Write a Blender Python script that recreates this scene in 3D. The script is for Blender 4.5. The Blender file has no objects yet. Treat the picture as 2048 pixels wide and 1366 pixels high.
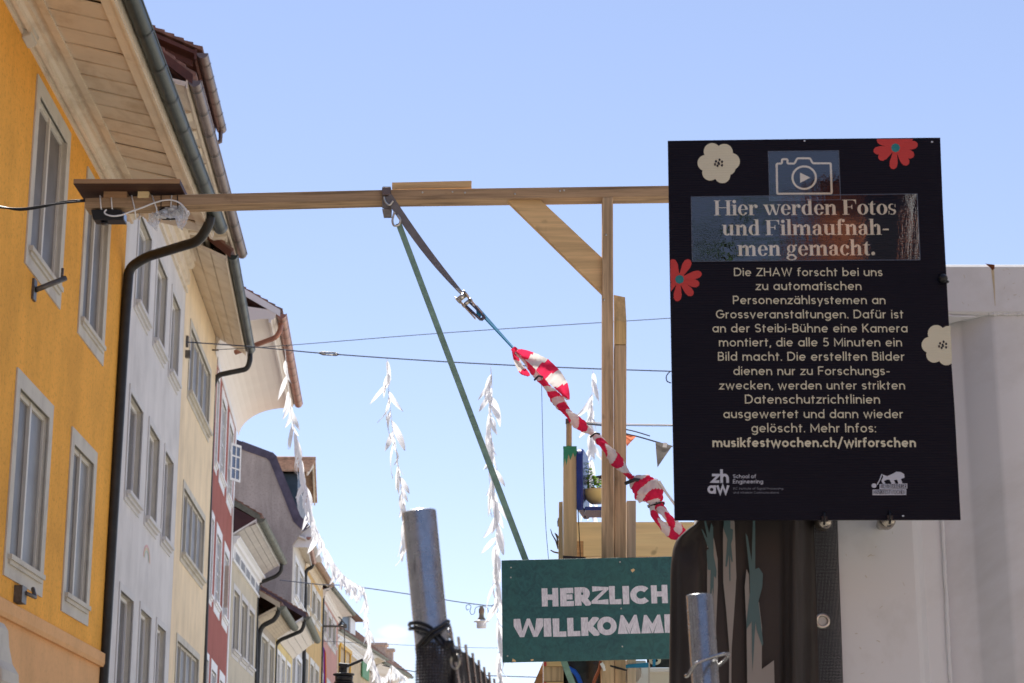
import bpy, bmesh, math, random
from mathutils import Vector, Matrix
random.seed(7)
R = math.radians
SC = bpy.context.scene
COL = SC.collection

# ------------------------------------------------------------------ camera
F_PX, PITCH, EYE = 3850.0, R(14.8), 1.6
cam_data = bpy.data.cameras.new('camera')
cam_data.sensor_width = 36.0
cam_data.lens = 36.0 * F_PX / 2048.0
cam_data.clip_start, cam_data.clip_end = 0.05, 5000
cam_data.dof.use_dof = True
cam_data.dof.focus_distance = 7.0
cam_data.dof.aperture_fstop = 15.0
cam = bpy.data.objects.new('camera', cam_data)
COL.objects.link(cam)
cam.location = (0, 0, EYE)
cam.rotation_euler = (R(90) + PITCH, 0, 0)
SC.camera = cam

# ------------------------------------------------------------------ sky, sun, exposure
SUN_EL, SUN_AZ = R(56), R(-14)          # azimuth measured from +Y towards +X
world = bpy.data.worlds.new('World')
SC.world = world
world.use_nodes = True
wn, wl = world.node_tree.nodes, world.node_tree.links
wn.clear()
wo = wn.new('ShaderNodeOutputWorld'); bg = wn.new('ShaderNodeBackground')
sky = wn.new('ShaderNodeTexSky')
sky.sky_type = 'NISHITA'; sky.sun_disc = False
sky.sun_elevation = SUN_EL; sky.sun_rotation = SUN_AZ
sky.altitude = 1500; sky.air_density = 1.0; sky.dust_density = 0.0; sky.ozone_density = 2.0
bg.inputs['Strength'].default_value = 0.128
# one small fair-weather cloud low over the street, shaped by noise on the view direction
tc = wn.new('ShaderNodeTexCoord')
def wmath(op, a, b=None, c=None, clamp=False):
    n = wn.new('ShaderNodeMath'); n.operation = op; n.use_clamp = clamp
    for i, x in enumerate((a, b, c)):
        if x is None: continue
        if isinstance(x, (int, float)): n.inputs[i].default_value = x
        else: wl.new(x, n.inputs[i])
    return n.outputs[0]
sep = wn.new('ShaderNodeSeparateXYZ'); wl.new(tc.outputs['Generated'], sep.inputs[0])
def cloud(cx, cz, wx, wz, amount):
    dx = wmath('DIVIDE', wmath('SUBTRACT', sep.outputs[0], cx), wx)
    dz = wmath('DIVIDE', wmath('SUBTRACT', sep.outputs[2], cz), wz)
    d = wmath('SQRT', wmath('ADD', wmath('MULTIPLY', dx, dx), wmath('MULTIPLY', dz, dz)))
    nz = wn.new('ShaderNodeTexNoise'); nz.inputs['Scale'].default_value = 70; nz.inputs['Detail'].default_value = 6
    wl.new(tc.outputs['Generated'], nz.inputs['Vector'])
    m = wmath('ADD', wmath('SUBTRACT', 1.0, d), wmath('MULTIPLY', wmath('SUBTRACT', nz.outputs[0], 0.5), 1.3))
    front = wmath('GREATER_THAN', sep.outputs[1], 0.0)
    return wmath('MULTIPLY', wmath('MULTIPLY', wmath('MULTIPLY', m, 1.6, clamp=True), amount), front)
mask = wmath('MAXIMUM', cloud(-0.061, 0.108, 0.011, 0.0042, 0.8), cloud(-0.067, 0.1035, 0.016, 0.003, 0.5))
mx = wn.new('ShaderNodeMixRGB')
mx.inputs[2].default_value = (3.9, 3.9, 4.1, 1)
tint = wn.new('ShaderNodeMixRGB'); tint.blend_type = 'MULTIPLY'; tint.inputs[0].default_value = 1
tint.inputs[2].default_value = (1.05, .945, 1.05, 1)      # the photograph's slightly violet white balance
wl.new(sky.outputs[0], tint.inputs[1])
gam = wn.new('ShaderNodeGamma'); gam.inputs[1].default_value = .72; wl.new(tint.outputs[0], gam.inputs[0])
wl.new(mask, mx.inputs[0]); wl.new(gam.outputs[0], mx.inputs[1])
wl.new(mx.outputs[0], bg.inputs['Color'])
wl.new(bg.outputs[0], wo.inputs['Surface'])

sd = bpy.data.lights.new('sun', 'SUN')
sd.energy = 4.8; sd.angle = R(0.53); sd.color = (1.0, 0.95, 0.86)
sun = bpy.data.objects.new('sun', sd); COL.objects.link(sun)
sdir = Vector((math.sin(SUN_AZ) * math.cos(SUN_EL), math.cos(SUN_AZ) * math.cos(SUN_EL), math.sin(SUN_EL)))
sun.rotation_euler = sdir.to_track_quat('Z', 'Y').to_euler()

SC.view_settings.view_transform = 'Standard'
SC.view_settings.look = 'None'
SC.view_settings.exposure = 1.14
SC.view_settings.gamma = 1.0
SC.view_settings.use_curve_mapping = False
SC.cycles.max_bounces = 8
SC.cycles.transparent_max_bounces = 16
SC.cycles.sample_clamp_indirect = 10
SC.cycles.use_denoising = True

# ------------------------------------------------------------------ helpers
CT, ST = math.cos(PITCH), math.sin(PITCH)
def ray(u, v):
    a = (u - 1024) / F_PX; b = -(v - 683) / F_PX
    return Vector((a, CT - b * ST, ST + b * CT))
def W(u, v, Y):                       # the point that far down the street seen in that direction
    d = ray(u, v); t = Y / d.y
    return Vector((d.x * t, Y, EYE + d.z * t))
def WZ(u, v, z):
    d = ray(u, v); t = (z - EYE) / d.z
    return Vector((d.x * t, d.y * t, z))

class MB:
    def __init__(s, xf=None):
        s.v, s.f, s.m, s.sm, s.xf = [], [], [], [], xf
    def add(s, vs, fs, mi=0, smooth=False):
        b = len(s.v)
        s.v += [s.xf(p) if s.xf else Vector(p) for p in vs]
        for f in fs:
            s.f.append(tuple(b + i for i in f)); s.m.append(mi); s.sm.append(smooth)
        return s
    def box(s, x0, x1, y0, y1, z0, z1, mi=0):
        vs = [(x, y, z) for z in (z0, z1) for y in (y0, y1) for x in (x0, x1)]
        return s.add(vs, [(0, 2, 3, 1), (4, 5, 7, 6), (0, 1, 5, 4), (2, 6, 7, 3), (0, 4, 6, 2), (1, 3, 7, 5)], mi)
    def prism(s, poly, off, mi=0, smooth=False):
        off = Vector(off); n = len(poly); P = [Vector(p) for p in poly]
        s.add(P + [p + off for p in P], [tuple(range(n)), tuple(range(2 * n - 1, n - 1, -1))], mi)
        s.add(P + [p + off for p in P], [(i, (i + 1) % n, n + (i + 1) % n, n + i) for i in range(n)], mi, smooth)
        return s
    def loft(s, A, B, mi=0, closed=True, caps=True, smooth=False):
        n = len(A); k = n if closed else n - 1
        s.add(list(A) + list(B), [(i, (i + 1) % n, n + (i + 1) % n, n + i) for i in range(k)], mi, smooth)
        if caps: s.add(list(A) + list(B), [tuple(range(n)), tuple(range(2 * n - 1, n - 1, -1))], mi)
        return s
    def tube(s, pts, r, n=8, mi=0, caps=True):
        pts = [Vector(p) for p in pts]
        rs = r if isinstance(r, (list, tuple)) else [r] * len(pts)
        up = Vector((0, 0, 1)); vs = []; prev = None
        for i, p in enumerate(pts):
            d = (pts[min(i + 1, len(pts) - 1)] - pts[max(i - 1, 0)])
            d = d.normalized() if d.length > 1e-9 else Vector((0, 0, 1))
            if prev is None:
                a = d.cross(up) if abs(d.z) < 0.95 else d.cross(Vector((0, 1, 0)))
            else:
                a = prev - d * prev.dot(d)
            a.normalize(); b = d.cross(a); prev = a
            for k in range(n):
                t = 2 * math.pi * k / n
                vs.append(p + (a * math.cos(t) + b * math.sin(t)) * rs[i])
        fs = [(i * n + k, i * n + (k + 1) % n, (i + 1) * n + (k + 1) % n, (i + 1) * n + k) for i in range(len(pts) - 1) for k in range(n)]
        s.add(vs, fs, mi, True)
        if caps:
            m = len(pts) - 1
            s.add([vs[k] for k in range(n)] + [vs[m * n + k] for k in range(n)], [tuple(range(n)), tuple(range(n, 2 * n))], mi)
        return s
    def lathe(s, base, prof, n=20, mi=0, axis=None):
        base = Vector(base); ax = Vector(axis or (0, 0, 1)).normalized()
        a = ax.cross(Vector((0, 1, 0))) if abs(ax.y) < .9 else ax.cross(Vector((1, 0, 0)))
        a.normalize(); b = ax.cross(a)
        vs = [base + ax * z + (a * math.cos(2 * math.pi * k / n) + b * math.sin(2 * math.pi * k / n)) * r for r, z in prof for k in range(n)]
        fs = [(i * n + k, i * n + (k + 1) % n, (i + 1) * n + (k + 1) % n, (i + 1) * n + k) for i in range(len(prof) - 1) for k in range(n)]
        return s.add(vs, fs, mi, True)
    def quad(s, a, b, c, d, mi=0): return s.add([a, b, c, d], [(0, 1, 2, 3)], mi)
    def build(s, name, mats, parent=None, recalc=True, inv=None):
        me = bpy.data.meshes.new(name)
        vs = [(inv @ v if inv else v) for v in s.v]
        me.from_pydata([tuple(v) for v in vs], [], s.f)
        if not isinstance(mats, (list, tuple)): mats = [mats]
        for m in mats: me.materials.append(m)
        me.polygons.foreach_set('material_index', s.m)
        me.polygons.foreach_set('use_smooth', s.sm)
        me.validate()
        if recalc:
            bm = bmesh.new(); bm.from_mesh(me)
            bmesh.ops.remove_doubles(bm, verts=bm.verts, dist=1e-6)
            bmesh.ops.recalc_face_normals(bm, faces=bm.faces)
            bm.to_mesh(me); bm.free()
            me.polygons.foreach_set('use_smooth', [p.use_smooth for p in me.polygons])
        me.update()
        o = bpy.data.objects.new(name, me); COL.objects.link(o)
        if parent is not None: o.parent = parent
        return o
def bevel(o, w=0.004, seg=2):
    m = o.modifiers.new('edge', 'BEVEL'); m.width = w; m.segments = seg; m.limit_method = 'ANGLE'; m.angle_limit = R(50)
    return o
def tag(o, label=None, cat=None, group=None, kind=None):
    if label: o['label'] = label
    if cat: o['category'] = cat
    if group: o['group'] = group
    if kind: o['kind'] = kind
    return o
def empty(name, loc=(0, 0, 0), rz=0):
    o = bpy.data.objects.new(name, None); COL.objects.link(o)
    o.location = loc; o.rotation_euler = (0, 0, rz); o.empty_display_size = .2
    return o
def root_at(name, loc):
    """An Empty at loc whose children are given in world coordinates."""
    o = empty(name, loc); o['_w'] = 1
    return o, Matrix.Translation(-Vector(loc))

# ------------------------------------------------------------------ materials
def nodes_of(name):
    m = bpy.data.materials.new(name); m.use_nodes = True
    nt = m.node_tree; b = nt.nodes['Principled BSDF']
    return m, nt, b
def mapping(nt, scale, coord='Object'):
    t = nt.nodes.new('ShaderNodeTexCoord'); mp = nt.nodes.new('ShaderNodeMapping')
    mp.inputs['Scale'].default_value = scale if isinstance(scale, (tuple, list)) else (scale,) * 3
    nt.links.new(t.outputs[coord], mp.inputs[0]); return mp.outputs[0]
def noise(nt, vec, scale, detail=4, rough=.55, dist=0):
    n = nt.nodes.new('ShaderNodeTexNoise'); n.inputs['Scale'].default_value = scale
    n.inputs['Detail'].default_value = detail; n.inputs['Roughness'].default_value = rough; n.inputs['Distortion'].default_value = dist
    nt.links.new(vec, n.inputs['Vector']); return n.outputs[0]
def ramp(nt, fac, stops):
    r = nt.nodes.new('ShaderNodeValToRGB'); e = r.color_ramp.elements
    while len(e) < len(stops): e.new(.5)
    for i, (p, c) in enumerate(stops):
        e[i].position = p; e[i].color = (*c, 1) if len(c) == 3 else c
    nt.links.new(fac, r.inputs[0]); return r.outputs[0]
def mixc(nt, fac, a, b, mode='MIX'):
    n = nt.nodes.new('ShaderNodeMixRGB'); n.blend_type = mode
    for i, x in enumerate((fac, a, b)):
        if isinstance(x, (int, float)): n.inputs[i].default_value = x
        elif isinstance(x, tuple): n.inputs[i].default_value = (*x, 1)
        else: nt.links.new(x, n.inputs[i])
    return n.outputs[0]
def bump(nt, b, h, strength=.3, dist=.01):
    n = nt.nodes.new('ShaderNodeBump'); n.inputs['Strength'].default_value = strength; n.inputs['Distance'].default_value = dist
    nt.links.new(h, n.inputs['Height']); nt.links.new(n.outputs[0], b.inputs['Normal'])
def sc(c, k): return tuple(max(0, min(1, x * k)) for x in c)
def paint(name, c, rough=.6, metal=0.0, var=.08, scale=3, bstr=0, bscale=80, bdist=.004, spec=.4, dirt=None, dscale=2):
    m, nt, b = nodes_of(name)
    v = mapping(nt, 1)
    col = ramp(nt, noise(nt, v, scale, 5), [(.3, sc(c, 1 - var)), (.7, sc(c, 1 + var))])
    if dirt:
        d = ramp(nt, noise(nt, v, dscale, 8, .65, .4), [(.5, (0, 0, 0)), (.72, (1, 1, 1))])
        col = mixc(nt, d, col, dirt)
    nt.links.new(col, b.inputs['Base Color'])
    b.inputs['Roughness'].default_value = rough; b.inputs['Metallic'].default_value = metal
    b.inputs['Specular IOR Level'].default_value = spec
    if bstr: bump(nt, b, noise(nt, v, bscale, 6, .6), bstr, bdist)
    return m
def stucco(name, c, speck=.0, grain=45, streak=.12):
    m, nt, b = nodes_of(name)
    v = mapping(nt, 1)
    col = ramp(nt, noise(nt, v, .8, 6, .6), [(.32, sc(c, .86)), (.5, c), (.68, sc(c, 1.08))])
    st = noise(nt, mapping(nt, (1.1, 1.1, .22)), 1.5, 8, .7, .6)
    col = mixc(nt, ramp(nt, st, [(.42, (0, 0, 0)), (.68, (min(1, streak * 1.4),) * 3)]), col, sc(c, .55))
    if speck:
        s2 = ramp(nt, noise(nt, v, 16, 4, .8), [(.52, (0, 0, 0)), (.64, (speck,) * 3)])
        col = mixc(nt, s2, col, sc(c, .45))
    nt.links.new(col, b.inputs['Base Color'])
    b.inputs['Roughness'].default_value = .9; b.inputs['Specular IOR Level'].default_value = .15
    bump(nt, b, noise(nt, v, grain, 5, .65), .5, .012)
    return m
def wood(name, c, axis, dark=.5, fine=1.0, rough=.7, knots=True):
    m, nt, b = nodes_of(name)
    s = [14.0 * fine] * 3; s['xyz'.index(axis)] = .9 * fine
    v = mapping(nt, tuple(s))
    s2 = [70.0 * fine] * 3; s2['xyz'.index(axis)] = 2.2 * fine
    g1 = noise(nt, v, 1.4, 6, .6, .9); g2 = noise(nt, mapping(nt, tuple(s2)), 1.0, 5, .7)
    col = ramp(nt, g1, [(.28, sc(c, dark)), (.5, c), (.75, sc(c, 1.22))])
    col = mixc(nt, ramp(nt, g2, [(.35, (.45,) * 3), (.6, (0,) * 3)]), col, sc(c, dark * .8))
    if knots:
        k = ramp(nt, noise(nt, mapping(nt, 1), 9, 2, .4), [(.68, (0,) * 3), (.76, (.7,) * 3)])
        col = mixc(nt, k, col, sc(c, .4))
    nt.links.new(col, b.inputs['Base Color'])
    b.inputs['Roughness'].default_value = rough; b.inputs['Specular IOR Level'].default_value = .25
    bump(nt, b, g2, .25, .003)
    return m
def glassy(name, c=(.05, .06, .07), rough=.12, spec=.5):
    m, nt, b = nodes_of(name)
    v = mapping(nt, 1)
    nt.links.new(ramp(nt, noise(nt, v, 1.7, 5), [(.35, sc(c, .8)), (.7, sc(c, 1.3))]), b.inputs['Base Color'])
    b.inputs['Roughness'].default_value = rough; b.inputs['Specular IOR Level'].default_value = spec
    bump(nt, b, noise(nt, v, 2.5, 3), .12, .01)
    return m
def paperish(name, c, trans=.45, rough=.8):
    m = bpy.data.materials.new(name); m.use_nodes = True; nt = m.node_tree; nt.nodes.clear()
    o = nt.nodes.new('ShaderNodeOutputMaterial'); d = nt.nodes.new('ShaderNodeBsdfDiffuse'); t = nt.nodes.new('ShaderNodeBsdfTranslucent')
    mx_ = nt.nodes.new('ShaderNodeMixShader'); mx_.inputs[0].default_value = trans
    v = mapping(nt, 1); col = ramp(nt, noise(nt, v, 12, 4), [(.3, sc(c, .93)), (.7, sc(c, 1.02))])
    nt.links.new(col, d.inputs[0]); nt.links.new(col, t.inputs[0])
    nt.links.new(d.outputs[0], mx_.inputs[1]); nt.links.new(t.outputs[0], mx_.inputs[2]); nt.links.new(mx_.outputs[0], o.inputs[0])
    return m
def galvanised(name, base=.50, rough=.24):
    m, nt, b = nodes_of(name)
    v = mapping(nt, 1); v2 = mapping(nt, (30, 30, 4))
    a = noise(nt, mapping(nt, (60, 60, 40)), 1.6, 7, .7, .3); s_ = noise(nt, v, 55, 3, .7)
    col = ramp(nt, a, [(.3, (base * .84, base * .84, base * .84)), (.62, (base * 1.12, base * 1.12, base * 1.12))])
    col = mixc(nt, ramp(nt, noise(nt, mapping(nt, (60, 60, 9)), 1.2, 4), [(.66, (0,) * 3), (.74, (.75,) * 3)]), col, (.12, .11, .12))
    nt.links.new(col, b.inputs['Base Color'])
    b.inputs['Metallic'].default_value = .95
    nt.links.new(ramp(nt, s_, [(.3, (rough * .8,) * 3), (.7, (rough * 1.5,) * 3)]), b.inputs['Roughness'])
    bump(nt, b, s_, .15, .001)
    return m
def meshcloth(name, c, period, hole=.35, along='xz'):
    """woven PVC mesh: see-through pores in a fine grid"""
    m = bpy.data.materials.new(name); m.use_nodes = True; nt = m.node_tree
    b = nt.nodes['Principled BSDF']; out = nt.nodes['Material Output']
    uv = nt.nodes.new('ShaderNodeTexCoord'); sp = nt.nodes.new('ShaderNodeSeparateXYZ'); nt.links.new(uv.outputs['Object'], sp.inputs[0])
    def mt(op, a, b_=None):
        n = nt.nodes.new('ShaderNodeMath'); n.operation = op
        for i, x in enumerate((a, b_)):
            if x is None: continue
            if isinstance(x, (int, float)): n.inputs[i].default_value = x
            else: nt.links.new(x, n.inputs[i])
        return n.outputs[0]
    ax = {'x': 0, 'y': 1, 'z': 2}
    A = mt('ABSOLUTE', mt('SINE', mt('MULTIPLY', sp.outputs[ax[along[0]]], math.pi / period)))
    B = mt('ABSOLUTE', mt('SINE', mt('MULTIPLY', sp.outputs[ax[along[1]]], math.pi / period)))
    k = mt('MULTIPLY', mt('GREATER_THAN', A, 1 - hole), mt('GREATER_THAN', B, 1 - hole))
    tr = nt.nodes.new('ShaderNodeBsdfTransparent'); mx_ = nt.nodes.new('ShaderNodeMixShader')
    nt.links.new(k, mx_.inputs[0]); nt.links.new(b.outputs[0], mx_.inputs[1]); nt.links.new(tr.outputs[0], mx_.inputs[2])
    nt.links.new(mx_.outputs[0], out.inputs[0])
    b.inputs['Base Color'].default_value = (*c, 1); b.inputs['Roughness'].default_value = .45
    bump(nt, b, mt('ADD', A, B), .4, .001)
    return m

M = {}
M['asphalt'] = paint('asphalt', (.19, .18, .165), .9, var=.2, scale=2, bstr=.4, bscale=120)
M['paving'] = paint('light_paving', (.42, .39, .34), .85, var=.12, scale=1.5, bstr=.3, bscale=60)
M['stone_trim'] = paint('painted_stone_trim', (.58, .54, .46), .85, var=.07, scale=2, bstr=.25, bscale=90, dirt=(.42, .38, .33), dscale=1.3)
M['stone_trim_grey'] = paint('pale_stone_trim', (.64, .62, .60), .85, var=.05, scale=2, bstr=.2, bscale=80)
M['cream_trim'] = paint('cream_woodwork', (.74, .64, .50), .6, var=.05, scale=2.5, bstr=.1, bscale=30, dirt=(.55, .45, .33), dscale=1.8)
M['white_trim'] = paint('white_woodwork', (.80, .79, .78), .5, var=.04, scale=3)
M['casement'] = paint('casement_paint', (.66, .62, .54), .5, var=.05)
M['grey_pane'] = glassy('dull_window_pane', (.15, .14, .13), .42, .25)
M['soffit_tan'] = paint('tan_soffit_planks', (.66, .555, .43), .6, var=.06, scale=2.5, bstr=.1, bscale=30, dirt=(.5, .38, .26), dscale=1.6)
M['pane_dark'] = glassy('darker_window_pane', (.095, .09, .09), .2, .45)
M['pane_pale'] = glassy('curtained_window_pane', (.21, .20, .185), .35, .3)
M['grey_pane2'] = glassy('grey_blind_pane', (.22, .22, .23), .5, .2)
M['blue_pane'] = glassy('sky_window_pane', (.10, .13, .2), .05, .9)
M['gutter'] = paint('patinated_gutter', (.035, .045, .04), .42, .55, var=.25, scale=6, bstr=.1, bscale=20)
M['gutter_brown'] = paint('brown_copper_gutter', (.17, .125, .11), .4, .6, var=.2, scale=5, bstr=.1, bscale=20)
M['gutter_copper'] = paint('new_copper_gutter', (.36, .17, .12), .4, .6, var=.2, scale=5)
M['gutter_grey'] = paint('mossy_grey_gutter', (.16, .17, .14), .6, .3, var=.3, scale=7)
M['pipe_dark'] = paint('dark_downpipe', (.035, .035, .035), .45, .3, var=.25, scale=5)
M['tile'] = paint('old_roof_tile', (.23, .12, .085), .85, var=.45, scale=6, bstr=.5, bscale=30, dirt=(.10, .09, .075), dscale=4)
M['tile_pale'] = paint('sunny_roof_tile', (.42, .27, .18), .85, var=.35, scale=8, bstr=.4, bscale=30)
M['brown_wood'] = paint('brown_stained_boards', (.11, .035, .02), .6, var=.3, scale=3, bstr=.2, bscale=40)
M['dark_metal'] = paint('dark_sheet_metal', (.09, .075, .10), .4, .5, var=.3, scale=3)
M['iron'] = paint('weathered_iron', (.13, .12, .11), .5, .6, var=.25, scale=20)
M['wire'] = paint('steel_wire', (.07, .085, .12), .75, .0, var=.1, spec=.2)
M['paper'] = paperish('white_paper', (.88, .88, .90), .5)
M['black_plastic'] = paint('black_plastic', (.012, .012, .014), .35, var=.1)
M['galv'] = galvanised('galvanised_steel')
M['galv_dark'] = galvanised('galvanised_steel_aged', .38, .22)

# ------------------------------------------------------------------ ground
mb = MB(); mb.quad((-900, -900, 0), (900, -900, 0), (900, 1800, 0), (-900, 1800, 0))
tag(mb.build('ground', M['paving']), kind='structure')
mb = MB(); mb.add([(-4.6, -30, .004), (5.5, -30, .004), (5.5, 90, .004), (-5.6, 90, .004), (-3, 150, .004), (7, 150, .004)], [(0, 1, 2, 3), (3, 2, 5, 4)])
tag(mb.build('street', M['asphalt']), kind='structure')

# ------------------------------------------------------------------ the row of old-town houses
class House:
    def __init__(s, y0, r0, y1, r1):
        s.P0 = Vector((r0 * y0, y0, 0)); s.P1 = Vector((r1 * y1, y1, 0))
        s.L = (s.P1 - s.P0).length; s.d = (s.P1 - s.P0).normalized()
        s.n = Vector((s.d.y, -s.d.x, 0))
        s.root = empty('town_house', s.P0, math.atan2(s.d.y, s.d.x))
    def xf(s, p): return Vector((p[0], -p[1], p[2]))          # (along, outward, up)
    def mb(s): return MB(s.xf)
    def hit(s, u, v, o=0.0):
        dd = ray(u, v); q = s.P0 + s.n * o
        t = (q - Vector((0, 0, EYE))).dot(s.n) / dd.dot(s.n)
        p = Vector((0, 0, EYE)) + dd * t
        return (p - s.P0).dot(s.d), p.z
    def loc(s, p):
        q = p - s.P0; return Vector((q.dot(s.d), q.dot(s.n), p.z))
    def rect(s, tl, br):
        a = s.hit(*tl); b = s.hit(*br)
        return (a[0], b[0], b[1], a[1])                        # s0, s1, z0, z1

    def wall(s, m, ztop, holes, band=None, mlow=None, name='wall', zbase=0, t=.32):
        g = .008; xs = sorted({g, s.L - g} | {h[0] for h in holes} | {h[1] for h in holes})
        zs = sorted({zbase, ztop} | {h[2] for h in holes} | {h[3] for h in holes} | ({band} if band else set()))
        xs = [x for x in xs if g <= x <= s.L - g]; zs = [z for z in zs if zbase <= z <= ztop]
        mb = s.mb()
        def inside(x, z): return any(h[0] < x < h[1] and h[2] < z < h[3] for h in holes)
        for i in range(len(xs) - 1):
            for j in range(len(zs) - 1):
                xm, zm = (xs[i] + xs[i + 1]) / 2, (zs[j] + zs[j + 1]) / 2
                if inside(xm, zm): continue
                mb.quad((xs[i], 0, zs[j]), (xs[i + 1], 0, zs[j]), (xs[i + 1], 0, zs[j + 1]), (xs[i], 0, zs[j + 1]), 1 if (band and mlow and zm < band) else 0)
        for a, b, c, d in holes:
            for q in (((a, 0, c), (a, -t, c), (a, -t, d), (a, 0, d)), ((b, 0, c), (b, 0, d), (b, -t, d), (b, -t, c)),
                      ((a, 0, d), (a, -t, d), (b, -t, d), (b, 0, d)), ((a, 0, c), (b, 0, c), (b, -t, c), (a, -t, c))):
                mb.quad(*q, 2)
        # flanks and back
        D = -9.0
        for x in (g, s.L - g): mb.quad((x, 0, zbase), (x, D, zbase), (x, D, ztop), (x, 0, ztop))
        mb.quad((g, D, zbase), (s.L - g, D, zbase), (s.L - g, D, ztop), (g, D, ztop))
        # dim room backs behind the panes
        mb.quad((g, -.6, zbase), (s.L - g, -.6, zbase), (s.L - g, -.6, ztop), (g, -.6, ztop))
        return mb.build(name, [m, mlow or m, M['stone_trim']], s.root, recalc=False)

    def window(s, rc, sur_m, pane_m, fr_m, border=.14, sill=True, lights=2, bars=0, recess=.18, proud=.035, sillout=.09, label=None):
        """rc: outer rectangle of the stone surround (s0,s1,z0,z1); returns the opening"""
        a, b, c, d = rc; q = border
        ia, ib, ic, id_ = a + q, b - q, c + q, d - q
        key = None
        mb = s.mb()
        for (x0, x1, z0, z1) in ((a, ia, c, d), (ib, b, c, d), (ia, ib, c, ic), (ia, ib, id_, d)):
            mb.box(x0, x1, -.02, proud, z0, z1)
        w = mb.build('window', sur_m, s.root)
        if label: w['label'] = label
        if sill:
            sb = s.mb(); sb.box(a + q * .55, b - q * .55, -recess, proud + sillout, ic - .0, ic + .06)
            sb.box(a + q * .75, b - q * .75, proud, proud + sillout * .5, ic - .05, ic - .001)
            sb.build('sill', sur_m, w)
        fw = min(.05, (ib - ia) * .07); fb = s.mb(); y0, y1 = -recess - .05, -recess
        xs = [ia + (ib - ia) * k / lights for k in range(lights + 1)]
        for k in range(lights + 1):
            x = xs[k]; x0 = x if k == 0 else x - fw * .75; x1 = x if k == lights else x + fw * .75
            if k == 0: x1 = x + fw
            if k == lights: x0 = x - fw
            fb.box(x0, x1, y0, y1 + (.012 if 0 < k < lights else 0), ic + .0, id_)
        fb.box(ia + fw, ib - fw, y0, y1 - .003, id_ - fw, id_ - .001); fb.box(ia + fw, ib - fw, y0, y1 - .003, ic + .05, ic + .05 + fw * 1.3)
        for j in range(bars):
            z = ic + (id_ - ic) * (j + 1) / (bars + 1)
            fb.box(ia + fw, ib - fw, y0 + .004, y1 - .005, z - fw * .3, z + fw * .3)
        fb.build('window_frame', fr_m, w)
        for k in range(lights):
            pb = s.mb(); tilt = random.uniform(-.004, .004)
            pb.quad((xs[k] + .01, y0 + .02 + tilt, ic + .02), (xs[k + 1] - .01, y0 + .02 - tilt, ic + .02), (xs[k + 1] - .01, y0 + .02 - tilt, id_ - .01), (xs[k] + .01, y0 + .02 + tilt, id_ - .01))
            pm = pane_m if pane_m is not M['grey_pane'] else random.choice([pane_m, pane_m, M['pane_dark'], M['pane_pale']])
            pb.build('pane', pm, w, recalc=False)
        return (ia, ib, ic, id_)

    def eaves(s, g0, g1, ze, gm, zw, pitch=38, style='boards', soffit_m=None, fascia_m=None, r=.085, nboard=8, ridge_o=-5.0, seam=.95,
              verge_m=None, tile_m=None, roof=True, down=None):
        """g0/g1: gutter ends (pixels); ze: gutter height; zw: wall top"""
        A = s.loc(WZ(*g0, ze)); B = s.loc(WZ(*g1, ze))
        sof = soffit_m or M['cream_trim']; fas = fascia_m or sof
        # gutter: half-round trough with end caps and soldered seams
        mb = s.mb(); n = 10
        def half(p, rr, full=False):
            return [(p.x, p.y + rr * math.cos(math.pi * (1 + k / n)), p.z + rr * math.sin(math.pi * (1 + k / n))) for k in range(n + 1)]
        a, b = half(A, r), half(B, r)
        mb.loft(a, b, closed=False, caps=False, smooth=True)
        mb.add(a, [tuple(range(n + 1))]); mb.add(b, [tuple(range(n, -1, -1))])
        mb.tube([(A.x, A.y + r, A.z), (B.x, B.y + r, B.z)], .014, 6); mb.tube([(A.x, A.y - r, A.z + .0), (B.x, B.y - r, B.z)], .01, 6)
        L = B.x - A.x; k = A.x + .25
        while k < B.x - .05:
            t = (k - A.x) / L; p = A.lerp(B, t); q = A.lerp(B, min(1, t + .035 / L))
            mb.loft(half(p, r + .012), half(q, r + .012), closed=False, caps=False, smooth=True, mi=1); k += seam
        gut = mb.build('gutter', [gm, M['pipe_dark']], s.root, recalc=False)
        # soffit
        s0, s1 = A.x, B.x
        def prof(P):
            oo = P.y - r - .02; zz = P.z
            if style == 'cove':
                H = zz - .12 - zw; O = oo - .16
                pts = [(.0, zw)] + [(.0 + O * (1 - math.cos(t * math.pi / 20)), zw + H * math.sin(t * math.pi / 20)) for t in range(1, 10)]
                pts += [(O, zz - .12), (O, zz - .20), (O + .05, zz - .22), (O + .07, zz - .13), (O + .12, zz - .13), (oo, zz - .04), (oo, zz + .08), (0, zz + .25)]
                return pts
            zi = zw; c = .0
            return [(0, zi), (oo, zz - .10), (oo, zz + .08), (0, zi + .22)]
        if style == 'cove':
            mb = s.mb()
            mb.loft([(A.x, o_, z_) for o_, z_ in prof(A)], [(B.x, o_, z_) for o_, z_ in prof(B)])
            mb.build('coved_soffit', sof, s.root)
        elif style == 'panel':       # boards run from wall to gutter between two rails
            ci = .36
            mb = s.mb()
            def at(P, o_, dz=0):
                oo = P.y - r - .02; return (P.x, o_, zw + (P.z - .12 - zw) * (o_ / oo) + dz)
            def rail(o0, o1, dz0, dz1):
                mb.loft([at(A, o0, dz0), at(A, o1, dz0), at(A, o1, dz1), at(A, o0, dz1)], [at(B, o0, dz0), at(B, o1, dz0), at(B, o1, dz1), at(B, o0, dz1)])
            oa = A.y - r - .02
            rail(oa - .2, oa - .05, -.03, .05)
            rail(ci - .03, ci + .07, -.022, .05)
            rail(oa - .05, oa - .012, -.06, .10); rail(oa - .012, oa + .004, -.02, .12)
            mb.build('fascia', fas, s.root)
            nb = nboard
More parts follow.
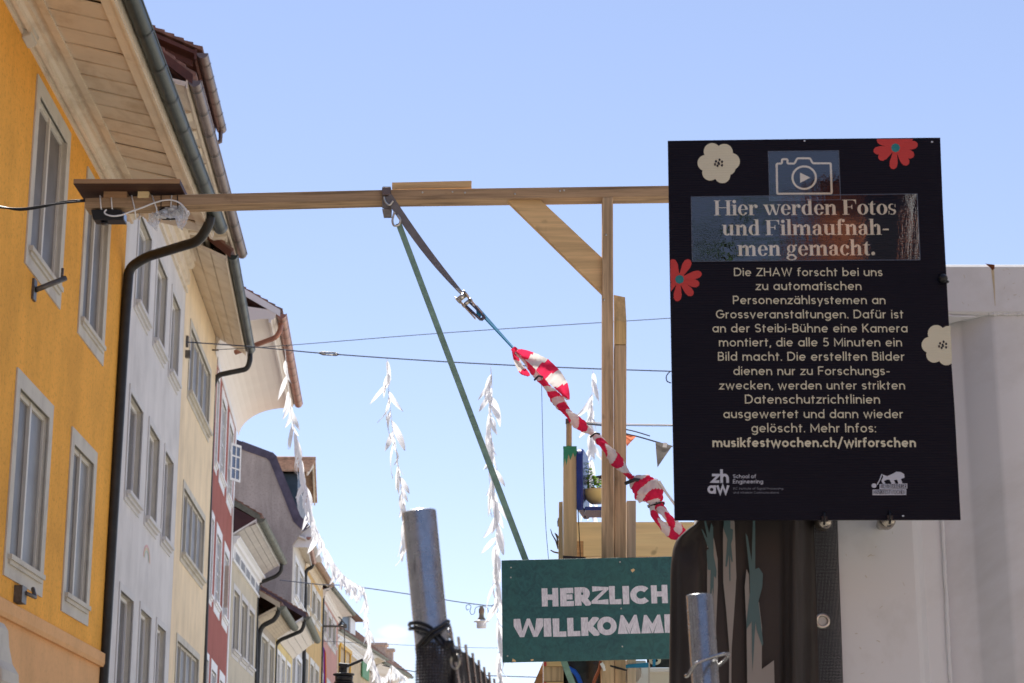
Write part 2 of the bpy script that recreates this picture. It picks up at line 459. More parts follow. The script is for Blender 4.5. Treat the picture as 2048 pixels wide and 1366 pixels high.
            for i in range(nb):
                t0, t1 = i / nb, (i + 1) / nb
                p, q = A.lerp(B, t0), A.lerp(B, t1)
                g = random.uniform(.004, .012); dz = random.uniform(-.004, .006); lip = random.uniform(.012, .03)
                bb = s.mb()
                o0, o1 = ci + .071, oa - .2
                P4 = [at(p, o0, dz), at(p, o1, dz + random.uniform(-.008, .008)), at(q, o1, dz + lip), at(q, o0, dz + lip * .8)]
                P4[0] = (P4[0][0] + g, *P4[0][1:]); P4[1] = (P4[1][0] + g, *P4[1][1:])
                bb.prism(P4, (0, 0, .02)); bb.build('soffit_board', sof, s.root)
            # upper backing so nothing shows through the joints
            mb = s.mb(); mb.loft([at(A, 0.02, .06), at(A, oa - .02, .06), at(A, oa - .02, .09), at(A, .02, .09)], [at(B, 0.02, .06), at(B, oa - .02, .06), at(B, oa - .02, .09), at(B, .02, .09)])
            mb.build('eaves_lining', M['brown_wood'], s.root)
            mb = s.mb()
            pr = [(-.01, -.16), (.02, -.16), (.025, -.10), (.07, -.095), (.075, -.135), (.12, -.13), (.125, -.07), (.17, -.055), (.215, -.06), (.235, -.02), (.285, -.015), (.29, -.05), (.34, -.05), (ci, -.01), (ci, .03), (-.01, .1)]
            mb.loft([(A.x, o_, zw + z_) for o_, z_ in pr], [(B.x, o_, zw + z_) for o_, z_ in pr]); mb.build('cornice', fas, s.root)
        else:
            o_in = 0.0
            for i in range(nboard):   # boards run along the street
                t0, t1 = i / nboard, (i + 1) / nboard
                def pt(P, t, dz):
                    oo = P.y - r - .03; return (P.x, oo * t, zw + (P.z - .10 - zw) * t + dz)
                bb = s.mb(); e = .012
                bb.loft([pt(A, t0 + e, 0), pt(A, t1 - e, 0), pt(A, t1 - e, .03), pt(A, t0 + e, .03)], [pt(B, t0 + e, 0), pt(B, t1 - e, 0), pt(B, t1 - e, .03), pt(B, t0 + e, .03)])
                bb.build('soffit_board', sof, s.root)
            mb = s.mb(); 
            mb.loft([pt(A, 0, .031), pt(A, 1, .031), pt(A, 1, .08), pt(A, 0, .08)], [pt(B, 0, .031), pt(B, 1, .031), pt(B, 1, .08), pt(B, 0, .08)])
            mb.build('eaves_lining', fas, s.root)
            mb = s.mb()
            def fp(P): oo = P.y - r; return [(P.x, oo - .03, P.z - .13), (P.x, oo - .002, P.z - .13), (P.x, oo - .002, P.z + .1), (P.x, oo - .03, P.z + .1)]
            mb.loft(fp(A), fp(B)); mb.build('fascia', fas, s.root)
            if style == 'moulded':
                mb = s.mb(); pr = [(-.01, -.3), (.04, -.3), (.05, -.2), (.11, -.17), (.13, -.08), (.2, -.03), (.2, .02), (-.01, .02)]
                mb.loft([(A.x + .02, o_, zw + z_) for o_, z_ in pr], [(B.x - .02, o_, zw + z_) for o_, z_ in pr]); mb.build('cornice', fas, s.root)
        if roof:
            tn = math.tan(R(pitch)); tm = tile_m or M['tile']; step = .17
            def course(P):
                pts = []; o0 = P.y + .02; z0 = P.z + .10; nn = int((A.y + .02 - ridge_o) / step)
                for i in range(nn + 1):
                    o_ = o0 - i * step; z_ = z0 + i * step * tn
                    pts += [(P.x, o_, z_), (P.x, o_, z_ + .035)]
                oe = o0 - nn * step; zeE = z0 + nn * step * tn
                pts += [(P.x, oe - .02, zeE - .1), (P.x, o0 - .05, z0 - .07)]
                return pts
            mb = s.mb(); mb.loft(course(A), course(B)); rf = mb.build('roof', tm, s.root)
            o0, z0 = A.y + .02, A.z + .10; oe = ridge_o; zr = z0 + (o0 - ridge_o) * tn
            mb = s.mb(); mb.prism([(A.x, oe, zr + .04), (A.x, oe, zr - .1), (A.x, oe - (o0 - oe), z0 - .1), (A.x, oe - (o0 - oe), z0 + .04)], (B.x - A.x, 0, 0)); mb.build('rear_roof', tm, s.root)
            vm = verge_m or fas
            for P, sg in ((A, 1), (B, -1)):
                mb = s.mb(); x = P.x - .012 * sg
                mb.prism([(x, P.y - .03, P.z - .06), (x, P.y - .03, P.z + .10), (x, oe, P.z + .10 + (P.y - oe) * tn), (x, oe, P.z - .10 + (P.y - oe) * tn)], (.035 * sg, 0, 0))
                mb.build('verge_board', vm, s.root)
            # gable infill
            for x in (.01, s.L - .01):
                mb = s.mb(); mb.prism([(x, 0, zw - .02), (x, 0, A.z + .02), (x, oe, A.z + (A.y - oe) * tn - .05), (x, -9, zw - .02)], (.02 if x < 1 else -.02, 0, 0))
                mb.build('gable_wall', s.wm, s.root)
        return A, B
    def pipe(s, pts, m, r=.06, name='downpipe'):
        """pts given as (pixel u, pixel v, depth)"""
        P = [s.loc(W(*p)) for p in pts]
        Q = [P[0]]
        for i in range(1, len(P) - 1):         # rounded bends
            a, b, c = P[i - 1], P[i], P[i + 1]
            l = min((a - b).length, (c - b).length) * .4; l = min(l, .3)
            p0 = b + (a - b).normalized() * l; p1 = b + (c - b).normalized() * l
            for k in range(5):
                t = k / 4; Q.append(p0.lerp(b, t).lerp(b.lerp(p1, t), t))
        Q.append(P[-1])
        mb = s.mb(); mb.tube(Q, r, 12)
        z = P[-1].z
        top = P[-2]; bot = P[-1]; h = (top - bot).length; k = .6
        while k < h:
            p = top.lerp(bot, k / h); q = top.lerp(bot, (k + .06) / h); mb.tube([p, q], r * 1.14, 12); k += 2.0
        return mb.build(name, m, s.root, recalc=False)

def ground_uv(u, v, Y):
    """extend a vertical line seen at (u,v) down to the ground"""
    p = W(u, v, Y); return Vector((p.x, p.y, 0))

# --- 1. yellow house ---------------------------------------------------------
h = House(17.0, -.2102 * 28.5 / 17 - .0236 * (17 - 28.5) / 17, 28.5, -.2102); Y1 = h
M['yellow'] = stucco('yellow_rough_stucco', (.90, .435, .075), .5, 30, .2)
M['peach'] = stucco('peach_lower_stucco', (.78, .44, .20), .2, 60, .1)
h.wm = M['yellow']
tag(h.root, 'deep yellow stucco town house nearest on the left, with wide boarded eaves', 'house', 'town houses along the left side of the street')
wr = [(5.02, 7.08, 8.39, 10.82), (8.27, 10.15, 8.40, 10.80), (5.0, 7.06, 4.65, 7.10), (8.27, 10.09, 4.63, 7.10)]
op = [h.window(r_, M['stone_trim'], M['grey_pane'], M['casement'], .2, lights=2, recess=.045, proud=.02, sillout=.05) for r_ in wr]
h.wall(M['yellow'], 11.45, op, 4.23, M['peach'])
mb = h.mb(); mb.prism([(.01, -.01, 4.17), (.01, .05, 4.17), (.01, .07, 4.22), (.01, .07, 4.36), (.01, .0, 4.40), (.01, -.01, 4.40)], (h.L - .02, 0, 0))
mb.build('string_course', M['peach'], h.root)
h.eaves((250, -40), (441, 456), 10.93, M['gutter'], 11.12, style='panel', soffit_m=M['soffit_tan'], fascia_m=M['cream_trim'], nboard=18, r=.105, seam=1.05, pitch=40, ridge_o=-5)
h.pipe([(420, 408, 27.6), (420, 446, 27.6), (398, 482, 27.75), (292, 514, 28.3), (258, 536, 28.37), (250, 640, 28.36), (206, 1366, 28.3), ground_uv(206, 1366, 28.3) * 1.0 if False else (160, 2150, 28.2)], M['pipe_dark'], .078)
# carved bracket near the top of the wall
s_, z_ = h.hit(50, 30)
mb = h.mb(); mb.prism([(s_ - .1, 0, z_ - .34), (s_ - .1, .10, z_ - .30), (s_ - .1, .16, z_ - .12), (s_ - .1, .42, z_ + .02), (s_ - .1, .42, z_ + .16), (s_ - .1, 0, z_ + .16)], (.34, 0, 0))
bevel(mb.build('eaves_bracket', M['stone_trim'], h.root), .02)
# iron flag holder under the upper left window and a small lamp under the lower one
a = h.hit(66, 580); mb = h.mb(); mb.box(a[0] - .08, a[0] + .08, 0, .03, a[1] - .13, a[1] + .13)
mb.tube([(a[0], .03, a[1]), (a[0] + .22, .34, a[1] + .22)], .035, 10); mb.tube([(a[0] + .2, .3, a[1] + .2), (a[0] + .2, .3, a[1] + .34)], .018, 6)
tag(mb.build('flag_holder', M['iron'], h.root))
a = h.hit(32, 1188); mb = h.mb(); mb.box(a[0] - .12, a[0] + .12, 0, .1, a[1] - .11, a[1] + .09); mb.tube([(a[0] + .05, .1, a[1] + .02), (a[0] + .3, .16, a[1] + .0), (a[0] + .42, .1, a[1] + .12)], .025, 8)
tag(mb.build('wall_fixture', M['iron'], h.root))
# scrolled stone bracket at the frame's lower left
mb = h.mb(); c0 = h.hit(2, 1330); pts = []
prof = [(0, 0), (.12, -.02), (.2, -.1), (.24, -.3), (.32, -.5), (.44, -.62), (.46, -.75), (.38, -.85), (.22, -.86), (.1, -.95), (0, -1.2)]
s0, zt = h.hit(-22, 1236)
mb.prism([(s0 - .4, o_ * .62, zt + z_ * .95) for o_, z_ in prof], (.85, 0, 0)); bevel(mb.build('scroll_bracket', M['stone_trim'], h.root), .03, 3)

# --- 2. grey house -----------------------------------------------------------
h = House(28.5, -.2102, 36.4, -.1765); H2 = h
M['grey_wall'] = stucco('pale_grey_stucco', (.72, .69, .66), .0, 50, .16)
h.wm = M['grey_wall']
tag(h.root, 'pale grey rendered town house with narrow windows, right behind the yellow one', 'house', 'town houses along the left side of the street')
sx = [(1.12, 2.84), (3.50, 5.12), (5.74, 7.24)]
op = []
for za, zb in ((9.98, 11.75), (6.88, 8.74), (3.8, 5.6)):
    for a, b in sx: op.append(h.window((a, b, za, zb), M['stone_trim_grey'], M['grey_pane'], M['white_trim'], .11, lights=1, recess=.09, proud=.02, sillout=.08))
h.wall(M['grey_wall'], 13.2, op)
h.eaves((389, 161), (484, 508), 13.1, M['gutter_brown'], 13.22, style='boards', nboard=5, r=.1, seam=.95, pitch=38, verge_m=M['brown_wood'])
mb = h.mb(); pr = [(-.01, -1.0), (.05, -1.0), (.05, -.93), (.02, -.92), (.02, -.84), (.08, -.82), (.08, -.62), (.05, -.60), (.05, -.52), (.13, -.50), (.16, -.42), (.13, -.40), (.13, -.35), (.22, -.33), (.22, -.18), (.42, -.17), (.44, -.24), (.5, -.24), (.5, -.12), (.46, -.10), (.46, -.05), (.54, -.03), (.54, .02), (-.01, .02)]
mb.loft([(.02, o_, 13.2 + z_) for o_, z_ in pr], [(h.L - .02, o_, 13.2 + z_) for o_, z_ in pr]); mb.build('cornice', M['cream_trim'], h.root)
dm = None
k = .1; 
while k < h.L - .15:
    mb = h.mb(); mb.box(k, k + .15, .225, .40, 12.87, 13.02)
    if dm is None: dm = mb.build('dentil', M['cream_trim'], h.root); k0 = k
    else:
        o = dm.copy(); COL.objects.link(o); o.parent = h.root; o.location = (k - k0, 0, 0)
    k += .3
k = .25; dm = None
while k < h.L - .4:
    mb = h.mb(); mb.prism([(k, .541, 12.98), (k, .62, 12.94), (k, .86, 12.98), (k, .93, 13.06), (k, .93, 13.12), (k, .541, 13.16)], (.36, 0, 0))
    if dm is None: dm = mb.build('modillion', M['cream_trim'], h.root); k0 = k
    else:
        o = dm.copy(); COL.objects.link(o); o.parent = h.root; o.location = (k - k0, 0, 0)
    k += .8
a = h.hit(372, 684); mb = h.mb(); mb.box(a[0] - .05, a[0] + .05, 0, .05, a[1] - .1, a[1] + .12); mb.box(a[0] - .06, a[0] + .06, .0, .1, a[1] - .32, a[1] - .18)
mb.build('wire_bracket', M['iron'], h.root)
# faded rainbow sticker painted on the wall
a = h.hit(293, 1120); 
for j, c in enumerate([(.72, .45, .42), (.72, .62, .42), (.5, .62, .52)]):
    mb = h.mb(); rr = .46 - .09 * j; pts = []
    for k in range(13):
        t = math.pi * k / 12; pts.append((a[0] + rr * math.cos(t), .004, a[1] + rr * .55 * math.sin(t)))
    for k in range(12):
        p, q = pts[k], pts[k + 1]; f = .84
        ip = (a[0] + (p[0] - a[0]) * f, .004, a[1] + (p[2] - a[1]) * f); iq = (a[0] + (q[0] - a[0]) * f, .004, a[1] + (q[2] - a[1]) * f)
        mb.quad(p, q, iq, ip)
    mb.build('painted_rainbow', paint('faded_rainbow', c, .9), h.root, recalc=False)
# dormer with tiled roof and brown boarded eaves above it
A = h.loc(WZ(405, 106, 15.2)); B = h.loc(WZ(443, 258, 15.2))
mb = h.mb(); n = 10
def half(p, rr): return [(p.x, p.y + rr * math.cos(math.pi * (1 + k / n)), p.z + rr * math.sin(math.pi * (1 + k / n))) for k in range(n + 1)]
mb.loft(half(A, .1), half(B, .1), closed=False, caps=False, smooth=True)
mb.add(half(A, .1), [tuple(range(n + 1))]); mb.add(half(B, .1), [tuple(range(n, -1, -1))])
k = A.x + .4
while k < B.x:
    t = (k - A.x) / (B.x - A.x); p = A.lerp(B, t); q = A.lerp(B, t + .012); mb.loft(half(p, .111), half(q, .111), closed=False, caps=False, smooth=True); k += .6
mb.tube([(B.x - .12, B.y, B.z - .08), (B.x - .12, B.y, B.z - .3), (B.x - .16, B.y - .25, B.z - .45), (B.x - .16, B.y - .8, B.z - .5)], .045, 10)
mb.build('gutter', M['gutter_brown'], h.root, recalc=False)
ym = A.y; tn = math.tan(R(24))
def cs(x, o0, z0, nn, st, t_):
    pts = []
    for i in range(nn + 1): pts += [(x, o0 - i * st, z0 + i * st * t_), (x, o0 - i * st, z0 + i * st * t_ + .04)]
    return pts + [(x, o0 - nn * st, z0 + nn * st * t_ - .06), (x, o0, z0 - .04)]
mb = h.mb(); mb.loft(cs(A.x - .02, ym, A.z + .08, 22, .17, tn), cs(B.x, ym, A.z + .08, 22, .17, tn)); mb.build('dormer_roof', M['tile'], h.root)
mb = h.mb()
def sp(x): return [(x, ym - .12, A.z - .02), (x, ym - .12, A.z + .05), (x, ym - 3.6, A.z + .05 + 3.5 * tn), (x, ym - 3.6, A.z + 3.5 * tn - .06)]
mb.loft(sp(A.x + .02), sp(B.x - .02)); mb.build('dormer_soffit', M['brown_wood'], h.root)
mb = h.mb(); mb.box(A.x + .0, A.x + .06, ym - .14, ym - .10, A.z - .12, A.z + .08); mb.box(A.x + .02, B.x - .02, ym - .14, ym - .11, A.z - .12, A.z + .05)
for j in range(6): x = A.x + .25 + j * (B.x - A.x - .5) / 5; mb.prism([(x, ym - .2, A.z - .04), (x, ym - 2.2, A.z - .04 + 2 * tn), (x, ym - 2.2, A.z - .16 + 2 * tn), (x, ym - .2, A.z - .14)], (.09, 0, 0))
mb.build('rafter_ends', M['brown_wood'], h.root)
mb = h.mb(); mb.box(A.x + .35, B.x - .35, -4.0, ym - .95, 13.2, A.z + .35); mb.build('dormer_wall', M['brown_wood'], h.root)

# --- 3. cream house ----------------------------------------------------------
h = House(36.4, -.1765, 43.0, -.158)
M['cream_wall'] = stucco('pale_apricot_stucco', (.88, .71, .48), .0, 80, .2)
h.wm = M['cream_wall']
tag(h.root, 'pale apricot town house between the grey and the red one, with wide four-light windows', 'house', 'town houses along the left side of the street')
op = []
for za, zb in ((10.3, 11.95), (7.05, 8.66), (4.0, 5.66)):
    op.append(h.window((.95, 5.3, za, zb), M['stone_trim'], M['grey_pane2'], M['stone_trim'], .13, lights=4, recess=.04, proud=.02))
h.wall(M['cream_wall'], 12.95, op)
h.eaves((465, 510), (501, 700), 12.66, M['gutter'], 12.95, style='boards', soffit_m=M['soffit_tan'], nboard=3, r=.1, seam=1.0, pitch=38, verge_m=M['brown_wood'])
h.pipe([(500, 696, 42.8), (500, 722, 42.8), (494, 738, 42.8), (436, 750, 42.8), (426, 770, 42.8), (407, 1366, 42.8), (385, 2050, 42.8)], M['pipe_dark'], .062)
a = h.hit(424, 700); mb = h.mb(); mb.tube([(a[0], 0, a[1]), (a[0], .15, a[1])], .02, 6); mb.build('wire_bracket', M['iron'], h.root)

# --- 4. red house with coved eaves -------------------------------------------
h = House(43.0, -.158, 50.5, -.1464); HR = h
M['red_wall'] = stucco('brick_red_stucco', (.40, .14, .115), .0, 80, .15)
M['cove'] = paint('whitewashed_cove_boards', (.80, .74, .68), .6, var=.03, scale=1.2)
h.wm = M['red_wall']
tag(h.root, 'brick red town house with white window surrounds and a deep white coved eave', 'house', 'town houses along the left side of the street')
op = []
for za, zb in ((10.02, 12.35), (6.97, 9.06), (3.9, 5.88)):
    for a, b in ((.2, 1.1), (1.8, 3.8), (4.65, 6.7)):
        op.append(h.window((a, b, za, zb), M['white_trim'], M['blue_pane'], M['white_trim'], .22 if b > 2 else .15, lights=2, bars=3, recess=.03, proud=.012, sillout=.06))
h.wall(M['red_wall'], 12.6, op)
mb = h.mb(); mb.box(h.L - .42, h.L - .01, .001, .02, 0, 12.5); mb.box(.02, h.L - .43, .001, .025, 12.42, 12.6); mb.build('corner_trim', M['white_trim'], h.root)
h.eaves((563, 628), (597, 808), 13.5, M['gutter_copper'], 12.55, style='cove', soffit_m=M['cove'], fascia_m=M['white_trim'], r=.11, seam=.75, pitch=30, verge_m=M['white_trim'])
A = h.loc(WZ(563, 628, 13.5))
h.pipe([(561, 640, 43.1), (561, 660, 43.1), (552, 675, 43.1), (500, 694, 43.2), (470, 705, 43.3)], M['gutter_copper'], .06)
# one casement standing open, one shutter folded back
def leaf(tl, br, name, fm, pm, cols=2, rows=3):
    s0, z1 = h.hit(*tl); s1, z0 = h.hit(*br)
    o1 = .95; sx_ = s0 + (s1 - s0) * .2
    # hinge on the far jamb, swung out
    hx = s0; d = Vector((.86, .5, 0)).normalized()
    mb = h.mb(); Wd = .46
    def P(a_, z): return (hx + d.x * a_, .05 + d.y * a_, z)
    def bar(a0, a1, za, zb): mb.prism([P(a0, za), P(a1, za), P(a1, zb), P(a0, zb)], (.05, 0, 0))
    e = .06
    bar(0, e, z0, z1); bar(Wd - e, Wd, z0, z1); bar(e, Wd - e, z0, z0 + e); bar(e, Wd - e, z1 - e, z1)
    for i in range(1, cols): bar(Wd * i / cols - .02, Wd * i / cols + .02, z0 + e, z1 - e)
    for j in range(1, rows):
        z = z0 + (z1 - z0) * j / rows
        for i in range(cols): bar(Wd * i / cols + .061 * (i == 0) + .021 * (i > 0), Wd * (i + 1) / cols - .061 * (i == cols - 1) - .021 * (i < cols - 1), z - .02, z + .02)
    f = mb.build(name, fm, h.root)
    mb = h.mb(); mb.quad(*[tuple(Vector(p) + Vector((.025, 0, 0))) for p in (P(e, z0 + e), P(Wd - e, z0 + e), P(Wd - e, z1 - e), P(e, z1 - e))]); mb.build('pane', pm, f, recalc=False)
leaf((459, 885), (470, 1000), 'open_casement', M['white_trim'], M['blue_pane'])
s0, z1 = h.hit(441, 1122); s1, z0 = h.hit(450, 1228)
mb = h.mb()
for j in range(14):
    z = z0 + (z1 - z0) * j / 14; mb.prism([(s0 + .9, .05, z), (s0 + .9, .15, z), (s0 + .9, .15, z + .09), (s0 + .9, .05, z + .09)], (.04, 0, 0))
mb.box(s0 + .94, s0 + .97, .05, .15, z0, z1); mb.build('shutter', M['stone_trim'], h.root)

# --- 5. beige house ----------------------------------------------------------
h = House(50.5, -.1464, 58.4, -.1319)
M['beige_wall'] = stucco('warm_beige_stucco', (.62, .55, .42), .0, 80, .1)
M['purple_board'] = paint('dark_maroon_gable_board', (.06, .022, .028), .5, var=.2)
M['grey_soffit'] = paint('silvery_soffit_boards', (.5, .46, .42), .5, var=.15, scale=2)
h.wm = M['purple_board']
tag(h.root, 'beige town house with a maroon gable board and small frieze panels', 'house', 'town houses along the left side of the street')
op = [h.window((a - .15, b + .1, 6.55, 8.5), M['stone_trim_grey'], M['grey_pane'], M['casement'], .15, lights=1, recess=.07, proud=.015) for a, b in ((.92, 2.5), (3.14, 4.81), (5.3, 6.96))]
op += [h.window((a - .15, b + .1, 3.4, 5.3), M['stone_trim_grey'], M['grey_pane'], M['casement'], .15, lights=1, recess=.07, proud=.015) for a, b in ((.92, 2.5), (3.14, 4.81), (5.3, 6.96))]
h.wall(M['beige_wall'], 9.6, op)
mb = h.mb(); mb.box(.05, h.L - .05, .001, .06, 8.98, 9.05); mb.box(.05, h.L - .05, .001, .03, 9.051, 9.6)
for j in range(5): x = .5 + j * 1.5; mb.box(x - .05, x + .05, .031, .05, 9.051, 9.55)
mb.build('frieze', M['white_trim'], h.root)
for j in range(5):
    x = .62 + j * 1.5; mb = h.mb(); mb.box(x, min(x + 1.2, h.L - .1), .031, .04, 9.1, 9.5); mb.build('frieze_panel', M['grey_pane2'], h.root)
h.eaves((522, 1037), (567, 1124), 10.1, M['gutter_grey'], 9.62, style='moulded', nboard=4, soffit_m=M['grey_soffit'], fascia_m=M['white_trim'], r=.11, seam=1.0, pitch=30, verge_m=M['gutter_grey'])
A = h.loc(WZ(522, 1037, 10.1))
mb = h.mb(); mb.prism([(A.x + .02, 0, 9.7), (A.x + .02, A.y - .1, 9.98), (A.x + .02, A.y - .1, 10.08), (A.x + .02, -1.2, 11.0), (A.x + .02, -1.2, 9.65)], (.03, 0, 0)); mb.build('gable_board', M['purple_board'], h.root)
h.pipe([(564, 1126, 58.3), (562, 1143, 58.3), (553, 1152, 58.3), (518, 1166, 58.3), (515, 1180, 58.3), (513, 1215, 58.3), (511, 1366, 58.3)], M['pipe_dark'], .06)

# --- 6. small house with curved boarded eave -----------------------------------
h = House(58.4, -.1319, 64.2, -.122)
M['taupe_wall'] = stucco('taupe_stucco', (.50, .43, .34), .0, 60, .3)
M['tan_boards'] = paint('tan_soffit_boards', (.60, .50, .37), .6, var=.1, scale=3)
h.wm = M['taupe_wall']
tag(h.root, 'small low taupe house with tan boarded eave beyond the beige house', 'house', 'town houses along the left side of the street')
op = [h.window((a, b, c, d), M['casement'], M['grey_pane'], M['stone_trim'], .12, lights=2, recess=.05) for a, b in ((1.1, 3.3), (3.55, 5.3)) for c, d in ((5.9, 8.1), (2.9, 5.0))]
h.wall(M['taupe_wall'], 8.4, op)
h.eaves((562, 1212), (589, 1255), 8.75, M['gutter_grey'], 8.35, style='boards', nboard=6, soffit_m=M['tan_boards'], r=.13, seam=.8, pitch=30, verge_m=M['taupe_wall'])
h.pipe([(557, 1215, 58.6), (556, 1228, 58.6), (548, 1240, 58.6), (524, 1252, 58.6), (518, 1270, 58.6), (514, 1366, 58.6), (505, 1700, 58.6)], M['pipe_dark'], .075)

# --- 7. pale yellow house with pale eave ---------------------------------------
h = House(64.2, -.122, 71.5, -.113)
M['pale_yellow'] = stucco('pale_yellow_stucco', (.78, .62, .30), .0, 80, .1)
h.wm = M['taupe_wall']
tag(h.root, 'low pale yellow house with whitish eave just before the tall gabled house', 'house', 'town houses along the left side of the street')
op = [h.window((a, b, c, d), M['white_trim'], M['grey_pane2'], M['white_trim'], .14, lights=2, recess=.04) for a, b in ((.5, 1.8), (2.1, 3.9), (4.5, 6.3)) for c, d in ((6.1, 8.1), (3.2, 5.2))]
h.wall(M['pale_yellow'], 8.4, op)
h.eaves((613.5, 1233), (635, 1281), 9.09, M['gutter_grey'], 8.4, style='boards', nboard=4, soffit_m=M['cove'], fascia_m=M['white_trim'], r=.12, seam=1.2, pitch=30, verge_m=M['dark_metal'])
h.pipe([(608, 1236, 64.4), (608, 1250, 64.4), (603, 1262, 64.4), (560, 1280, 64.4), (551, 1290, 64.4), (549, 1366, 64.4), (543, 1700, 64.4)], M['pipe_dark'], .065)

# --- 8. tall house with rough gable and mansard dormer ---------------------------
h = House(71.5, -.1143, 78.2, -.1079)
M['rough'] = stucco('rough_brown_grey_render', (.45, .39, .35), .5, 5, .45)
M['white_wall'] = stucco('off_white_stucco', (.68, .64, .58), .0, 80, .1)
M['blue_sheet'] = paint('blue_grey_sheet_cladding', (.035, .06, .085), .4, .3, var=.2)
h.wm = M['rough']
tag(h.root, 'tall narrow house with rough grey-brown gable wall and blue sided dormer', 'house', 'town houses along the left side of the street')
op = [h.window((a, b, c, d), M['white_trim'], M['grey_pane'], M['white_trim'], .2, lights=2, recess=.04) for a, b in ((.75, 2.8), (3.05, 6.2)) for c, d in ((10.65, 12.4), (7.0, 8.95))]
h.wall(M['white_wall'], 12.95, op)
h.eaves((617, 1074), (628, 1126), 12.9, M['gutter_copper'], 12.95, style='boards', nboard=3, fascia_m=M['white_trim'], r=.08, seam=.9, roof=False)
h.pipe([(626, 1126, 78), (624, 1134, 78), (613, 1140, 78), (611, 1150, 78), (607.5, 1366, 78), (602, 1700, 78)], M['pipe_dark'], .075)
# mansard gable wall facing the viewer
def gp(u, v, Yd=71.45): q = W(u, v, Yd); return h.loc(q)
prof = [gp(606, 1062), gp(588, 1044), gp(541, 925), gp(534, 918), gp(474, 897)]
prof = [(.0, p.y, p.z) for p in prof] + [(0, -6.5, 18.0), (0, -6.5, 10), (0, 0, 10), (0, 0, 12.6)]
mb = h.mb(); mb.prism(prof, (-.25, 0, 0)); mb.prism([(0, 0, 0), (0, 0, 10), (0, -6.5, 10), (0, -6.5, 0)], (-.25, 0, 0)); mb.build('gable_wall', M['rough'], h.root)
pp = [(p[1], p[2]) for p in prof[:6]]
mb = h.mb()
for (o0, z0), (o1, z1) in zip(pp[:-1], pp[1:]):
    mb.prism([(-.29, o0, z0 - .02), (-.29, o1, z1 - .02), (-.29, o1 + .22, z1 + .22), (-.29, o0 + .26, z0 + .18)], (.36, 0, 0))
mb.build('verge_flashing', M['dark_metal'], h.root)
mb = h.mb()
for (o0, z0), (o1, z1) in zip(pp[:-1], pp[1:]):
    mb.quad((.07, o0 + .15, z0 + .1), (h.L, o0 + .15, z0 + .1), (h.L, o1 + .15, z1 + .1), (.07, o1 + .15, z1 + .1))
mb.build('roof', M['tile_pale'], h.root, recalc=False)
# dormer
dn = h.loc(WZ(594, 943, 15.5)); da = h.loc(W(625, 921, 75.3)); df = h.loc(WZ(631, 1006, 15.2))
xo = da.y
mb = h.mb()
def slope(x0, z0, x1, z1, n=7):
    for i in range(n):
        t0, t1 = i / n, (i + 1) / n
        a_, b_ = x0 + (x1 - x0) * t0, x0 + (x1 - x0) * t1; c_, d_ = z0 + (z1 - z0) * t0, z0 + (z1 - z0) * t1
        mb.prism([(a_, xo + .12, c_), (b_, xo + .12, d_), (b_, xo + .12, d_ + .03), (a_, xo + .12, c_ + .09)], (0, -4.2, 0))
slope(dn.x, dn.z, da.x, da.z + .0); slope(df.x, df.z, da.x, da.z)
mb.tube([(da.x, xo + .13, da.z + .07), (da.x, xo - 4, da.z + .07)], .09, 8)
mb.build('dormer_roof', M['tile_pale'], h.root)
mb = h.mb(); fx0, fx1 = dn.x + .45, df.x - .45
mb.prism([(fx0, xo - .35, 13.4), (fx1, xo - .35, 13.4), (fx1, xo - .35, 15.3), (da.x, xo - .35, da.z - .15), (fx0, xo - .35, 15.5)], (0, -3.4, 0))
mb.build('dormer_wall', M['blue_sheet'], h.root)
mb = h.mb(); mb.prism([(dn.x + .1, xo, dn.z - .14), (dn.x + .1, xo, dn.z + .02), (da.x, xo, da.z - .01), (df.x - .1, xo, df.z + .02), (df.x - .1, xo, df.z - .12), (da.x, xo, da.z - .28)], (0, .05, 0)); mb.build('dormer_fascia', M['cream_trim'], h.root)
mb = h.mb(); mb.box(fx0 + .3, fx1 - .3, xo - .35, xo - .3, 13.5, 15.0); wf = mb.build('dormer_window', M['white_trim'], h.root)
for k in range(3):
    w_ = (fx1 - fx0 - .9) / 3; mb = h.mb(); mb.box(fx0 + .4 + k * (w_ + .05), fx0 + .4 + k * (w_ + .05) + w_, xo - .299, xo - .29, 13.6, 14.9); mb.build('pane', M['grey_pane2'], wf)
mb = h.mb(); mb.box(.08, h.L, .1, .7, 12.95, 13.05); mb.box(.02, .1, -.05, .72, 12.55, 13.3); mb.build('eaves_end_panel', M['white_trim'], h.root)

# --- 9. ochre house --------------------------------------------------------------
h = House(78.2, -.1079, 88, -.098)
M['ochre'] = stucco('pale_ochre_stucco', (.70, .48, .22), .0, 80, .2)
h.wm = M['ochre']
tag(h.root, 'ochre house with brown window surrounds beyond the tall gabled house', 'house', 'town houses along the left side of the street')
op = [h.window((a, b, c, d), M['casement'], M['grey_pane'], M['stone_trim'], .25, lights=2, recess=.05) for a, b in ((.7, 2.6), (3.4, 5.5), (5.9, 8.2)) for c, d in ((11.0, 12.55), (7.7, 9.45), (4.5, 6.2))]
h.wall(M['ochre'], 13.1, op)
h.eaves((631, 1117), (662, 1168), 13.1, M['tile_pale'], 13.1, style='moulded', nboard=3, soffit_m=M['cream_trim'], r=.14, seam=.45, pitch=42, tile_m=M['tile_pale'])
h.pipe([(664, 1172, 87.9), (658, 1176, 87.9), (649, 1182, 87.9), (646, 1192, 87.9), (641.5, 1366, 87.9), (636, 1700, 87.9)], M['pipe_dark'], .08)

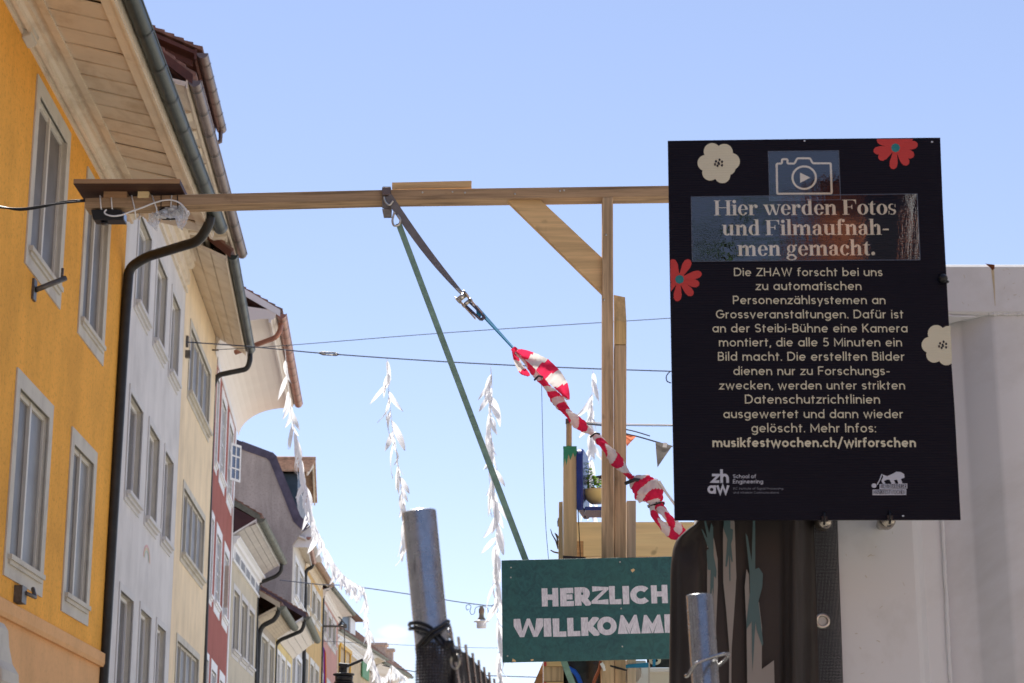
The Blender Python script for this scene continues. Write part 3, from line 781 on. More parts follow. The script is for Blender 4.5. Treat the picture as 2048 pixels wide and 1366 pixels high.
# --- 10. pink house --------------------------------------------------------------
h = House(88, -.098, 97.8, -.090)
M['pink'] = stucco('dusty_pink_stucco', (.58, .32, .27), .0, 80, .1)
h.wm = M['pink']
tag(h.root, 'dusty pink house with a pale curved eave and a rainbow flag on its front', 'house', 'town houses along the left side of the street')
op = [h.window((a, b, c, d), M['stone_trim_grey'], M['grey_pane'], M['stone_trim'], .25, lights=2, recess=.05) for a, b in ((.3, 2.4), (3.0, 5.3), (5.8, 8.3)) for c, d in ((10.95, 12.55), (7.6, 9.4), (4.4, 6.1))]
h.wall(M['pink'], 13.0, op)
h.eaves((665, 1174), (708, 1228), 13.2, M['gutter_grey'], 13.0, style='moulded', nboard=3, soffit_m=M['cove'], r=.1, seam=1.5, pitch=30)

# --- 11. house with fascia and dark dormer -----------------------------------------
h = House(98.0, -.0905, 113.0, -.0731)
M['sand'] = stucco('sand_stucco', (.66, .52, .34), .0, 80, .2)
h.wm = M['sand']
tag(h.root, 'sand coloured house with dark dormer and yellow framed shop front', 'house', 'town houses along the left side of the street')
op = [h.window((a, a + 2.0, c, d), M['stone_trim'], M['grey_pane'], M['stone_trim'], .25, lights=2, recess=.05) for a in (1.0, 4.2, 7.6, 11) for c, d in ((8.0, 9.9), (4.6, 6.6))]
h.wall(M['sand'], 12.2, op)
h.eaves((679.5, 1258), (775, 1319), 12.4, M['gutter_grey'], 12.0, style='moulded', nboard=3, soffit_m=M['tan_boards'], fascia_m=M['white_trim'], r=.1, seam=2, pitch=38, tile_m=M['tile'])
p = h.loc(W(690, 1268, 101))
mb = h.mb(); mb.box(p.x - 2.2, p.x + 3.2, p.y - 3.5, p.y + .12, p.z - .1, p.z + 1.05); mb.build('dormer', M['blue_sheet'], h.root)
mb = h.mb(); mb.prism([(p.x - 2.8, p.y + .6, p.z + 1.06), (p.x + 3.9, p.y + .6, p.z + 1.06), (p.x + 3.4, p.y + .1, p.z + 1.4), (p.x - 2.3, p.y + .1, p.z + 1.4)], (0, -3, 0)); mb.build('dormer_roof', M['tile'], h.root)
mb = h.mb(); mb.box(p.x + .6, p.x + 2.8, p.y + .12, p.y + .2, p.z + .1, p.z + .95); mb.build('dormer_window', M['white_trim'], h.root)
a = h.hit(728, 1340); mb = h.mb(); mb.box(a[0] - 1.6, a[0] + 1.6, .05, .12, a[1] - .5, a[1] + .35)
mb.build('shop_fascia', paint('green_fascia', (.12, .32, .16), .6), h.root)
a = h.hit(684, 1330); mb = h.mb()
for j in range(3): x = a[0] - 1.5 + j * 2.2; mb.box(x, x + .18, .03, .1, a[1] - 4, a[1] + 1.0)
mb.box(a[0] - 1.5, a[0] + 3.08, .101, .14, a[1] + .8, a[1] + 1.0)
mb.build('yellow_frame', paint('signal_yellow_paint', (.75, .42, .03), .5), h.root)

# --- 12. last house ----------------------------------------------------------------
h = House(113.2, -.0735, 132.0, -.058)
M['far_wall'] = stucco('far_grey_beige_stucco', (.55, .48, .40), .0, 80, .2)
h.wm = M['far_wall']
tag(h.root, 'farthest house of the row, brown roof with a pale brick chimney stack above the bend', 'house', 'town houses along the left side of the street')
op = [h.window((a, a + 2.0, 6.6, 8.9), M['stone_trim'], M['grey_pane'], M['stone_trim'], .25, lights=2, recess=.05) for a in (1.0, 5, 9, 13)]
h.wall(M['far_wall'], 11.6, op)
h.eaves((766, 1323), (824, 1354), 12.3, M['gutter_grey'], 11.7, style='moulded', nboard=3, soffit_m=M['cove'], r=.12, seam=3, pitch=38)
for (u, v, wd, ht) in ((766, 1306, 1.0, 1.2), (780, 1312, .6, .8)):
    p = h.loc(W(u, v, 121)); mb = h.mb(); mb.box(p.x - wd / 2, p.x + wd / 2, p.y - 1, p.y + .2, p.z - 2.5, p.z + ht * .35)
    mb.box(p.x - wd / 2 - .1, p.x + wd / 2 + .1, p.y - 1.1, p.y + .3, p.z + ht * .35 + .001, p.z + ht * .35 + .16)
    mb.build('chimney', paint('pale_brick', (.66, .52, .42), .9, var=.25, scale=6), h.root)

# ================================================================== things nearer the viewer
class Thing:
    def __init__(s, name, loc, label, cat, group=None):
        s.root = empty(name, loc); s.inv = Matrix.Translation(-Vector(loc)); tag(s.root, label, cat, group)
    def part(s, mb, name, m, parent=None, recalc=True, label=None):
        o = mb.build(name, m, parent or s.root, recalc, s.inv)
        if label: o['label'] = label
        return o
def smooth_path(pts, n=6):
    P = [Vector(p) for p in pts]; out = []
    for i in range(len(P) - 1):
        p0, p1, p2, p3 = P[max(i - 1, 0)], P[i], P[i + 1], P[min(i + 2, len(P) - 1)]
        for k in range(n):
            t = k / n
            out.append(.5 * ((2 * p1) + (p2 - p0) * t + (2 * p0 - 5 * p1 + 4 * p2 - p3) * t * t + (3 * p1 - p0 - 3 * p2 + p3) * t ** 3))
    return out + [P[-1]]
def face_slab(px, Y, depth, mb=None):
    """board whose front face shows those corners at distance Y; extruded backwards"""
    mb = mb or MB(); mb.prism([W(u, v, Y) for u, v in px], (0, depth, 0)); return mb

M['beam'] = wood('weathered_spruce_beam', (.43, .28, .16), 'x', .38)
M['post'] = wood('spruce_post', (.57, .39, .23), 'z', .45)
M['post_pale'] = wood('pale_spruce_post', (.66, .50, .29), 'z', .72)
M['brace'] = wood('planed_brace', (.74, .49, .24), 'x', .7, .6)
M['plank_pale'] = wood('pale_spruce_planks', (.90, .68, .36), 'x', .86, .4)
M['ply'] = wood('film_faced_plywood', (.065, .028, .017), 'x', .7, .8, .55, False)
M['ply_edge'] = wood('plywood_edge', (.42, .24, .12), 'x', .6)
M['green_paint'] = paint('green_brushed_paint', (.03, .26, .15), .6, var=.2, scale=10)
M['strap_grey'] = paint('grey_webbing', (.17, .15, .15), .85, var=.15, scale=30, bstr=.3, bscale=300)
M['strap_teal'] = paint('faded_green_webbing', (.20, .31, .25), .8, var=.2, scale=25, bstr=.3, bscale=300)
M['strap_blue'] = paint('blue_webbing', (.02, .20, .36), .7, var=.1, scale=30, bstr=.2, bscale=300)
M['chrome'] = paint('zinc_plated_steel', (.55, .52, .46), .3, .9, var=.2, scale=60)
M['white_tie'] = paint('white_cable_tie', (.78, .76, .74), .45, var=.03)

# ------------------------------------------------------------------ wooden gallows over the street
g0 = W(1215, 1115, 11.0); g0.z = 0
T = Thing('wooden_gallows', g0, 'spruce timber gallows with a long beam reaching left over the street and a diagonal brace', 'wooden frame')
bm_ = face_slab([(170, 396), (380, 388.5), (790, 379), (1345, 371), (1345, 392.5), (790, 400), (380, 410.5), (170, 416)], 11.0, .13); o = T.part(bm_, 'beam', M['beam']); bevel(o, .003)
P = face_slab([(1205, 395), (1226, 394.5), (1228, 1120), (1204, 1120)], 11.0 - .004, .06); q = W(1215, 1120, 11)
def post(px, Y, dp, name, m):
    t0, t1 = W(*px[0], Y), W(*px[1], Y)
    mb = MB(); b0, b1 = W(*px[3], Y), W(*px[2], Y)
    e0 = b0 + (b0 - t0) * (b0.z / (t0.z - b0.z)); e1 = b1 + (b1 - t1) * (b1.z / (t1.z - b1.z)); e0.z = e1.z = 0
    mb.prism([t0, t1, e1, e0], (0, dp, 0)); return mb
o = T.part(post([(1205, 394.5), (1226, 394.2), (1228, 1120), (1204.5, 1120)], 10.996, .11, '', 0), 'post', M['post']); bevel(o, .003)
o = T.part(post([(1229, 690), (1253, 690), (1252, 1120), (1229.5, 1120)], 11.03, .1, '', 0), 'doubling_post', M['post']); bevel(o, .003)
mb = MB(); c = [W(1230, 640, 11.0), W(1253, 645, 11.0), W(1253, 688, 11.03), W(1229.5, 688, 11.03)]
mb = MB(); y0, y1 = 11.03, 11.13
a0, a1 = W(1230, 640, y0), W(1253, 645, y0); b0, b1 = W(1229.6, 688.6, y0), W(1253, 688.6, y0)
k = Vector((0, .1, .185))
mb.add([a0, a1, b1, b0, a0 + k, a1 + k, b1 + Vector((0, .1, 0)), b0 + Vector((0, .1, 0))], [(0, 1, 2, 3), (4, 5, 6, 7), (0, 1, 5, 4), (3, 2, 6, 7), (0, 3, 7, 4), (1, 2, 6, 5)])
T.part(mb, 'post_offcut', wood('fresh_offcut', (.66, .44, .2), 'z', .7))
o = T.part(post([(1253.6, 1001), (1272, 1001), (1272, 1120), (1253.8, 1120)], 11.12, .08, '', 0), 'side_post', wood('grey_planed_post', (.56, .45, .33), 'z', .75)); bevel(o, .003)
o = T.part(face_slab([(1014, 400), (1078, 397), (1205, 516), (1205.5, 587)], 11.035, .055), 'brace', M['brace']); bevel(o, .002)
o = T.part(face_slab([(784, 365), (943, 361.5), (943, 375), (784, 378.5)], 11.06, .02), 'top_plank', M['brace'])
mb = MB()
for u, v in ((845, 385), (905, 384), (930, 385.5), (1120, 382), (1128, 381), (1212, 470), (1030, 388), (1208, 600)):
    p = W(u, v, 10.992); mb.lathe(p, [(0, 0), (.006, 0), (.006, .003), (0, .004)], 8, axis=(0, -1, 0))
T.part(mb, 'screw', M['chrome'], recalc=False)

# ------------------------------------------------------------------ camera pack on the beam's end
T = Thing('rain_cover_board', W(260, 385, 11.0), 'brown film-faced plywood board laid flat on top of the beam end', 'board')
zt = W(250, 358, 10.86).z; zb = W(250, 368, 10.86).z
A = W(147, 362, 10.86); B = W(360, 362, 10.86)
mb = MB(); mb.box(A.x, B.x, 10.86, 11.24, zb, zt)
o = T.part(mb, 'plywood_sheet', M['ply']); bevel(o, .002)
mb = MB(); mb.box(A.x + .001, B.x - .001, 10.855, 10.8597, zb + .003, zt - .002); T.part(mb, 'sheet_edge', M['ply_edge'])
for u0, u1, m in ((208, 254, 'ply_edge'), (276, 298, 'plank_pale')):
    a, b = W(u0, 390, 11.0), W(u1, 390, 11.0); mb = MB(); mb.box(a.x, b.x, 10.99, 11.1, W(250, 396, 11).z, zb - .001); T.part(mb, 'spacer_block', M[m])
c = W(215, 420, 11.03)
T = Thing('counting_camera', c, 'small black box camera strapped under the left end of the beam', 'camera')
a, b = W(183, 419, 11.02), W(245, 419, 11.02); z0 = W(210, 437, 11.0).z
mb = MB(); zz = W(210, 418.6, 11).z; mb.add([(a.x, 11.0, zz), (b.x, 11.0, zz), (b.x, 11.13, zz), (a.x, 11.13, zz), (a.x + .012, 11.02, z0), (b.x + .012, 11.02, z0), (b.x + .012, 11.12, z0), (a.x + .012, 11.12, z0)],
    [(0, 1, 2, 3), (4, 5, 6, 7), (0, 1, 5, 4), (1, 2, 6, 5), (2, 3, 7, 6), (3, 0, 4, 7)]); bevel(T.part(mb, 'housing', M['black_plastic']), .006)
mb = MB(); mb.box(b.x + .004, b.x + .012, 11.02, 11.1, z0 + .006, zz - .01); T.part(mb, 'front_glass', M['blue_pane'])
mb = MB(); mb.lathe((a.x + .07, 11.07, z0 - .001), [(0, 0), (.02, 0), (.02, -.012), (0, -.012)], 14); T.part(mb, 'lens', M['black_plastic'])
# cable ties round the beam
zt_b, zb_b = W(300, 393, 11).z, W(300, 413, 11).z
for u, lean, col, dn in ((200, 3, 0, 0), (222, 3, 0, 0), (263, 9, 0, 12), (304, 13, 0, 24), (343, -2, 0, 14), (322, 0, 1, 0), (355, 1, 1, 0)):
    p = W(u, 392.5, 10.992); q = W(u + lean * .7, 416.5, 10.992); r_ = W(u + lean, 432 + dn * .6, 11.07)
    pts = [p + Vector((0, .14, .004)), p + Vector((0, .0, .004)), q + Vector((0, 0, 0))]
    pts += [r_, q + Vector((.006, .145, 0))] if dn else [q + Vector((0, .145, -.004))]
    mb = MB(); mb.tube(pts + [p + Vector((0, .14, .004))], .0042 if not col else .003, 6)
    lab = {200: 'white cable tie nearest to the cut end of the beam', 222: 'second white cable tie from the cut beam end, over the black box', 263: 'white cable tie right of the black box, long tail below the beam',
           304: 'leaning white cable tie at the left side of the wrapped device', 343: 'white cable tie across the middle of the wrapped device',
           322: 'thin black cable tie left of the upright white one on the wrapped device', 355: 'thin black cable tie at the right end of the wrapped device'}[u]
    tag(mb.build('cable_tie', M['white_tie'] if not col else M['black_plastic'], recalc=False), lab, 'cable tie', 'white cable ties on the beam end' if not col else 'black cable ties on the beam end')
mb = MB(); mb.tube(smooth_path([W(u, v, 10.975) for u, v in ((213, 419), (209, 424), (213, 429), (226, 432), (243, 430), (262, 423), (285, 415), (305, 407), (325, 401), (342, 400), (356, 404), (366, 412), (372, 421), (374, 428))]), .0052, 8)
tag(mb.build('white_cable', M['white_tie'], recalc=False), 'thin white cable curling from the black box along the beam to the wrapped device', 'cable')
for i, (pth, r_) in enumerate(((((-60, 404), (0, 413), (40, 420), (85, 414), (130, 403), (172, 400)), .006), (((-60, 407), (0, 415), (45, 417), (90, 411), (130, 406), (172, 402)), .006))):
    mb = MB(); mb.tube(smooth_path([W(u, v, 11.05 - .02 * i) for u, v in pth]), r_, 8)
    tag(mb.build('power_cable', M['black_plastic'], recalc=False), ('upper' if i == 0 else 'lower') + ' black power cable leaving the beam end to the left', 'cable', 'pair of black cables leading left from the beam')
# device wrapped in clear plastic
def film_mat(name, tint=(.85, .86, .88), op=.35):
    m = bpy.data.materials.new(name); m.use_nodes = True; nt = m.node_tree; nt.nodes.clear()
    o_ = nt.nodes.new('ShaderNodeOutputMaterial'); t = nt.nodes.new('ShaderNodeBsdfTransparent'); g = nt.nodes.new('ShaderNodeBsdfGlossy'); d = nt.nodes.new('ShaderNodeBsdfTranslucent')
    d2 = nt.nodes.new('ShaderNodeBsdfDiffuse'); d.inputs[0].default_value = (*tint, 1); d2.inputs[0].default_value = (*tint, 1)
    g.inputs['Roughness'].default_value = .15
    a1 = nt.nodes.new('ShaderNodeMixShader'); a1.inputs[0].default_value = .5; nt.links.new(d.outputs[0], a1.inputs[1]); nt.links.new(d2.outputs[0], a1.inputs[2])
    a2 = nt.nodes.new('ShaderNodeMixShader'); a2.inputs[0].default_value = .25; nt.links.new(a1.outputs[0], a2.inputs[1]); nt.links.new(g.outputs[0], a2.inputs[2])
    a3 = nt.nodes.new('ShaderNodeMixShader'); n = noise(nt, mapping(nt, 1), 30, 4, .6); 
    r_ = ramp(nt, n, [(.35, (op * .7,) * 3), (.65, (min(1, op * 1.3),) * 3)]); nt.links.new(r_, a3.inputs[0])
    nt.links.new(t.outputs[0], a3.inputs[1]); nt.links.new(a2.outputs[0], a3.inputs[2]); nt.links.new(a3.outputs[0], o_.inputs[0])
    return m
M['poly'] = film_mat('crumpled_clear_plastic', op=.75)
T = Thing('wrapped_device', W(345, 425, 11.05), 'dark rounded device wrapped in crumpled clear plastic hanging under the beam', 'device')
c = W(344, 426, 11.04)
mb = MB(); mb.lathe(c + Vector((-.075, 0, -.005)), [(0, 0), (.03, .002), (.04, .02), (.042, .1), (.036, .135), (0, .15)], 18, axis=(1, 0, .05)); T.part(mb, 'device_body', M['black_plastic'], recalc=False)
def crumple(outline, Y, amp, seed):
    rnd = random.Random(seed); bm = bmesh.new()
    vs = [bm.verts.new(W(u, v, Y)) for u, v in outline]; f = bm.faces.new(vs)
    bmesh.ops.triangulate(bm, faces=bm.faces[:]); bmesh.ops.subdivide_edges(bm, edges=bm.edges[:], cuts=4, use_grid_fill=True)
    for v in bm.verts: v.co += Vector((rnd.uniform(-.3, .3), rnd.uniform(-1, 1), rnd.uniform(-.3, .3))) * amp
    out = MB(); bm.verts.ensure_lookup_table()
    out.add([v.co.copy() for v in bm.verts], [[w.index for w in f.verts] for f in bm.faces], 0, False); bm.free(); return out
T.part(crumple([(305, 427), (316, 421), (342, 412), (362, 409), (374, 420), (372, 436), (340, 437), (318, 436)], 10.985, .012, 3), 'plastic_wrap', M['poly'], recalc=False)
T.part(crumple([(298, 428), (306, 424), (318, 427), (317, 458), (312, 461), (303, 452), (295, 446)], 10.98, .016, 4), 'plastic_wrap', M['poly'], recalc=False)
T.part(crumple([(349, 434), (362, 432), (372, 418), (379, 424), (376, 440), (366, 459), (358, 456), (353, 446)], 10.98, .014, 5), 'plastic_wrap', M['poly'], recalc=False)

# ------------------------------------------------------------------ straps, ratchet, barrier tape
def ribbon(pts, widths, mb, thick=.0025, twist=None, mi=0, normal=Vector((0, -1, 0))):
    P = [Vector(p) for p in pts]; n = len(P); vs = []
    for i, p in enumerate(P):
        d = (P[min(i + 1, n - 1)] - P[max(i - 1, 0)]).normalized()
        side = d.cross(normal).normalized(); nn = side.cross(d).normalized()
        a = twist[i] if twist else 0
        s_ = side * math.cos(a) + nn * math.sin(a); t_ = nn * math.cos(a) - side * math.sin(a); w = widths[i] / 2
        vs += [p + s_ * w + t_ * thick, p - s_ * w + t_ * thick, p - s_ * w - t_ * thick, p + s_ * w - t_ * thick]
    fs = [(4 * i + k, 4 * i + (k + 1) % 4, 4 * i + 4 + (k + 1) % 4, 4 * i + 4 + k) for i in range(n - 1) for k in range(4)] + [(0, 1, 2, 3), (4 * n - 4, 4 * n - 3, 4 * n - 2, 4 * n - 1)]
    mb.add(vs, fs, mi); return mb
px = 11 / 3850 / .95
T = Thing('ratchet_strap', W(930, 600, 10.95), 'grey lashing strap looped over the beam, with a metal ratchet and short blue tail', 'lashing strap')
pts = [W(776 + (930 - 776) * t, 392 + (594 - 392) * t + 9 * math.sin(math.pi * t), 10.97) for t in [i / 24 for i in range(25)]]
T.part(ribbon(pts, [.049 * 1.0] * 25, MB(), twist=[1.15 * (i / 24) ** 1.6 for i in range(25)]), 'webbing', M['strap_grey'])
a, b = W(765, 380, 10.985), W(781, 380, 10.985); zt, zb = W(770, 377, 10.98).z, W(770, 416, 10.98).z
mb = MB(); mb.box(a.x, b.x, 10.985, 10.99, zb, zt + .01); mb.box(a.x, b.x, 10.985, 11.14, zt + .0101, zt + .014); mb.box(a.x, b.x, 11.136, 11.14, zb - .01, zt + .01); mb.box(a.x, b.x, 10.985, 11.135, zb - .008, zb - .004)
T.part(mb, 'loop', M['strap_grey'])
mb = MB(); a, b = W(764, 379, 10.97), W(782, 379, 10.97); mb.box(a.x, b.x, 10.965, 10.98, W(770, 394, 11).z, W(770, 378, 11).z); bevel(T.part(mb, 'buckle', M['gutter_brown']), .004)
mb = MB(); mb.tube(smooth_path([W(u, v, 10.96) for u, v in ((768, 394), (771, 404), (779, 410), (786, 402))]), .006, 8)
mb.tube(smooth_path([W(u, v, 10.96) for u, v in ((789, 424), (785, 440), (788, 451), (797, 450), (801, 440), (795, 430))]), .0065, 8); T.part(mb, 'hook', M['chrome'], recalc=False)
# ratchet body
ax0, ax1 = W(924, 594, 10.95), W(958, 632, 10.95); d = (ax1 - ax0).normalized(); sd_ = d.cross(Vector((0, -1, 0))).normalized()
mb = MB()
for k in (-1, 1):
    o_ = sd_ * k * .024
    mb.prism([ax0 + o_ - Vector((0, .03, 0)), ax1 + o_ - Vector((0, .012, 0)), ax1 + o_ + Vector((0, .02, 0)), ax0 + o_ + Vector((0, .03, 0))], sd_ * .004 * k)
mb.tube([ax0 - sd_ * .03, ax0 + sd_ * .03], .017, 12); c = ax0.lerp(ax1, .3); mb.tube([c - sd_ * .034, c + sd_ * .034], .012, 12); mb.lathe(ax0 + sd_ * .03, [(0, 0), (.026, 0), (.026, .005), (0, .005)], 12, axis=sd_)
mb.lathe(ax0 - sd_ * .034, [(0, 0), (.026, 0), (.026, .005), (0, .005)], 12, axis=sd_)
T.part(mb, 'ratchet', M['chrome'])
h0, h1 = W(932, 612, 10.93), W(962, 640, 10.92); mb = MB(); mb.tube([h0, h1], .008, 8); mb.tube([h0 - sd_ * .03, h1 - sd_ * .03], .006, 8); mb.tube([h1, h1 - sd_ * .03], .01, 8); T.part(mb, 'ratchet_handle', M['dark_metal'])
mb = MB(); mb.prism([W(u, v, 10.93) for u, v in ((952, 616), (961, 622), (962, 632), (960, 640), (953, 630))], (0, .004, 0)); T.part(mb, 'strap_tail', M['strap_blue'])
pts = [W(950 + 78 * t, 612 + 86 * t, 10.95) for t in [i / 8 for i in range(9)]]
T.part(ribbon(pts, [.05] * 9, MB(), .0035, twist=[1.0 + .25 * i / 8 for i in range(9)]), 'blue_webbing', M['strap_blue'])
pts = [W(797 + .3777 * (v - 447), v, 10.985) for v in range(447, 1420, 30)]
mb = ribbon(pts, [.0355] * len(pts), MB(), .003)
tag(mb.build('guy_strap', M['strap_teal']), 'faded green webbing strap running straight down from the hook behind the teal board', 'strap')

# barrier tape wound round the strap
M['tape_red'] = paperish('barrier_tape_red', (.70, .035, .10), .4)
M['tape_white'] = paperish('barrier_tape_white', (.74, .71, .69), .35)
def tape_rope(path, widths, seg, name_parent, seed=1, twist=2.4, start=0, Y0=10.9, lump=.25):
    """twisted, flattened bundle: bands of red and white cross it at a slant"""
    rnd = random.Random(seed); P = smooth_path([W(u, v, Y) for u, v, Y in path], 10); n = len(P)
    L = [0]
    for i in range(1, n): L.append(L[-1] + (P[i] - P[i - 1]).length)
    wd = [widths[min(int(i / (n - 1) * (len(widths) - 1)), len(widths) - 2)] + (widths[min(int(i / (n - 1) * (len(widths) - 1)) + 1, len(widths) - 1)] - widths[min(int(i / (n - 1) * (len(widths) - 1)), len(widths) - 2)]) * ((i / (n - 1) * (len(widths) - 1)) % 1) for i in range(n)]
    # resample finely
    m = int(L[-1] / .003); K = 24; rings = []; mats = []
    mb = MB()
    j = 0
    for q in range(m + 1):
        l = L[-1] * q / m
        while j < n - 2 and L[j + 1] < l: j += 1
        t = (l - L[j]) / max(L[j + 1] - L[j], 1e-6); p = P[j].lerp(P[j + 1], t); d = (P[j + 1] - P[j]).normalized(); w = (wd[j] * (1 - t) + wd[j + 1] * t) * px / 2
        sd2 = d.cross(Vector((0, -1, 0))).normalized(); nn = sd2.cross(d)
        ring = []
        for k in range(K):
            a = 2 * math.pi * k / K; rr = w * (1 + lump * .5 * math.sin(2 * a + l * 26) + lump * .35 * math.sin(5 * a - l * 47 + 1) + .20 * abs(math.sin(2.5 * a + l * 70)) + rnd.uniform(-.02, .02))
            if lump < .3:
                tw_ = l * 15; ex, ey = math.cos(a) * rr, math.sin(a) * rr * .6
                ring.append(p + sd2 * (ex * math.cos(tw_) - ey * math.sin(tw_)) * 1.0 + nn * (ex * math.sin(tw_) + ey * math.cos(tw_)))
            else: ring.append(p + sd2 * math.cos(a) * rr + nn * math.sin(a) * rr * .55)
        rings.append((l, ring))
    vs = [v for _, r_ in rings for v in r_]
    base = len(mb.v); mb.v += [Vector(v) for v in vs]
    for q in range(m):
        for k in range(K):
            a = 2 * math.pi * (k + .5) / K
            ph = (rings[q][0] / seg + twist * math.sin(a + .6) * .2 + .06 * math.sin(rings[q][0] * 31) + start)
            mb.f.append((base + q * K + k, base + q * K + (k + 1) % K, base + (q + 1) * K + (k + 1) % K, base + (q + 1) * K + k)); mb.m.append(int(ph) % 2); mb.sm.append(False)
    return mb
T = Thing('barrier_tape', W(1100, 770, 10.9), 'red and white barrier tape wound round the strap, loose flap flying at its upper end', 'barrier tape')
TM = [M['tape_red'], M['tape_white']]
T.part(tape_rope([(1026, 696, 10.9), (1055, 728, 10.9), (1083, 760, 10.9), (1110, 794, 10.9), (1140, 831, 10.88), (1165, 853, 10.87), (1190, 870, 10.86)], [9, 13, 15, 20, 23, 22, 17, 9], .058, None, 1), 'wound_tape', TM, recalc=False)
T.part(tape_rope([(1190, 870, 10.86), (1212, 896, 10.84), (1238, 928, 10.82), (1264, 958, 10.8)], [10, 20, 23, 23, 19, 13], .058, None, 2, start=1), 'wound_tape', TM, recalc=False)
T.part(tape_rope([(1266, 958, 10.8), (1288, 975, 10.79), (1305, 990, 10.78), (1312, 1008, 10.78)], [16, 34, 42, 36, 20], .048, None, 3, start=1, lump=.45), 'tape_bundle', TM, recalc=False)
T.part(tape_rope([(1314, 1008, 10.78), (1330, 1028, 10.76), (1350, 1052, 10.75), (1372, 1080, 10.74)], [14, 20, 22, 19], .05, None, 4, lump=.28), 'wound_tape', TM, recalc=False)
T.part(tape_rope([(1306, 1012, 10.77), (1312, 1036, 10.76), (1335, 1060, 10.75), (1362, 1076, 10.74), (1380, 1086, 10.74)], [10, 17, 20, 18, 14], .055, None, 5, start=1, lump=.28), 'wound_tape', TM, recalc=False)
# flying flap
def flap(ctr, wdt, Y, seg, seed):
    rnd = random.Random(seed); P = smooth_path([W(u, v, Y) for u, v in ctr], 8); n = len(P); mb = MB(); K = 6; l = 0
    for i, p in enumerate(P):
        t = i / (n - 1); k0 = t * (len(wdt) - 1); w = wdt[int(k0)] + (wdt[min(int(k0) + 1, len(wdt) - 1)] - wdt[int(k0)]) * (k0 % 1)
        d = (P[min(i + 1, n - 1)] - P[max(i - 1, 0)]).normalized(); sd2 = d.cross(Vector((0, -1, 0))).normalized()
        for k in range(K + 1):
            e = (k / K - .5); mb.v.append(p + sd2 * e * w * px + Vector((0, .018 * math.sin(t * 9 + e * 5) + .006 * rnd.uniform(-1, 1), 0)))
    for i in range(n - 1):
        l += (P[i + 1] - P[i]).length
        for k in range(K):
            mb.f.append((i * (K + 1) + k, i * (K + 1) + k + 1, (i + 1) * (K + 1) + k + 1, (i + 1) * (K + 1) + k)); mb.m.append(int(l / seg + .12 * (k - 3) / 3 + seed) % 2); mb.sm.append(True)
    return mb
T.part(flap([(1033, 702), (1058, 714), (1085, 730), (1108, 752), (1125, 776), (1136, 800)], [6, 22, 34, 32, 24, 7], 10.87, .085, 2), 'loose_flap', TM, recalc=False)
T.part(flap([(1026, 699), (1034, 722), (1046, 742), (1058, 752)], [5, 13, 14, 7], 10.93, .07, 2), 'loose_flap', TM, recalc=False)
for (u, v, w) in ((1077, 756, 16), (1190, 870, 18), (1268, 963, 34), (1312, 1009, 30)):
    a = W(u - w / 2, v + 4, 10.8); b = W(u + w / 2, v - 2, 10.8); mb = MB(); mb.tube([a, a.lerp(b, .5) + Vector((0, -.04, 0.006)), b], .011 if w > 25 else .006, 8); T.part(mb, 'black_tie', M['black_plastic'], recalc=False)
mb = MB(); mb.tube([W(1318, 962, 10.75), W(1332, 985, 10.75), W(1352, 1012, 10.74)], .008, 6); T.part(mb, 'loose_strand', M['tape_white'], recalc=False)
mb = MB(); mb.prism([W(u, v, 10.76) for u, v in ((1296, 962), (1312, 957), (1322, 970), (1318, 982), (1304, 972))], (0, .006, .0)); T.part(mb, 'loose_flap', M['tape_red'])

# ------------------------------------------------------------------ stuff of the welcome gate
T = Thing('painted_post', W(1140, 1110, 11.3) * 1.0, 'pale timber post with green paint brushed over its top, left of the gallows', 'post')
o = T.part(post([(1127, 894), (1153, 894), (1154, 1120), (1126.5, 1120)], 11.3, .06, '', 0), 'shaft', M['post_pale']); bevel(o, .003)
mb = face_slab([(1126.6, 893), (1153.4, 893), (1153.5, 906), (1150, 915), (1146, 905), (1141, 921), (1137, 908), (1133, 930), (1130, 916), (1126.7, 934)], 11.298, .001)
mb.prism([W(1126.6, 893, 11.298), W(1153.4, 893, 11.298), W(1153.4, 893, 11.298) + Vector((0, .064, 0)), W(1126.6, 893, 11.298) + Vector((0, .064, 0))], (0, 0, .002))
T.part(mb, 'green_paint', M['green_paint'])
mb = MB(); mb.tube([W(1138, 893, 11.33), W(1138, 848, 11.33)], .017, 14); T2 = Thing('round_stick', W(1138, 893, 11.33), 'round wooden stick with a rubber band top standing above the painted post', 'stick')
T2.part(mb, 'stick', M['post'], recalc=False)
mb = MB(); mb.tube([W(1138, 848, 11.33), W(1138, 838, 11.33)], .021, 14); mb.lathe(W(1144, 845, 11.3), [(0, 0), (.012, 0), (.012, .02), (0, .02)], 8); T2.part(mb, 'clamp', M['iron'], recalc=False)
mb = post([(1118, 1004), (1125.5, 1003), (1126, 1120), (1117, 1120)], 11.36, .05, '', 0)
o = mb.build('slim_post', M['post_pale']); tag(o, 'slim pale batten standing directly left of the painted post', 'post')
# plank wall behind
T = Thing('plank_wall', W(1250, 1115, 11.9), 'pale fresh spruce planks of the raised platform behind the posts', 'plank wall')
for v0, v1 in ((1044, 1112.5), (1114.0, 1180)):
    T.part(face_slab([(1150, v0), (1430, v0), (1430, v1), (1150, v1)], 11.9, .03), 'plank', M['plank_pale'])
mb = face_slab([(1153, 1082), (1167, 1082), (1167, 1120), (1153, 1120)], 11.5, .05); tag(mb.build('timber_offcut', M['beam']), 'short brown timber offcut beside the painted post', 'timber')
mb = face_slab([(1126, 1111), (1172, 1114), (1172, 1120), (1126, 1120)], 11.25, .01); tag(mb.build('rubber_sheet', M['black_plastic']), 'strip of black rubber just above the teal board', 'rubber sheet')
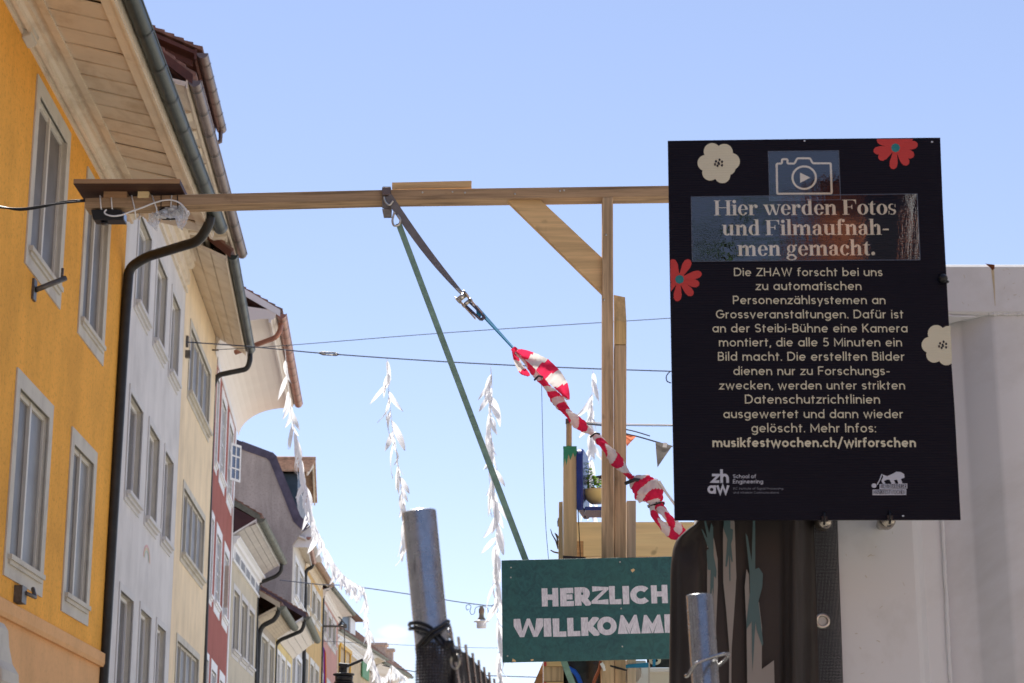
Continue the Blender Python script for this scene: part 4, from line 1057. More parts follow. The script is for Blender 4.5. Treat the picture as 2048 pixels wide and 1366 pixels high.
# blue shelf with plant pot
M['blue_gloss'] = paint('glossy_blue_paint', (.012, .035, .22), .25, var=.2, scale=15, bstr=.25, bscale=40)
T = Thing('blue_shelf', W(1175, 1020, 11.3), 'glossy blue wooden shelf with rounded back, fixed to the painted post', 'shelf')
a = W(1154, 895, 11.31); b = W(1154, 1022, 11.31)
hgt = a.z - b.z
def arc2(cy, cz, r_, a0, a1, n): return [(cy + r_ * math.cos(R(a0 + (a1 - a0) * k / n)), cz + r_ * math.sin(R(a0 + (a1 - a0) * k / n))) for k in range(n + 1)]
ol = [(-.17, 0), (.17, 0)] + arc2(.09, hgt - .08, .08, 0, 90, 6) + arc2(-.09, hgt - .08, .08, 90, 180, 6)
rot = Matrix.Rotation(R(-9), 3, 'Z')
mb = MB(); mb.prism([b + rot @ Vector((.0, .14 + y_, z_)) for y_, z_ in ol], rot @ Vector((.04, 0, 0))); bevel(T.part(mb, 'back', M['blue_gloss']), .012, 3)
mb = MB(); e = W(1210, 1020, 11.31); mb.box(b.x + .045, b.x + .22, 11.28, 11.55, b.z - .0, b.z + .022); bevel(T.part(mb, 'shelf_board', M['blue_gloss']), .006)
T = Thing('flower_pot', W(1192, 1010, 11.4), 'pale yellow bowl-shaped pot with a leafy green herb, on the blue shelf', 'potted plant')
c = W(1193, 1008, 11.42)
mb = MB(); mb.lathe(c, [(0, 0), (.035, .002), (.06, .025), (.074, .06), (.078, .085), (.07, .085), (.06, .06), (0, .055)], 24); T.part(mb, 'pot', paint('pale_yellow_ceramic', (.80, .66, .30), .4, var=.05), recalc=False)
M['leaf'] = paperish('herb_leaf', (.17, .30, .05), .4)
rnd = random.Random(5); mb = MB()
for i in range(300):
    t = rnd.random(); s_ = rnd.choice([(-.045, .17), (-.04, .14), (-.02, .09), (.02, .055), (.06, .075)]); bs = c + Vector((s_[0], 0, .075))
    p = bs + Vector((rnd.gauss(0, .014), rnd.gauss(0, .02), t * s_[1])); a = rnd.uniform(0, 6.28); ln = rnd.uniform(.016, .030)
    d = Vector((math.cos(a), math.sin(a), rnd.uniform(-.3, .8))).normalized() * ln; s2 = d.cross(Vector((0, 0, 1))).normalized() * ln * .33
    mb.add([p, p + d * .5 + s2, p + d, p + d * .5 - s2], [(0, 1, 2, 3)])
tag(T.part(mb, 'leaves', M['leaf'], recalc=False), kind='stuff')
# small black and white hanging sign behind the post
T = Thing('small_black_sign', W(1195, 960, 11.8), 'small tilted black sign with white marks, half hidden behind the gallows post', 'sign')
T.part(face_slab([(1185, 953), (1212, 949), (1213, 967), (1188, 971)], 11.8, .01), 'panel', M['black_plastic'])
mb = MB()
for q in (((1193, 956), (1197, 955.5), (1197, 966), (1193, 966.5)), ((1199, 958), (1209, 957), (1209, 959), (1199, 960)), ((1199, 962), (1209, 961), (1209, 964), (1199, 965))): mb.prism([W(u, v, 11.797) for u, v in q], (0, .002, 0))
T.part(mb, 'white_print', M['white_trim'])
# bare twigs
mb = MB()
for pth in (((1117, 1098), (1112, 1082), (1104, 1068), (1101, 1058)), ((1117, 1090), (1114, 1074), (1110, 1066)), ((1119, 1078), (1112, 1068)), ((1117, 1053), (1116, 1044), (1117, 1036)), ((1118, 1106), (1108, 1104), (1101, 1100))): mb.tube([W(u, v, 11.6) for u, v in pth], [.006, .005, .0035, .002][:len(pth)], 5)
tag(mb.build('bare_twig', M['iron'], recalc=False), 'thin bare twigs sticking out left of the slim post', 'twig')

# ------------------------------------------------------------------ drawn lettering (stroke alphabet and a heavy serif alphabet)
def arc(cx, cy, rx, ry, a0, a1, n=14):
    return [(cx + rx * math.cos(R(a0 + (a1 - a0) * k / n)), cy + ry * math.sin(R(a0 + (a1 - a0) * k / n))) for k in range(n + 1)]
def glyph(ch, w):
    h = w / 2; X = 5 - h; CAP = 7.1 - h; ASC = 7.4; r = 2.5 - h; O = arc(2.5, 2.5, r, r, 0, 360, 28)
    um = {'ä': 'a', 'ö': 'o', 'ü': 'u'}
    dot = lambda x, y, d=.5: [(x - d, y), (x + d, y)]
    if ch in um:
        a, st = glyph(um[ch], w); c = (a) / 2; return a, st + [dot(c - 1.05, 6.3, w * .55), dot(c + 1.05, 6.3, w * .55)]
    hoop = lambda x0, x1: arc((x0 + x1) / 2, X - 1.9, (x1 - x0) / 2, 1.9, 180, 0, 12)
    G = {
     'o': (5, [O]), 'a': (5, [O, [(5 - h, 5), (5 - h, 0)]]), 'b': (5, [O, [(h, ASC), (h, 0)]]), 'd': (5, [O, [(5 - h, ASC), (5 - h, 0)]]),
     'c': (4.5, [arc(2.5, 2.5, r, r, 42, 318, 22)]), 'e': (5, [arc(2.5, 2.5, r, r, -40, -360, 26)[::-1] if False else arc(2.5, 2.5, r, r, 0, 318, 24), [(h, 2.5), (5 - h * .6, 2.5)]]),
     'g': (5, [O, [(5 - h, 5), (5 - h, .0)] + arc(2.5, 0, r, 2.1 - h, 0, -150, 12)]), 'p': (5, [O, [(h, 5), (h, -2)]]), 'q': (5, [O, [(5 - h, 5), (5 - h, -2)]]),
     'f': (2.9, [[(1.15, 0), (1.15, 5.9)] + arc(2.45, 5.9, 1.3, 1.5 - h, 180, 90, 6) + [(3.0, 7.4 - h)], [(0, X), (2.8, X)]]),
     'h': (4.6, [[(h, ASC), (h, 0)], [(h, 2.6)] + hoop(h, 4.6 - h)[1:] + [(4.6 - h, 0)]]), 'n': (4.6, [[(h, 5), (h, 0)], [(h, 2.6)] + hoop(h, 4.6 - h)[1:] + [(4.6 - h, 0)]]),
     'm': (7.4, [[(h, 5), (h, 0)], [(h, 2.6)] + hoop(h, 3.7)[1:] + [(3.7, 0)], [(3.7, 2.6)] + hoop(3.7, 7.4 - h)[1:] + [(7.4 - h, 0)]]),
     'u': (4.6, [[(4.6 - h, 5), (4.6 - h, 0)], [(h, 5), (h, 2.2)] + arc(2.3, 2.2, 2.3 - h, 2.2 - h, 180, 360, 12)]),
     'i': (w, [[(h, 5), (h, 0)], [(h, 6.9), (h, 6.9 - w * 1.05)]]), 'l': (w, [[(h, ASC), (h, 0)]]), 'r': (2.6, [[(h, 5), (h, 0)], [(h, 2.4)] + arc(2.5, 2.9, 2.5 - h, 2.1 - h, 180, 88, 8)]),
     's': (3.7, [arc(1.85, 3.66, 1.85 - h, 1.34 - h, 30, 270, 14) + arc(1.85, 1.34 + h * 0, 1.85 - h, (2.32 - (1.34)) + 0 * h + (.0), 90, -150, 14)[1:]]),
     't': (2.8, [[(1.15, 6.4), (1.15, 0)], [(0, X), (2.7, X)]]), 'k': (4.2, [[(h, ASC), (h, 0)], [(w, 2.3), (3.9, 5)], [(1.6, 2.6), (4.0, 0)]]),
     'v': (4.6, [[(.3, 5), (2.3, 0.2), (4.3, 5)]]), 'w': (7.2, [[(.3, 5), (2.0, .2), (3.6, 4.8), (5.2, .2), (6.9, 5)]]), 'y': (4.6, [[(.35, 5), (2.4, .2)], [(4.3, 5), (2.4, .2), (1.5, -2)]]), 'z': (3.9, [[(.1, X), (3.7, X), (.2, h), (3.9, h)]]),
     'A': (6.4, [[(.35, 0), (3.2, 6.9), (6.05, 0)], [(1.4, 2.2), (5.0, 2.2)]]), 'B': (4.8, [[(h, 7.1), (h, 0)], [(h, CAP), (2.6, CAP)] + arc(2.6, (CAP + 3.7) / 2, 1.7 - h * .3, (CAP - 3.7) / 2, 90, -90, 8) + [(h, 3.7)], [(2.6, 3.7)] + arc(2.7, (3.7 + h) / 2, 2.1 - h, (3.7 - h) / 2, 90, -90, 8) + [(h, h)]]),
     'C': (6.2, [arc(3.5, 3.55, 3.5 - h, 3.55 - h, 42, 318, 22)]), 'D': (6.1, [[(h, 7.1), (h, 0)], [(h, CAP), (2.6, CAP)] + arc(2.6, 3.55, 3.5 - h, 3.55 - h, 90, -90, 16) + [(h, h)]]),
     'E': (4.4, [[(h, 7.1), (h, 0)], [(h, CAP), (4.3, CAP)], [(h, 3.6), (4.0, 3.6)], [(h, h), (4.4, h)]]), 'F': (4.3, [[(h, 7.1), (h, 0)], [(h, CAP), (4.3, CAP)], [(h, 3.5), (3.9, 3.5)]]),
     'G': (6.7, [arc(3.5, 3.55, 3.5 - h, 3.55 - h, 45, 360, 24) + [], [(3.6, 3.55), (7.0 - h, 3.55)]]), 'H': (5.8, [[(h, 7.1), (h, 0)], [(5.8 - h, 7.1), (5.8 - h, 0)], [(h, 3.6), (5.8 - h, 3.6)]]),
     'I': (w, [[(h, 7.1), (h, 0)]]), 'K': (5.2, [[(h, 7.1), (h, 0)], [(w, 3.2), (4.7, 7.1)], [(2.0, 3.9), (5.0, 0)]]), 'L': (4.2, [[(h, 7.1), (h, h), (4.2, h)]]),
     'M': (6.9, [[(h, 0), (h, 6.4), (3.45, 1.6), (6.9 - h, 6.4), (6.9 - h, 0)]]), 'N': (5.9, [[(h, 0), (h, 6.3), (5.9 - h, .8), (5.9 - h, 7.1)]]),
     'O': (7.0, [arc(3.5, 3.55, 3.5 - h, 3.55 - h, 0, 360, 32)]), 'P': (4.8, [[(h, 7.1), (h, 0)], [(h, CAP), (2.6, CAP)] + arc(2.6, (CAP + 3.0) / 2, 2.2 - h, (CAP - 3.0) / 2, 90, -90, 10) + [(h, 3.0)]]),
     'R': (4.9, [[(h, 7.1), (h, 0)], [(h, CAP), (2.6, CAP)] + arc(2.6, (CAP + 3.1) / 2, 2.2 - h, (CAP - 3.1) / 2, 90, -90, 10) + [(h, 3.1)], [(2.5, 3.1), (4.6, 0)]]),
     'S': (4.7, [arc(2.35, 5.25, 2.35 - h, 1.85 - h, 30, 270, 14) + arc(2.35, 1.85 + h * .15, 2.35 - h, 1.85 - h * .85, 90, -150, 14)[1:]]),
     'T': (5.0, [[(0, CAP), (5.0, CAP)], [(2.5, CAP), (2.5, 0)]]), 'U': (5.4, [[(h, 7.1), (h, 2.7)] + arc(2.7, 2.7, 2.7 - h, 2.7 - h, 180, 360, 14) + [(5.4 - h, 7.1)]]),
     'W': (8.6, [[(.3, 7.1), (2.4, .3), (4.3, 6.6), (6.2, .3), (8.3, 7.1)]]), 'Z': (5.0, [[(.2, CAP), (4.7, CAP), (.3, h), (5.0, h)]]),
     '5': (4.6, [[(4.0, CAP), (1.2, CAP), (.8, 4.1)] + arc(2.2, 2.3, 2.4 - h, 2.3 - h, 130, -145, 16)]), '4': (4.8, [[(3.6, 0), (3.6, 6.9), (.4, 1.8), (4.8, 1.8)]]),
     '8': (4.6, [arc(2.3, 5.3, 1.8 - h * .6, 1.7 - h * .8, 0, 360, 20), arc(2.3, 1.95, 2.3 - h, 1.95 - h, 0, 360, 22)]),
     '.': (w, [[(h, w * 1.05), (h, 0)]]), ':': (w, [[(h, w * 1.05), (h, 0)], [(h, 4.6), (h, 4.6 - w * 1.05)]]), ',': (w, [[(h * 1.3, w), (h * 1.3, .3), (h * .2, -1.0)]]),
     '-': (2.9, [[(.2, 2.7), (2.7, 2.7)]]), '/': (4.0, [[(.4, -1.2), (3.6, 7.8)]]), ' ': (1.4, [])}
    if ch == 's':
        ry = (5 - w) / 4; return 3.7, [arc(1.85, 5 - h - ry, 1.85 - h, ry, 28, 270, 14) + arc(1.85, h + ry, 1.85 - h, ry, 90, -152, 14)[1:]]
    if ch == 'S':
        ry = (7.1 - w) / 4; return 4.7, [arc(2.35, 7.1 - h - ry, 2.35 - h, ry, 28, 270, 14) + arc(2.35, h + ry, 2.35 - h, ry, 90, -152, 14)[1:]]
    return G[ch]
class Plate:
    """a flat printed surface; p(u,v) gives local coordinates for a seen direction"""
    def __init__(s, a, b, c):             # top-left, top-right, bottom-left world points
        s.o = a; s.x = (b - a).normalized(); z = (c - a); s.z = -(z - s.x * z.dot(s.x)).normalized(); s.n = s.x.cross(s.z)
        if s.n.y > 0: s.n = -s.n
        s.k = 0
    def p(s, u, v):
        d = ray(u, v); E = Vector((0, 0, EYE)); t = (s.o - E).dot(s.n) / d.dot(s.n); q = E + d * t - s.o
        return q.dot(s.x), q.dot(s.z)
    def w(s, x, z, lift=0.0): return s.o + s.x * x + s.z * z + s.n * lift
    def next(s, base=.0004, step=.00006, m=14): s.k = (s.k + 1) % m; return base + s.k * step
    def poly(s, mb, pts, lift=None, mi=0):
        lf = lift if lift is not None else s.next()
        mb.add([s.w(x, z, lf) for x, z in pts], [tuple(range(len(pts)))], mi)
    def stroke(s, mb, pts, w, lift=None, closed=False, jit=0, miter=2.2):
        lf = lift if lift is not None else s.next(); n = len(pts)
        if (Vector(pts[0]) - Vector(pts[-1])).length < 1e-7 and n > 2: closed = True; pts = pts[:-1]; n -= 1
        P = [Vector(p) for p in pts]; vs = []
        for i in range(n):
            a = P[i - 1] if (i > 0 or closed) else None; b = P[(i + 1) % n] if (i < n - 1 or closed) else None
            d0 = (P[i] - a).normalized() if a is not None else None; d1 = (b - P[i]).normalized() if b is not None else None
            d0 = d0 or d1; d1 = d1 or d0
            n0 = Vector((-d0.y, d0.x)); n1 = Vector((-d1.y, d1.x)); m_ = n0 + n1
            m_ = m_.normalized() if m_.length > 1e-6 else n0
            kk = min(1 / max(m_.dot(n0), .35), miter) * w / 2
            if jit: kk *= 1 + random.uniform(-jit, jit)
            vs += [s.w(*(P[i] + m_ * kk), lf), s.w(*(P[i] - m_ * kk), lf)]
        k = n if closed else n - 1
        mb.add(vs, [(2 * i, 2 * ((i + 1) % n), 2 * ((i + 1) % n) + 1, 2 * i + 1) for i in range(k)])
    def text(s, mb, txt, u0, u1, v, w=.95, track=.95, vscale=None, jit=0, space=1.6, v1=None):
        """line of text between two seen columns on the baseline v"""
        W_ = 0; lay = []
        for ch in txt:
            if ch == ' ': W_ += space + track; continue
            a, st = glyph(ch, w); lay.append((W_, st)); W_ += a + track
        W_ -= track
        x0, z0 = s.p(u0, v); x1, z1 = s.p(u1, v if v1 is None else v1); k = (x1 - x0) / W_; kz = vscale or k; sl = (z1 - z0) / (x1 - x0)
        for off, st in lay:
            for pl in st:
                pts = [(x0 + (off + a) * k, z0 + b * kz + (off + a) * k * sl) for a, b in pl]
                s.stroke(mb, pts, w * k, jit=jit)
        return k
def clip(poly, x0, x1, z0, z1):
    def cl(P, f, g):
        out = []
        for i in range(len(P)):
            a, b = P[i - 1], P[i]; fa, fb = f(a), f(b)
            if (fa >= 0) != (fb >= 0):
                t = fa / (fa - fb); out.append((a[0] + (b[0] - a[0]) * t, a[1] + (b[1] - a[1]) * t))
            if fb >= 0: out.append(b)
        return out
    for f in (lambda p: p[0] - x0, lambda p: x1 - p[0], lambda p: p[1] - z0, lambda p: z1 - p[1]):
        poly = cl(poly, f, 0)
        if not poly: return []
    return poly

# ------------------------------------------------------------------ white steel container
M['container'] = paint('white_container_paint', (.77, .775, .79), .42, var=.03, scale=1.5, bstr=.06, bscale=14, bdist=.01, dirt=(.50, .48, .44), dscale=.9)
M['rust'] = paint('rust', (.16, .045, .012), .9, var=.4, scale=40)
M['rust_run'] = paint('rust_run', (.60, .50, .33), .7, var=.1, scale=30)
CY = 4.34
zt = W(1950, 527, CY).z; zr = W(1950, 623, CY).z
xl = W(1568, 700, CY).x; xr = 4.6
T = Thing('steel_container', (xl, CY, 0), 'white painted steel shipping container with corrugated side, right behind the black notice', 'container')
mb = MB(); mb.prism([(xl, CY, zr), (xl, CY + .006, zr - .006), (xl, CY + .06, zr - .006), (xl, CY + .06, zt), (xl, CY + .01, zt), (xl, CY, zt - .008)], (xr - xl, 0, 0)); T.part(mb, 'top_rail', M['container'])
mb = MB(); mb.box(xl + .002, xr, CY + .004, CY + 2.4, zt - .03, zt - .004); T.part(mb, 'container_roof', M['container'])
# corner post with folded edge, then corrugated panels
ub = W(1838, 1200, CY + .01).x
um_ = W(1893, 1200, CY + .03).x
mb = MB()
prof = [(xl, CY + .40), (xl, CY + .012), (xl + .02, CY + .004), (ub - .008, CY + .004), (ub + .004, CY + .010), (ub + .02, CY + .034), (um_, CY + .040)]
mb.loft([(x, y, 0.0) for x, y in prof], [(x, y, zr + .01) for x, y in prof], closed=False, caps=False, smooth=False)
o = T.part(mb, 'corner_post', M['container'], recalc=False)
x = um_; prof = [(x, CY + .068)]
a1 = W(1960, 1200, CY + .045).x; a2 = W(2022, 1200, CY + .012).x
prof += [(a1 - .006, CY + .070), (a1 + .004, CY + .066), (a2 - .006, CY + .011), (a2 + .006, CY + .008)]
x = a2 + .008
while x < xr:
    prof += [(x + .07, CY + .008), (x + .08, CY + .011), (x + .14, CY + .066), (x + .15, CY + .07), (x + .22, CY + .07), (x + .23, CY + .066), (x + .29, CY + .011), (x + .30, CY + .008)]; x += .30
mb = MB(); mb.loft([(a, b, 0.0) for a, b in prof], [(a, b, zr + .01) for a, b in prof], closed=False, caps=False, smooth=True); T.part(mb, 'corrugated_panel', M['container'], recalc=False)
def bead(pts, r_, name='weld_bead'):
    P = smooth_path(pts, 6); mb = MB(); rr = [r_ * random.uniform(.75, 1.3) for _ in P]; mb.tube(P, rr, 8); return T.part(mb, name, M['container'], recalc=False)
random.seed(3)
bead([(um_ + random.uniform(-.002, .002), CY + .037, z) for z in [0.2 + k * .04 for k in range(int((zr - .2) / .04) + 1)]], .0045)
bead([W(u, 628 + random.uniform(-1, 1), CY + .006) for u in range(1978, 2400, 8)], .0042)
bead([W(u, 628 + (1978 - u) * .2, CY + .008 + (1978 - u) * .0004) for u in range(1898, 1979, 10)], .002)
mb = MB(); mb.prism([(um_ - .02, CY + .001, zr), (um_ + .05, CY + .003, zr - .012), (a1 + .02, CY + .006, zr - .012), (um_, CY + .05, zr - .028), (um_ - .02, CY + .05, zr - .03)], (0, 0, .004)); T.part(mb, 'corner_gusset', M['container'])
cp = Plate(W(1900, 527, CY), W(2040, 527, CY), W(1900, 620, CY))
mb = MB(); cp.poly(mb, [cp.p(u, v) for u, v in ((1970, 527.3), (1989, 529.5), (1989, 537), (1985, 541), (1980, 535), (1975, 531))], .0006); T.part(mb, 'rust_patch', M['rust'], recalc=False)
mb = MB(); cp.poly(mb, [cp.p(u, v) for u, v in ((1982, 538), (1988, 538), (1989.5, 570), (1990.5, 612), (1989.8, 612), (1986.5, 575))], .0005); T.part(mb, 'rust_run', M['rust_run'], recalc=False)
mb = MB(); rs = random.Random(21)
for i in range(26):
    u, v = rs.choice([(rs.uniform(1690, 1815), rs.uniform(1060, 1360)), (rs.uniform(1905, 2040), rs.uniform(535, 615))]); a_ = rs.uniform(0, 6.28); ln = rs.uniform(2, 9)
    p0, p1 = cp.p(u, v), cp.p(u + ln * math.cos(a_), v + ln * math.sin(a_)); cp.stroke(mb, [p0, p1], rs.uniform(.0006, .0016), lift=(-.0036 if v > 700 else .0005) + .00002 * i)
T.part(mb, 'scratches', M['stone_trim'], recalc=False)
# back and ends so it is a solid box from the side
mb = MB(); mb.box(xl + .01, xr, CY + .42, CY + 2.4, 0.15, zr); T.part(mb, 'container_body', M['container'])

# ------------------------------------------------------------------ black notice
SY = 4.08
A, B, C_ = W(1335.5, 281.5, SY), W(1880.5, 275, SY - .035), W(1349, 1040, SY)
S = Plate(A, B, C_)
cor = [S.p(*q) for q in ((1335.5, 281.5), (1609, 277.8), (1880.5, 275.2), (1886, 420), (1898, 650), (1910, 830), (1921.5, 1039.5), (1600, 1040), (1349, 1040.5), (1344, 800), (1339, 520))]
M['notice'] = None
m, nt, b = nodes_of('black_fluted_plastic'); b.inputs['Base Color'].default_value = (.008, .007, .014, 1); b.inputs['Roughness'].default_value = .45; b.inputs['Specular IOR Level'].default_value = .12
wv = nt.nodes.new('ShaderNodeTexWave'); wv.wave_type = 'BANDS'; wv.bands_direction = 'Z'; wv.inputs['Scale'].default_value = 55; nt.links.new(mapping(nt, 1), wv.inputs['Vector'])
nt.links.new(ramp(nt, noise(nt, mapping(nt, 1), 5, 8, .7), [(.3, (.30,) * 3), (.7, (.55,) * 3)]), b.inputs['Roughness'])
nt.links.new(ramp(nt, noise(nt, mapping(nt, (1, 1, 2)), 45, 6, .8, 1), [(.66, (.008, .007, .014)), (.8, (.03, .028, .036))]), b.inputs['Base Color'])
bump(nt, b, wv.outputs[1], .55, .0008); M['notice'] = m
def ink(name, c, rough=.5):
    m, nt, b = nodes_of(name); b.inputs['Base Color'].default_value = (*c, 1); b.inputs['Roughness'].default_value = rough; b.inputs['Specular IOR Level'].default_value = .3
    wv = nt.nodes.new('ShaderNodeTexWave'); wv.wave_type = 'BANDS'; wv.bands_direction = 'Z'; wv.inputs['Scale'].default_value = 55; nt.links.new(mapping(nt, 1), wv.inputs['Vector'])
    bump(nt, b, wv.outputs[1], .4, .0006); return m
M['ink_cream'] = ink('cream_print', (.70, .655, .50)); M['ink_red'] = ink('red_print', (.60, .055, .05)); M['ink_teal'] = ink('teal_print', (.03, .22, .24)); M['ink_white'] = ink('pale_grey_print', (.55, .57, .66)); M['ink_black'] = ink('black_print', (.014, .012, .020))
T = Thing('notice_board', S.w(*S.p(1635, 1040)), 'black fluted plastic notice announcing photos and filming, with flowers and German text', 'sign')
mb = MB(); mb.prism([S.w(x, z) for x, z in cor], -S.n * .006); T.part(mb, 'panel', M['notice'])
mb = MB(); mb.add([S.w(x, z, .0002) + (S.z * -.0006 if True else 0) for x, z in ()], [])
# flowers
xs0, xs1 = S.p(1335.5, 281)[0], None
def in_sign(pts):
    out = clip(pts, S.p(1342, 600)[0] - .0, 9, -9, S.p(1600, 279)[1]); return out
def lobes(cu, cv, R_, specs, n=10):
    """petal outlines round a centre, in seen-pixel units"""
    out = []
    for ang, ln, wd in specs:
        pts = []
        ca, sa = math.cos(R(ang)), math.sin(R(ang))
        sh = [(.0, -.10), (.35, -.30), (.7, -.48), (.9, -.42), (1.0, -.2), (1.02, 0), (1.0, .2), (.9, .42), (.7, .48), (.35, .30), (.0, .10)]
        for a, b_ in sh: x = a * ln; y = b_ * wd; pts.append((cu + x * ca - y * sa, cv - (x * sa + y * ca)))
        out.append(pts)
    return out
def left_edge(v): return 1335.5 + (v - 281) * 13.5 / 759
def right_edge(v): return 1880.5 + (v - 275) * 41 / 765
def clip_px(pts):
    vm = sum(p[1] for p in pts) / len(pts)
    le, re = left_edge(vm) + .6, right_edge(vm) - .6
    return clip(pts, le, re, 278 if vm < 400 else 0, 1039)
def flower(cu, cv, R_, specs, m, core=None, dots=None, disc=0):
    mb = MB()
    for pl in lobes(cu, cv, R_, specs):
        q = clip_px(pl)
        if len(q) > 2: S.poly(mb, [S.p(*p) for p in q])
    if disc:
        q = clip_px([(cu + disc * math.cos(R(a)), cv + disc * math.sin(R(a))) for a in range(0, 360, 12)]); S.poly(mb, [S.p(*p) for p in q])
    T.part(mb, 'printed_flower', m, recalc=False)
    mb = MB()
    if core: S.poly(mb, [S.p(cu + core[2] * math.cos(R(a)) + core[0], cv + core[2] * math.sin(R(a)) + core[1]) for a in range(0, 360, 45)], .0014)
    for i, (du, dv) in enumerate(dots or []): S.poly(mb, [S.p(cu + du + 2.1 * math.cos(R(a)), cv + dv + 2.7 * math.sin(R(a))) for a in range(0, 360, 30)], .0014 + .00002 * i)
    T.part(mb, 'flower_centre', M['ink_teal'] if core else M['ink_black'], recalc=False)
rp = [(a, l, 19) for a, l in ((4, 43), (-32, 42), (-72, 42), (-98, 43), (-148, 44), (172, 42), (140, 48), (105, 44), (74, 44), (38, 44))]
flower(1791, 295, 40, [(8, 44, 18), (-26, 40, 18), (-55, 42, 18), (-97, 43, 17), (-145, 40, 18), (-170, 44, 17), (155, 40, 17), (125, 40, 17), (95, 38, 17), (60, 38, 17), (32, 40, 15)], M['ink_red'], core=(0, 1, 9), disc=13)
flower(1358, 559, 40, [(15, 46, 17), (-14, 41, 17), (-50, 41, 17), (-95, 43, 17), (-140, 40, 17), (178, 40, 17), (110, 42, 17), (62, 44, 18), (140, 40, 17)], M['ink_red'], core=(1, 0, 9), disc=13)
cf = [(70, 40, 44), (22, 43, 44), (-18, 41, 42), (-65, 40, 42), (-130, 40, 44), (170, 43, 44), (115, 40, 44)]
def flower2(cu, cv):
    mb = MB()
    for a, d, r_ in ((62, 25, 17), (8, 26, 17), (-25, 22, 14), (-72, 25, 16), (-132, 25, 16), (178, 26, 16), (118, 27, 17)):
        x, y = cu + d * math.cos(R(a)), cv - d * math.sin(R(a))
        q = clip_px([(x + r_ * math.cos(R(t)), y + r_ * math.sin(R(t))) for t in range(0, 360, 15)])
        if len(q) > 2: S.poly(mb, [S.p(*p) for p in q])
    q = clip_px([(cu + 24 * math.cos(R(t)), cv + 24 * math.sin(R(t))) for t in range(0, 360, 15)]); S.poly(mb, [S.p(*p) for p in q])
    T.part(mb, 'printed_flower', M['ink_cream'], recalc=False)
    mb = MB()
    for i, (du, dv) in enumerate(dts):
        if cu + du < right_edge(cv) - 3: S.poly(mb, [S.p(cu + du + 2.1 * math.cos(R(a)), cv + dv + 2.7 * math.sin(R(a))) for a in range(0, 360, 30)], .0014 + .00002 * i)
    T.part(mb, 'flower_centre', M['ink_black'], recalc=False)
dts = [(0, -1), (7, -3), (2, -7), (-5, -4), (-7, 2), (-2, 5), (7, 4), (1, 1)]
flower2(1437, 327)
flower2(1885, 691)
lines = [("Die ZHAW forscht bei uns", 1468, 1765, 552.3), ("zu automatischen", 1512, 1723, 580.3), ("Personenzählsystemen an", 1466, 1771, 608.3), ("Grossveranstaltungen. Dafür ist", 1432, 1807, 636.8),
 ("an der Steibi-Bühne eine Kamera", 1425, 1815, 664.8), ("montiert, die alle 5 Minuten ein", 1438, 1804, 693.0), ("Bild macht. Die erstellten Bilder", 1436, 1809, 721.5), ("dienen nur zu Forschungs-", 1467, 1780, 750.2),
 ("zwecken, werden unter strikten", 1439, 1810, 779), ("Datenschutzrichtlinien", 1490, 1760, 807.3), ("ausgewertet und dann wieder", 1447, 1806, 836.3), ("gelöscht. Mehr Infos:", 1503, 1752, 864.8)]
for t, u0, u1, v in lines:
    mb = MB(); S.text(mb, t, u0, u1, v, w=.88, track=1.15, space=2.0); T.part(mb, 'text_line', M['ink_cream'], recalc=False)
mb = MB(); S.text(mb, "musikfestwochen.ch/wirforschen", 1425, 1832, 894.3, w=1.3, track=.85); T.part(mb, 'text_line', M['ink_cream'], recalc=False)
mb = MB(); S.text(mb, "zh", 1424, 1458, 966, w=1.45, track=.5); S.text(mb, "aw", 1415, 1458, 987.5, w=1.45, track=.5)
S.text(mb, "School of", 1466, 1512, 956.5, w=1.0, track=1.0); S.text(mb, "Engineering", 1466, 1526, 967, w=1.0, track=1.0)
T.part(mb, 'institute_logo', M['ink_white'], recalc=False)
mb = MB(); S.text(mb, "ISC Institute of Signal Processing", 1466.5, 1566, 979.3, w=.6, track=1.2, space=2.2); S.text(mb, "and Wireless Communications", 1466.5, 1557.5, 987.3, w=.6, track=1.2, space=2.2)
T.part(mb, 'text_line', ink('dim_grey_print', (.30, .31, .37)), recalc=False)
mb = MB()
def pp(z5): return [(1320 + x / 3.303, 880 + y / 3.303) for x, y in z5]
S.poly(mb, [S.p(*q) for q in pp([(1470, 228), (1500, 240), (1540, 222), (1560, 210), (1590, 212), (1612, 226), (1615, 250), (1590, 258), (1602, 288), (1575, 290), (1566, 262), (1545, 266), (1555, 288), (1530, 290), (1515, 262), (1500, 262), (1478, 272), (1490, 290), (1470, 290), (1462, 268), (1474, 245)])])
S.stroke(mb, [S.p(*q) for q in pp([(1466, 226), (1452, 262), (1434, 296)])], .0022)
S.poly(mb, [S.p(1748 + 5 * math.cos(R(a)), 971.5 + 4.6 * math.sin(R(a))) for a in range(0, 360, 24)])
S.poly(mb, [S.p(*q) for q in ((1759, 968.3), (1814.5, 967), (1814.5, 977.2), (1759, 978.2))]); S.poly(mb, [S.p(*q) for q in ((1745, 979.3), (1812.5, 978.2), (1812.5, 990), (1745, 990.4))])
T.part(mb, 'festival_logo', M['ink_white'], recalc=False)
S.k = 13; mb = MB()
def low(t, u0, u1, v, hh, w):
    n0 = len(mb.v); S2 = Plate(A, B, C_); S2.next = lambda *a_, **k_: .0018 + .00003 * random.random()
    k = S2.text(mb, t, u0, u1, v, w=w, track=.8, vscale=hh)
pxs = 4.08 / 3850
low("48.WINTERTHURER", 1761, 1813, 976.6, pxs * 8.2 / 7.1, 1.25); low("MUSIKFESTWOCHEN", 1747, 1810.5, 988.6, pxs * 8.8 / 7.1, 1.25)
T.part(mb, 'text_line', M['ink_black'], recalc=False)
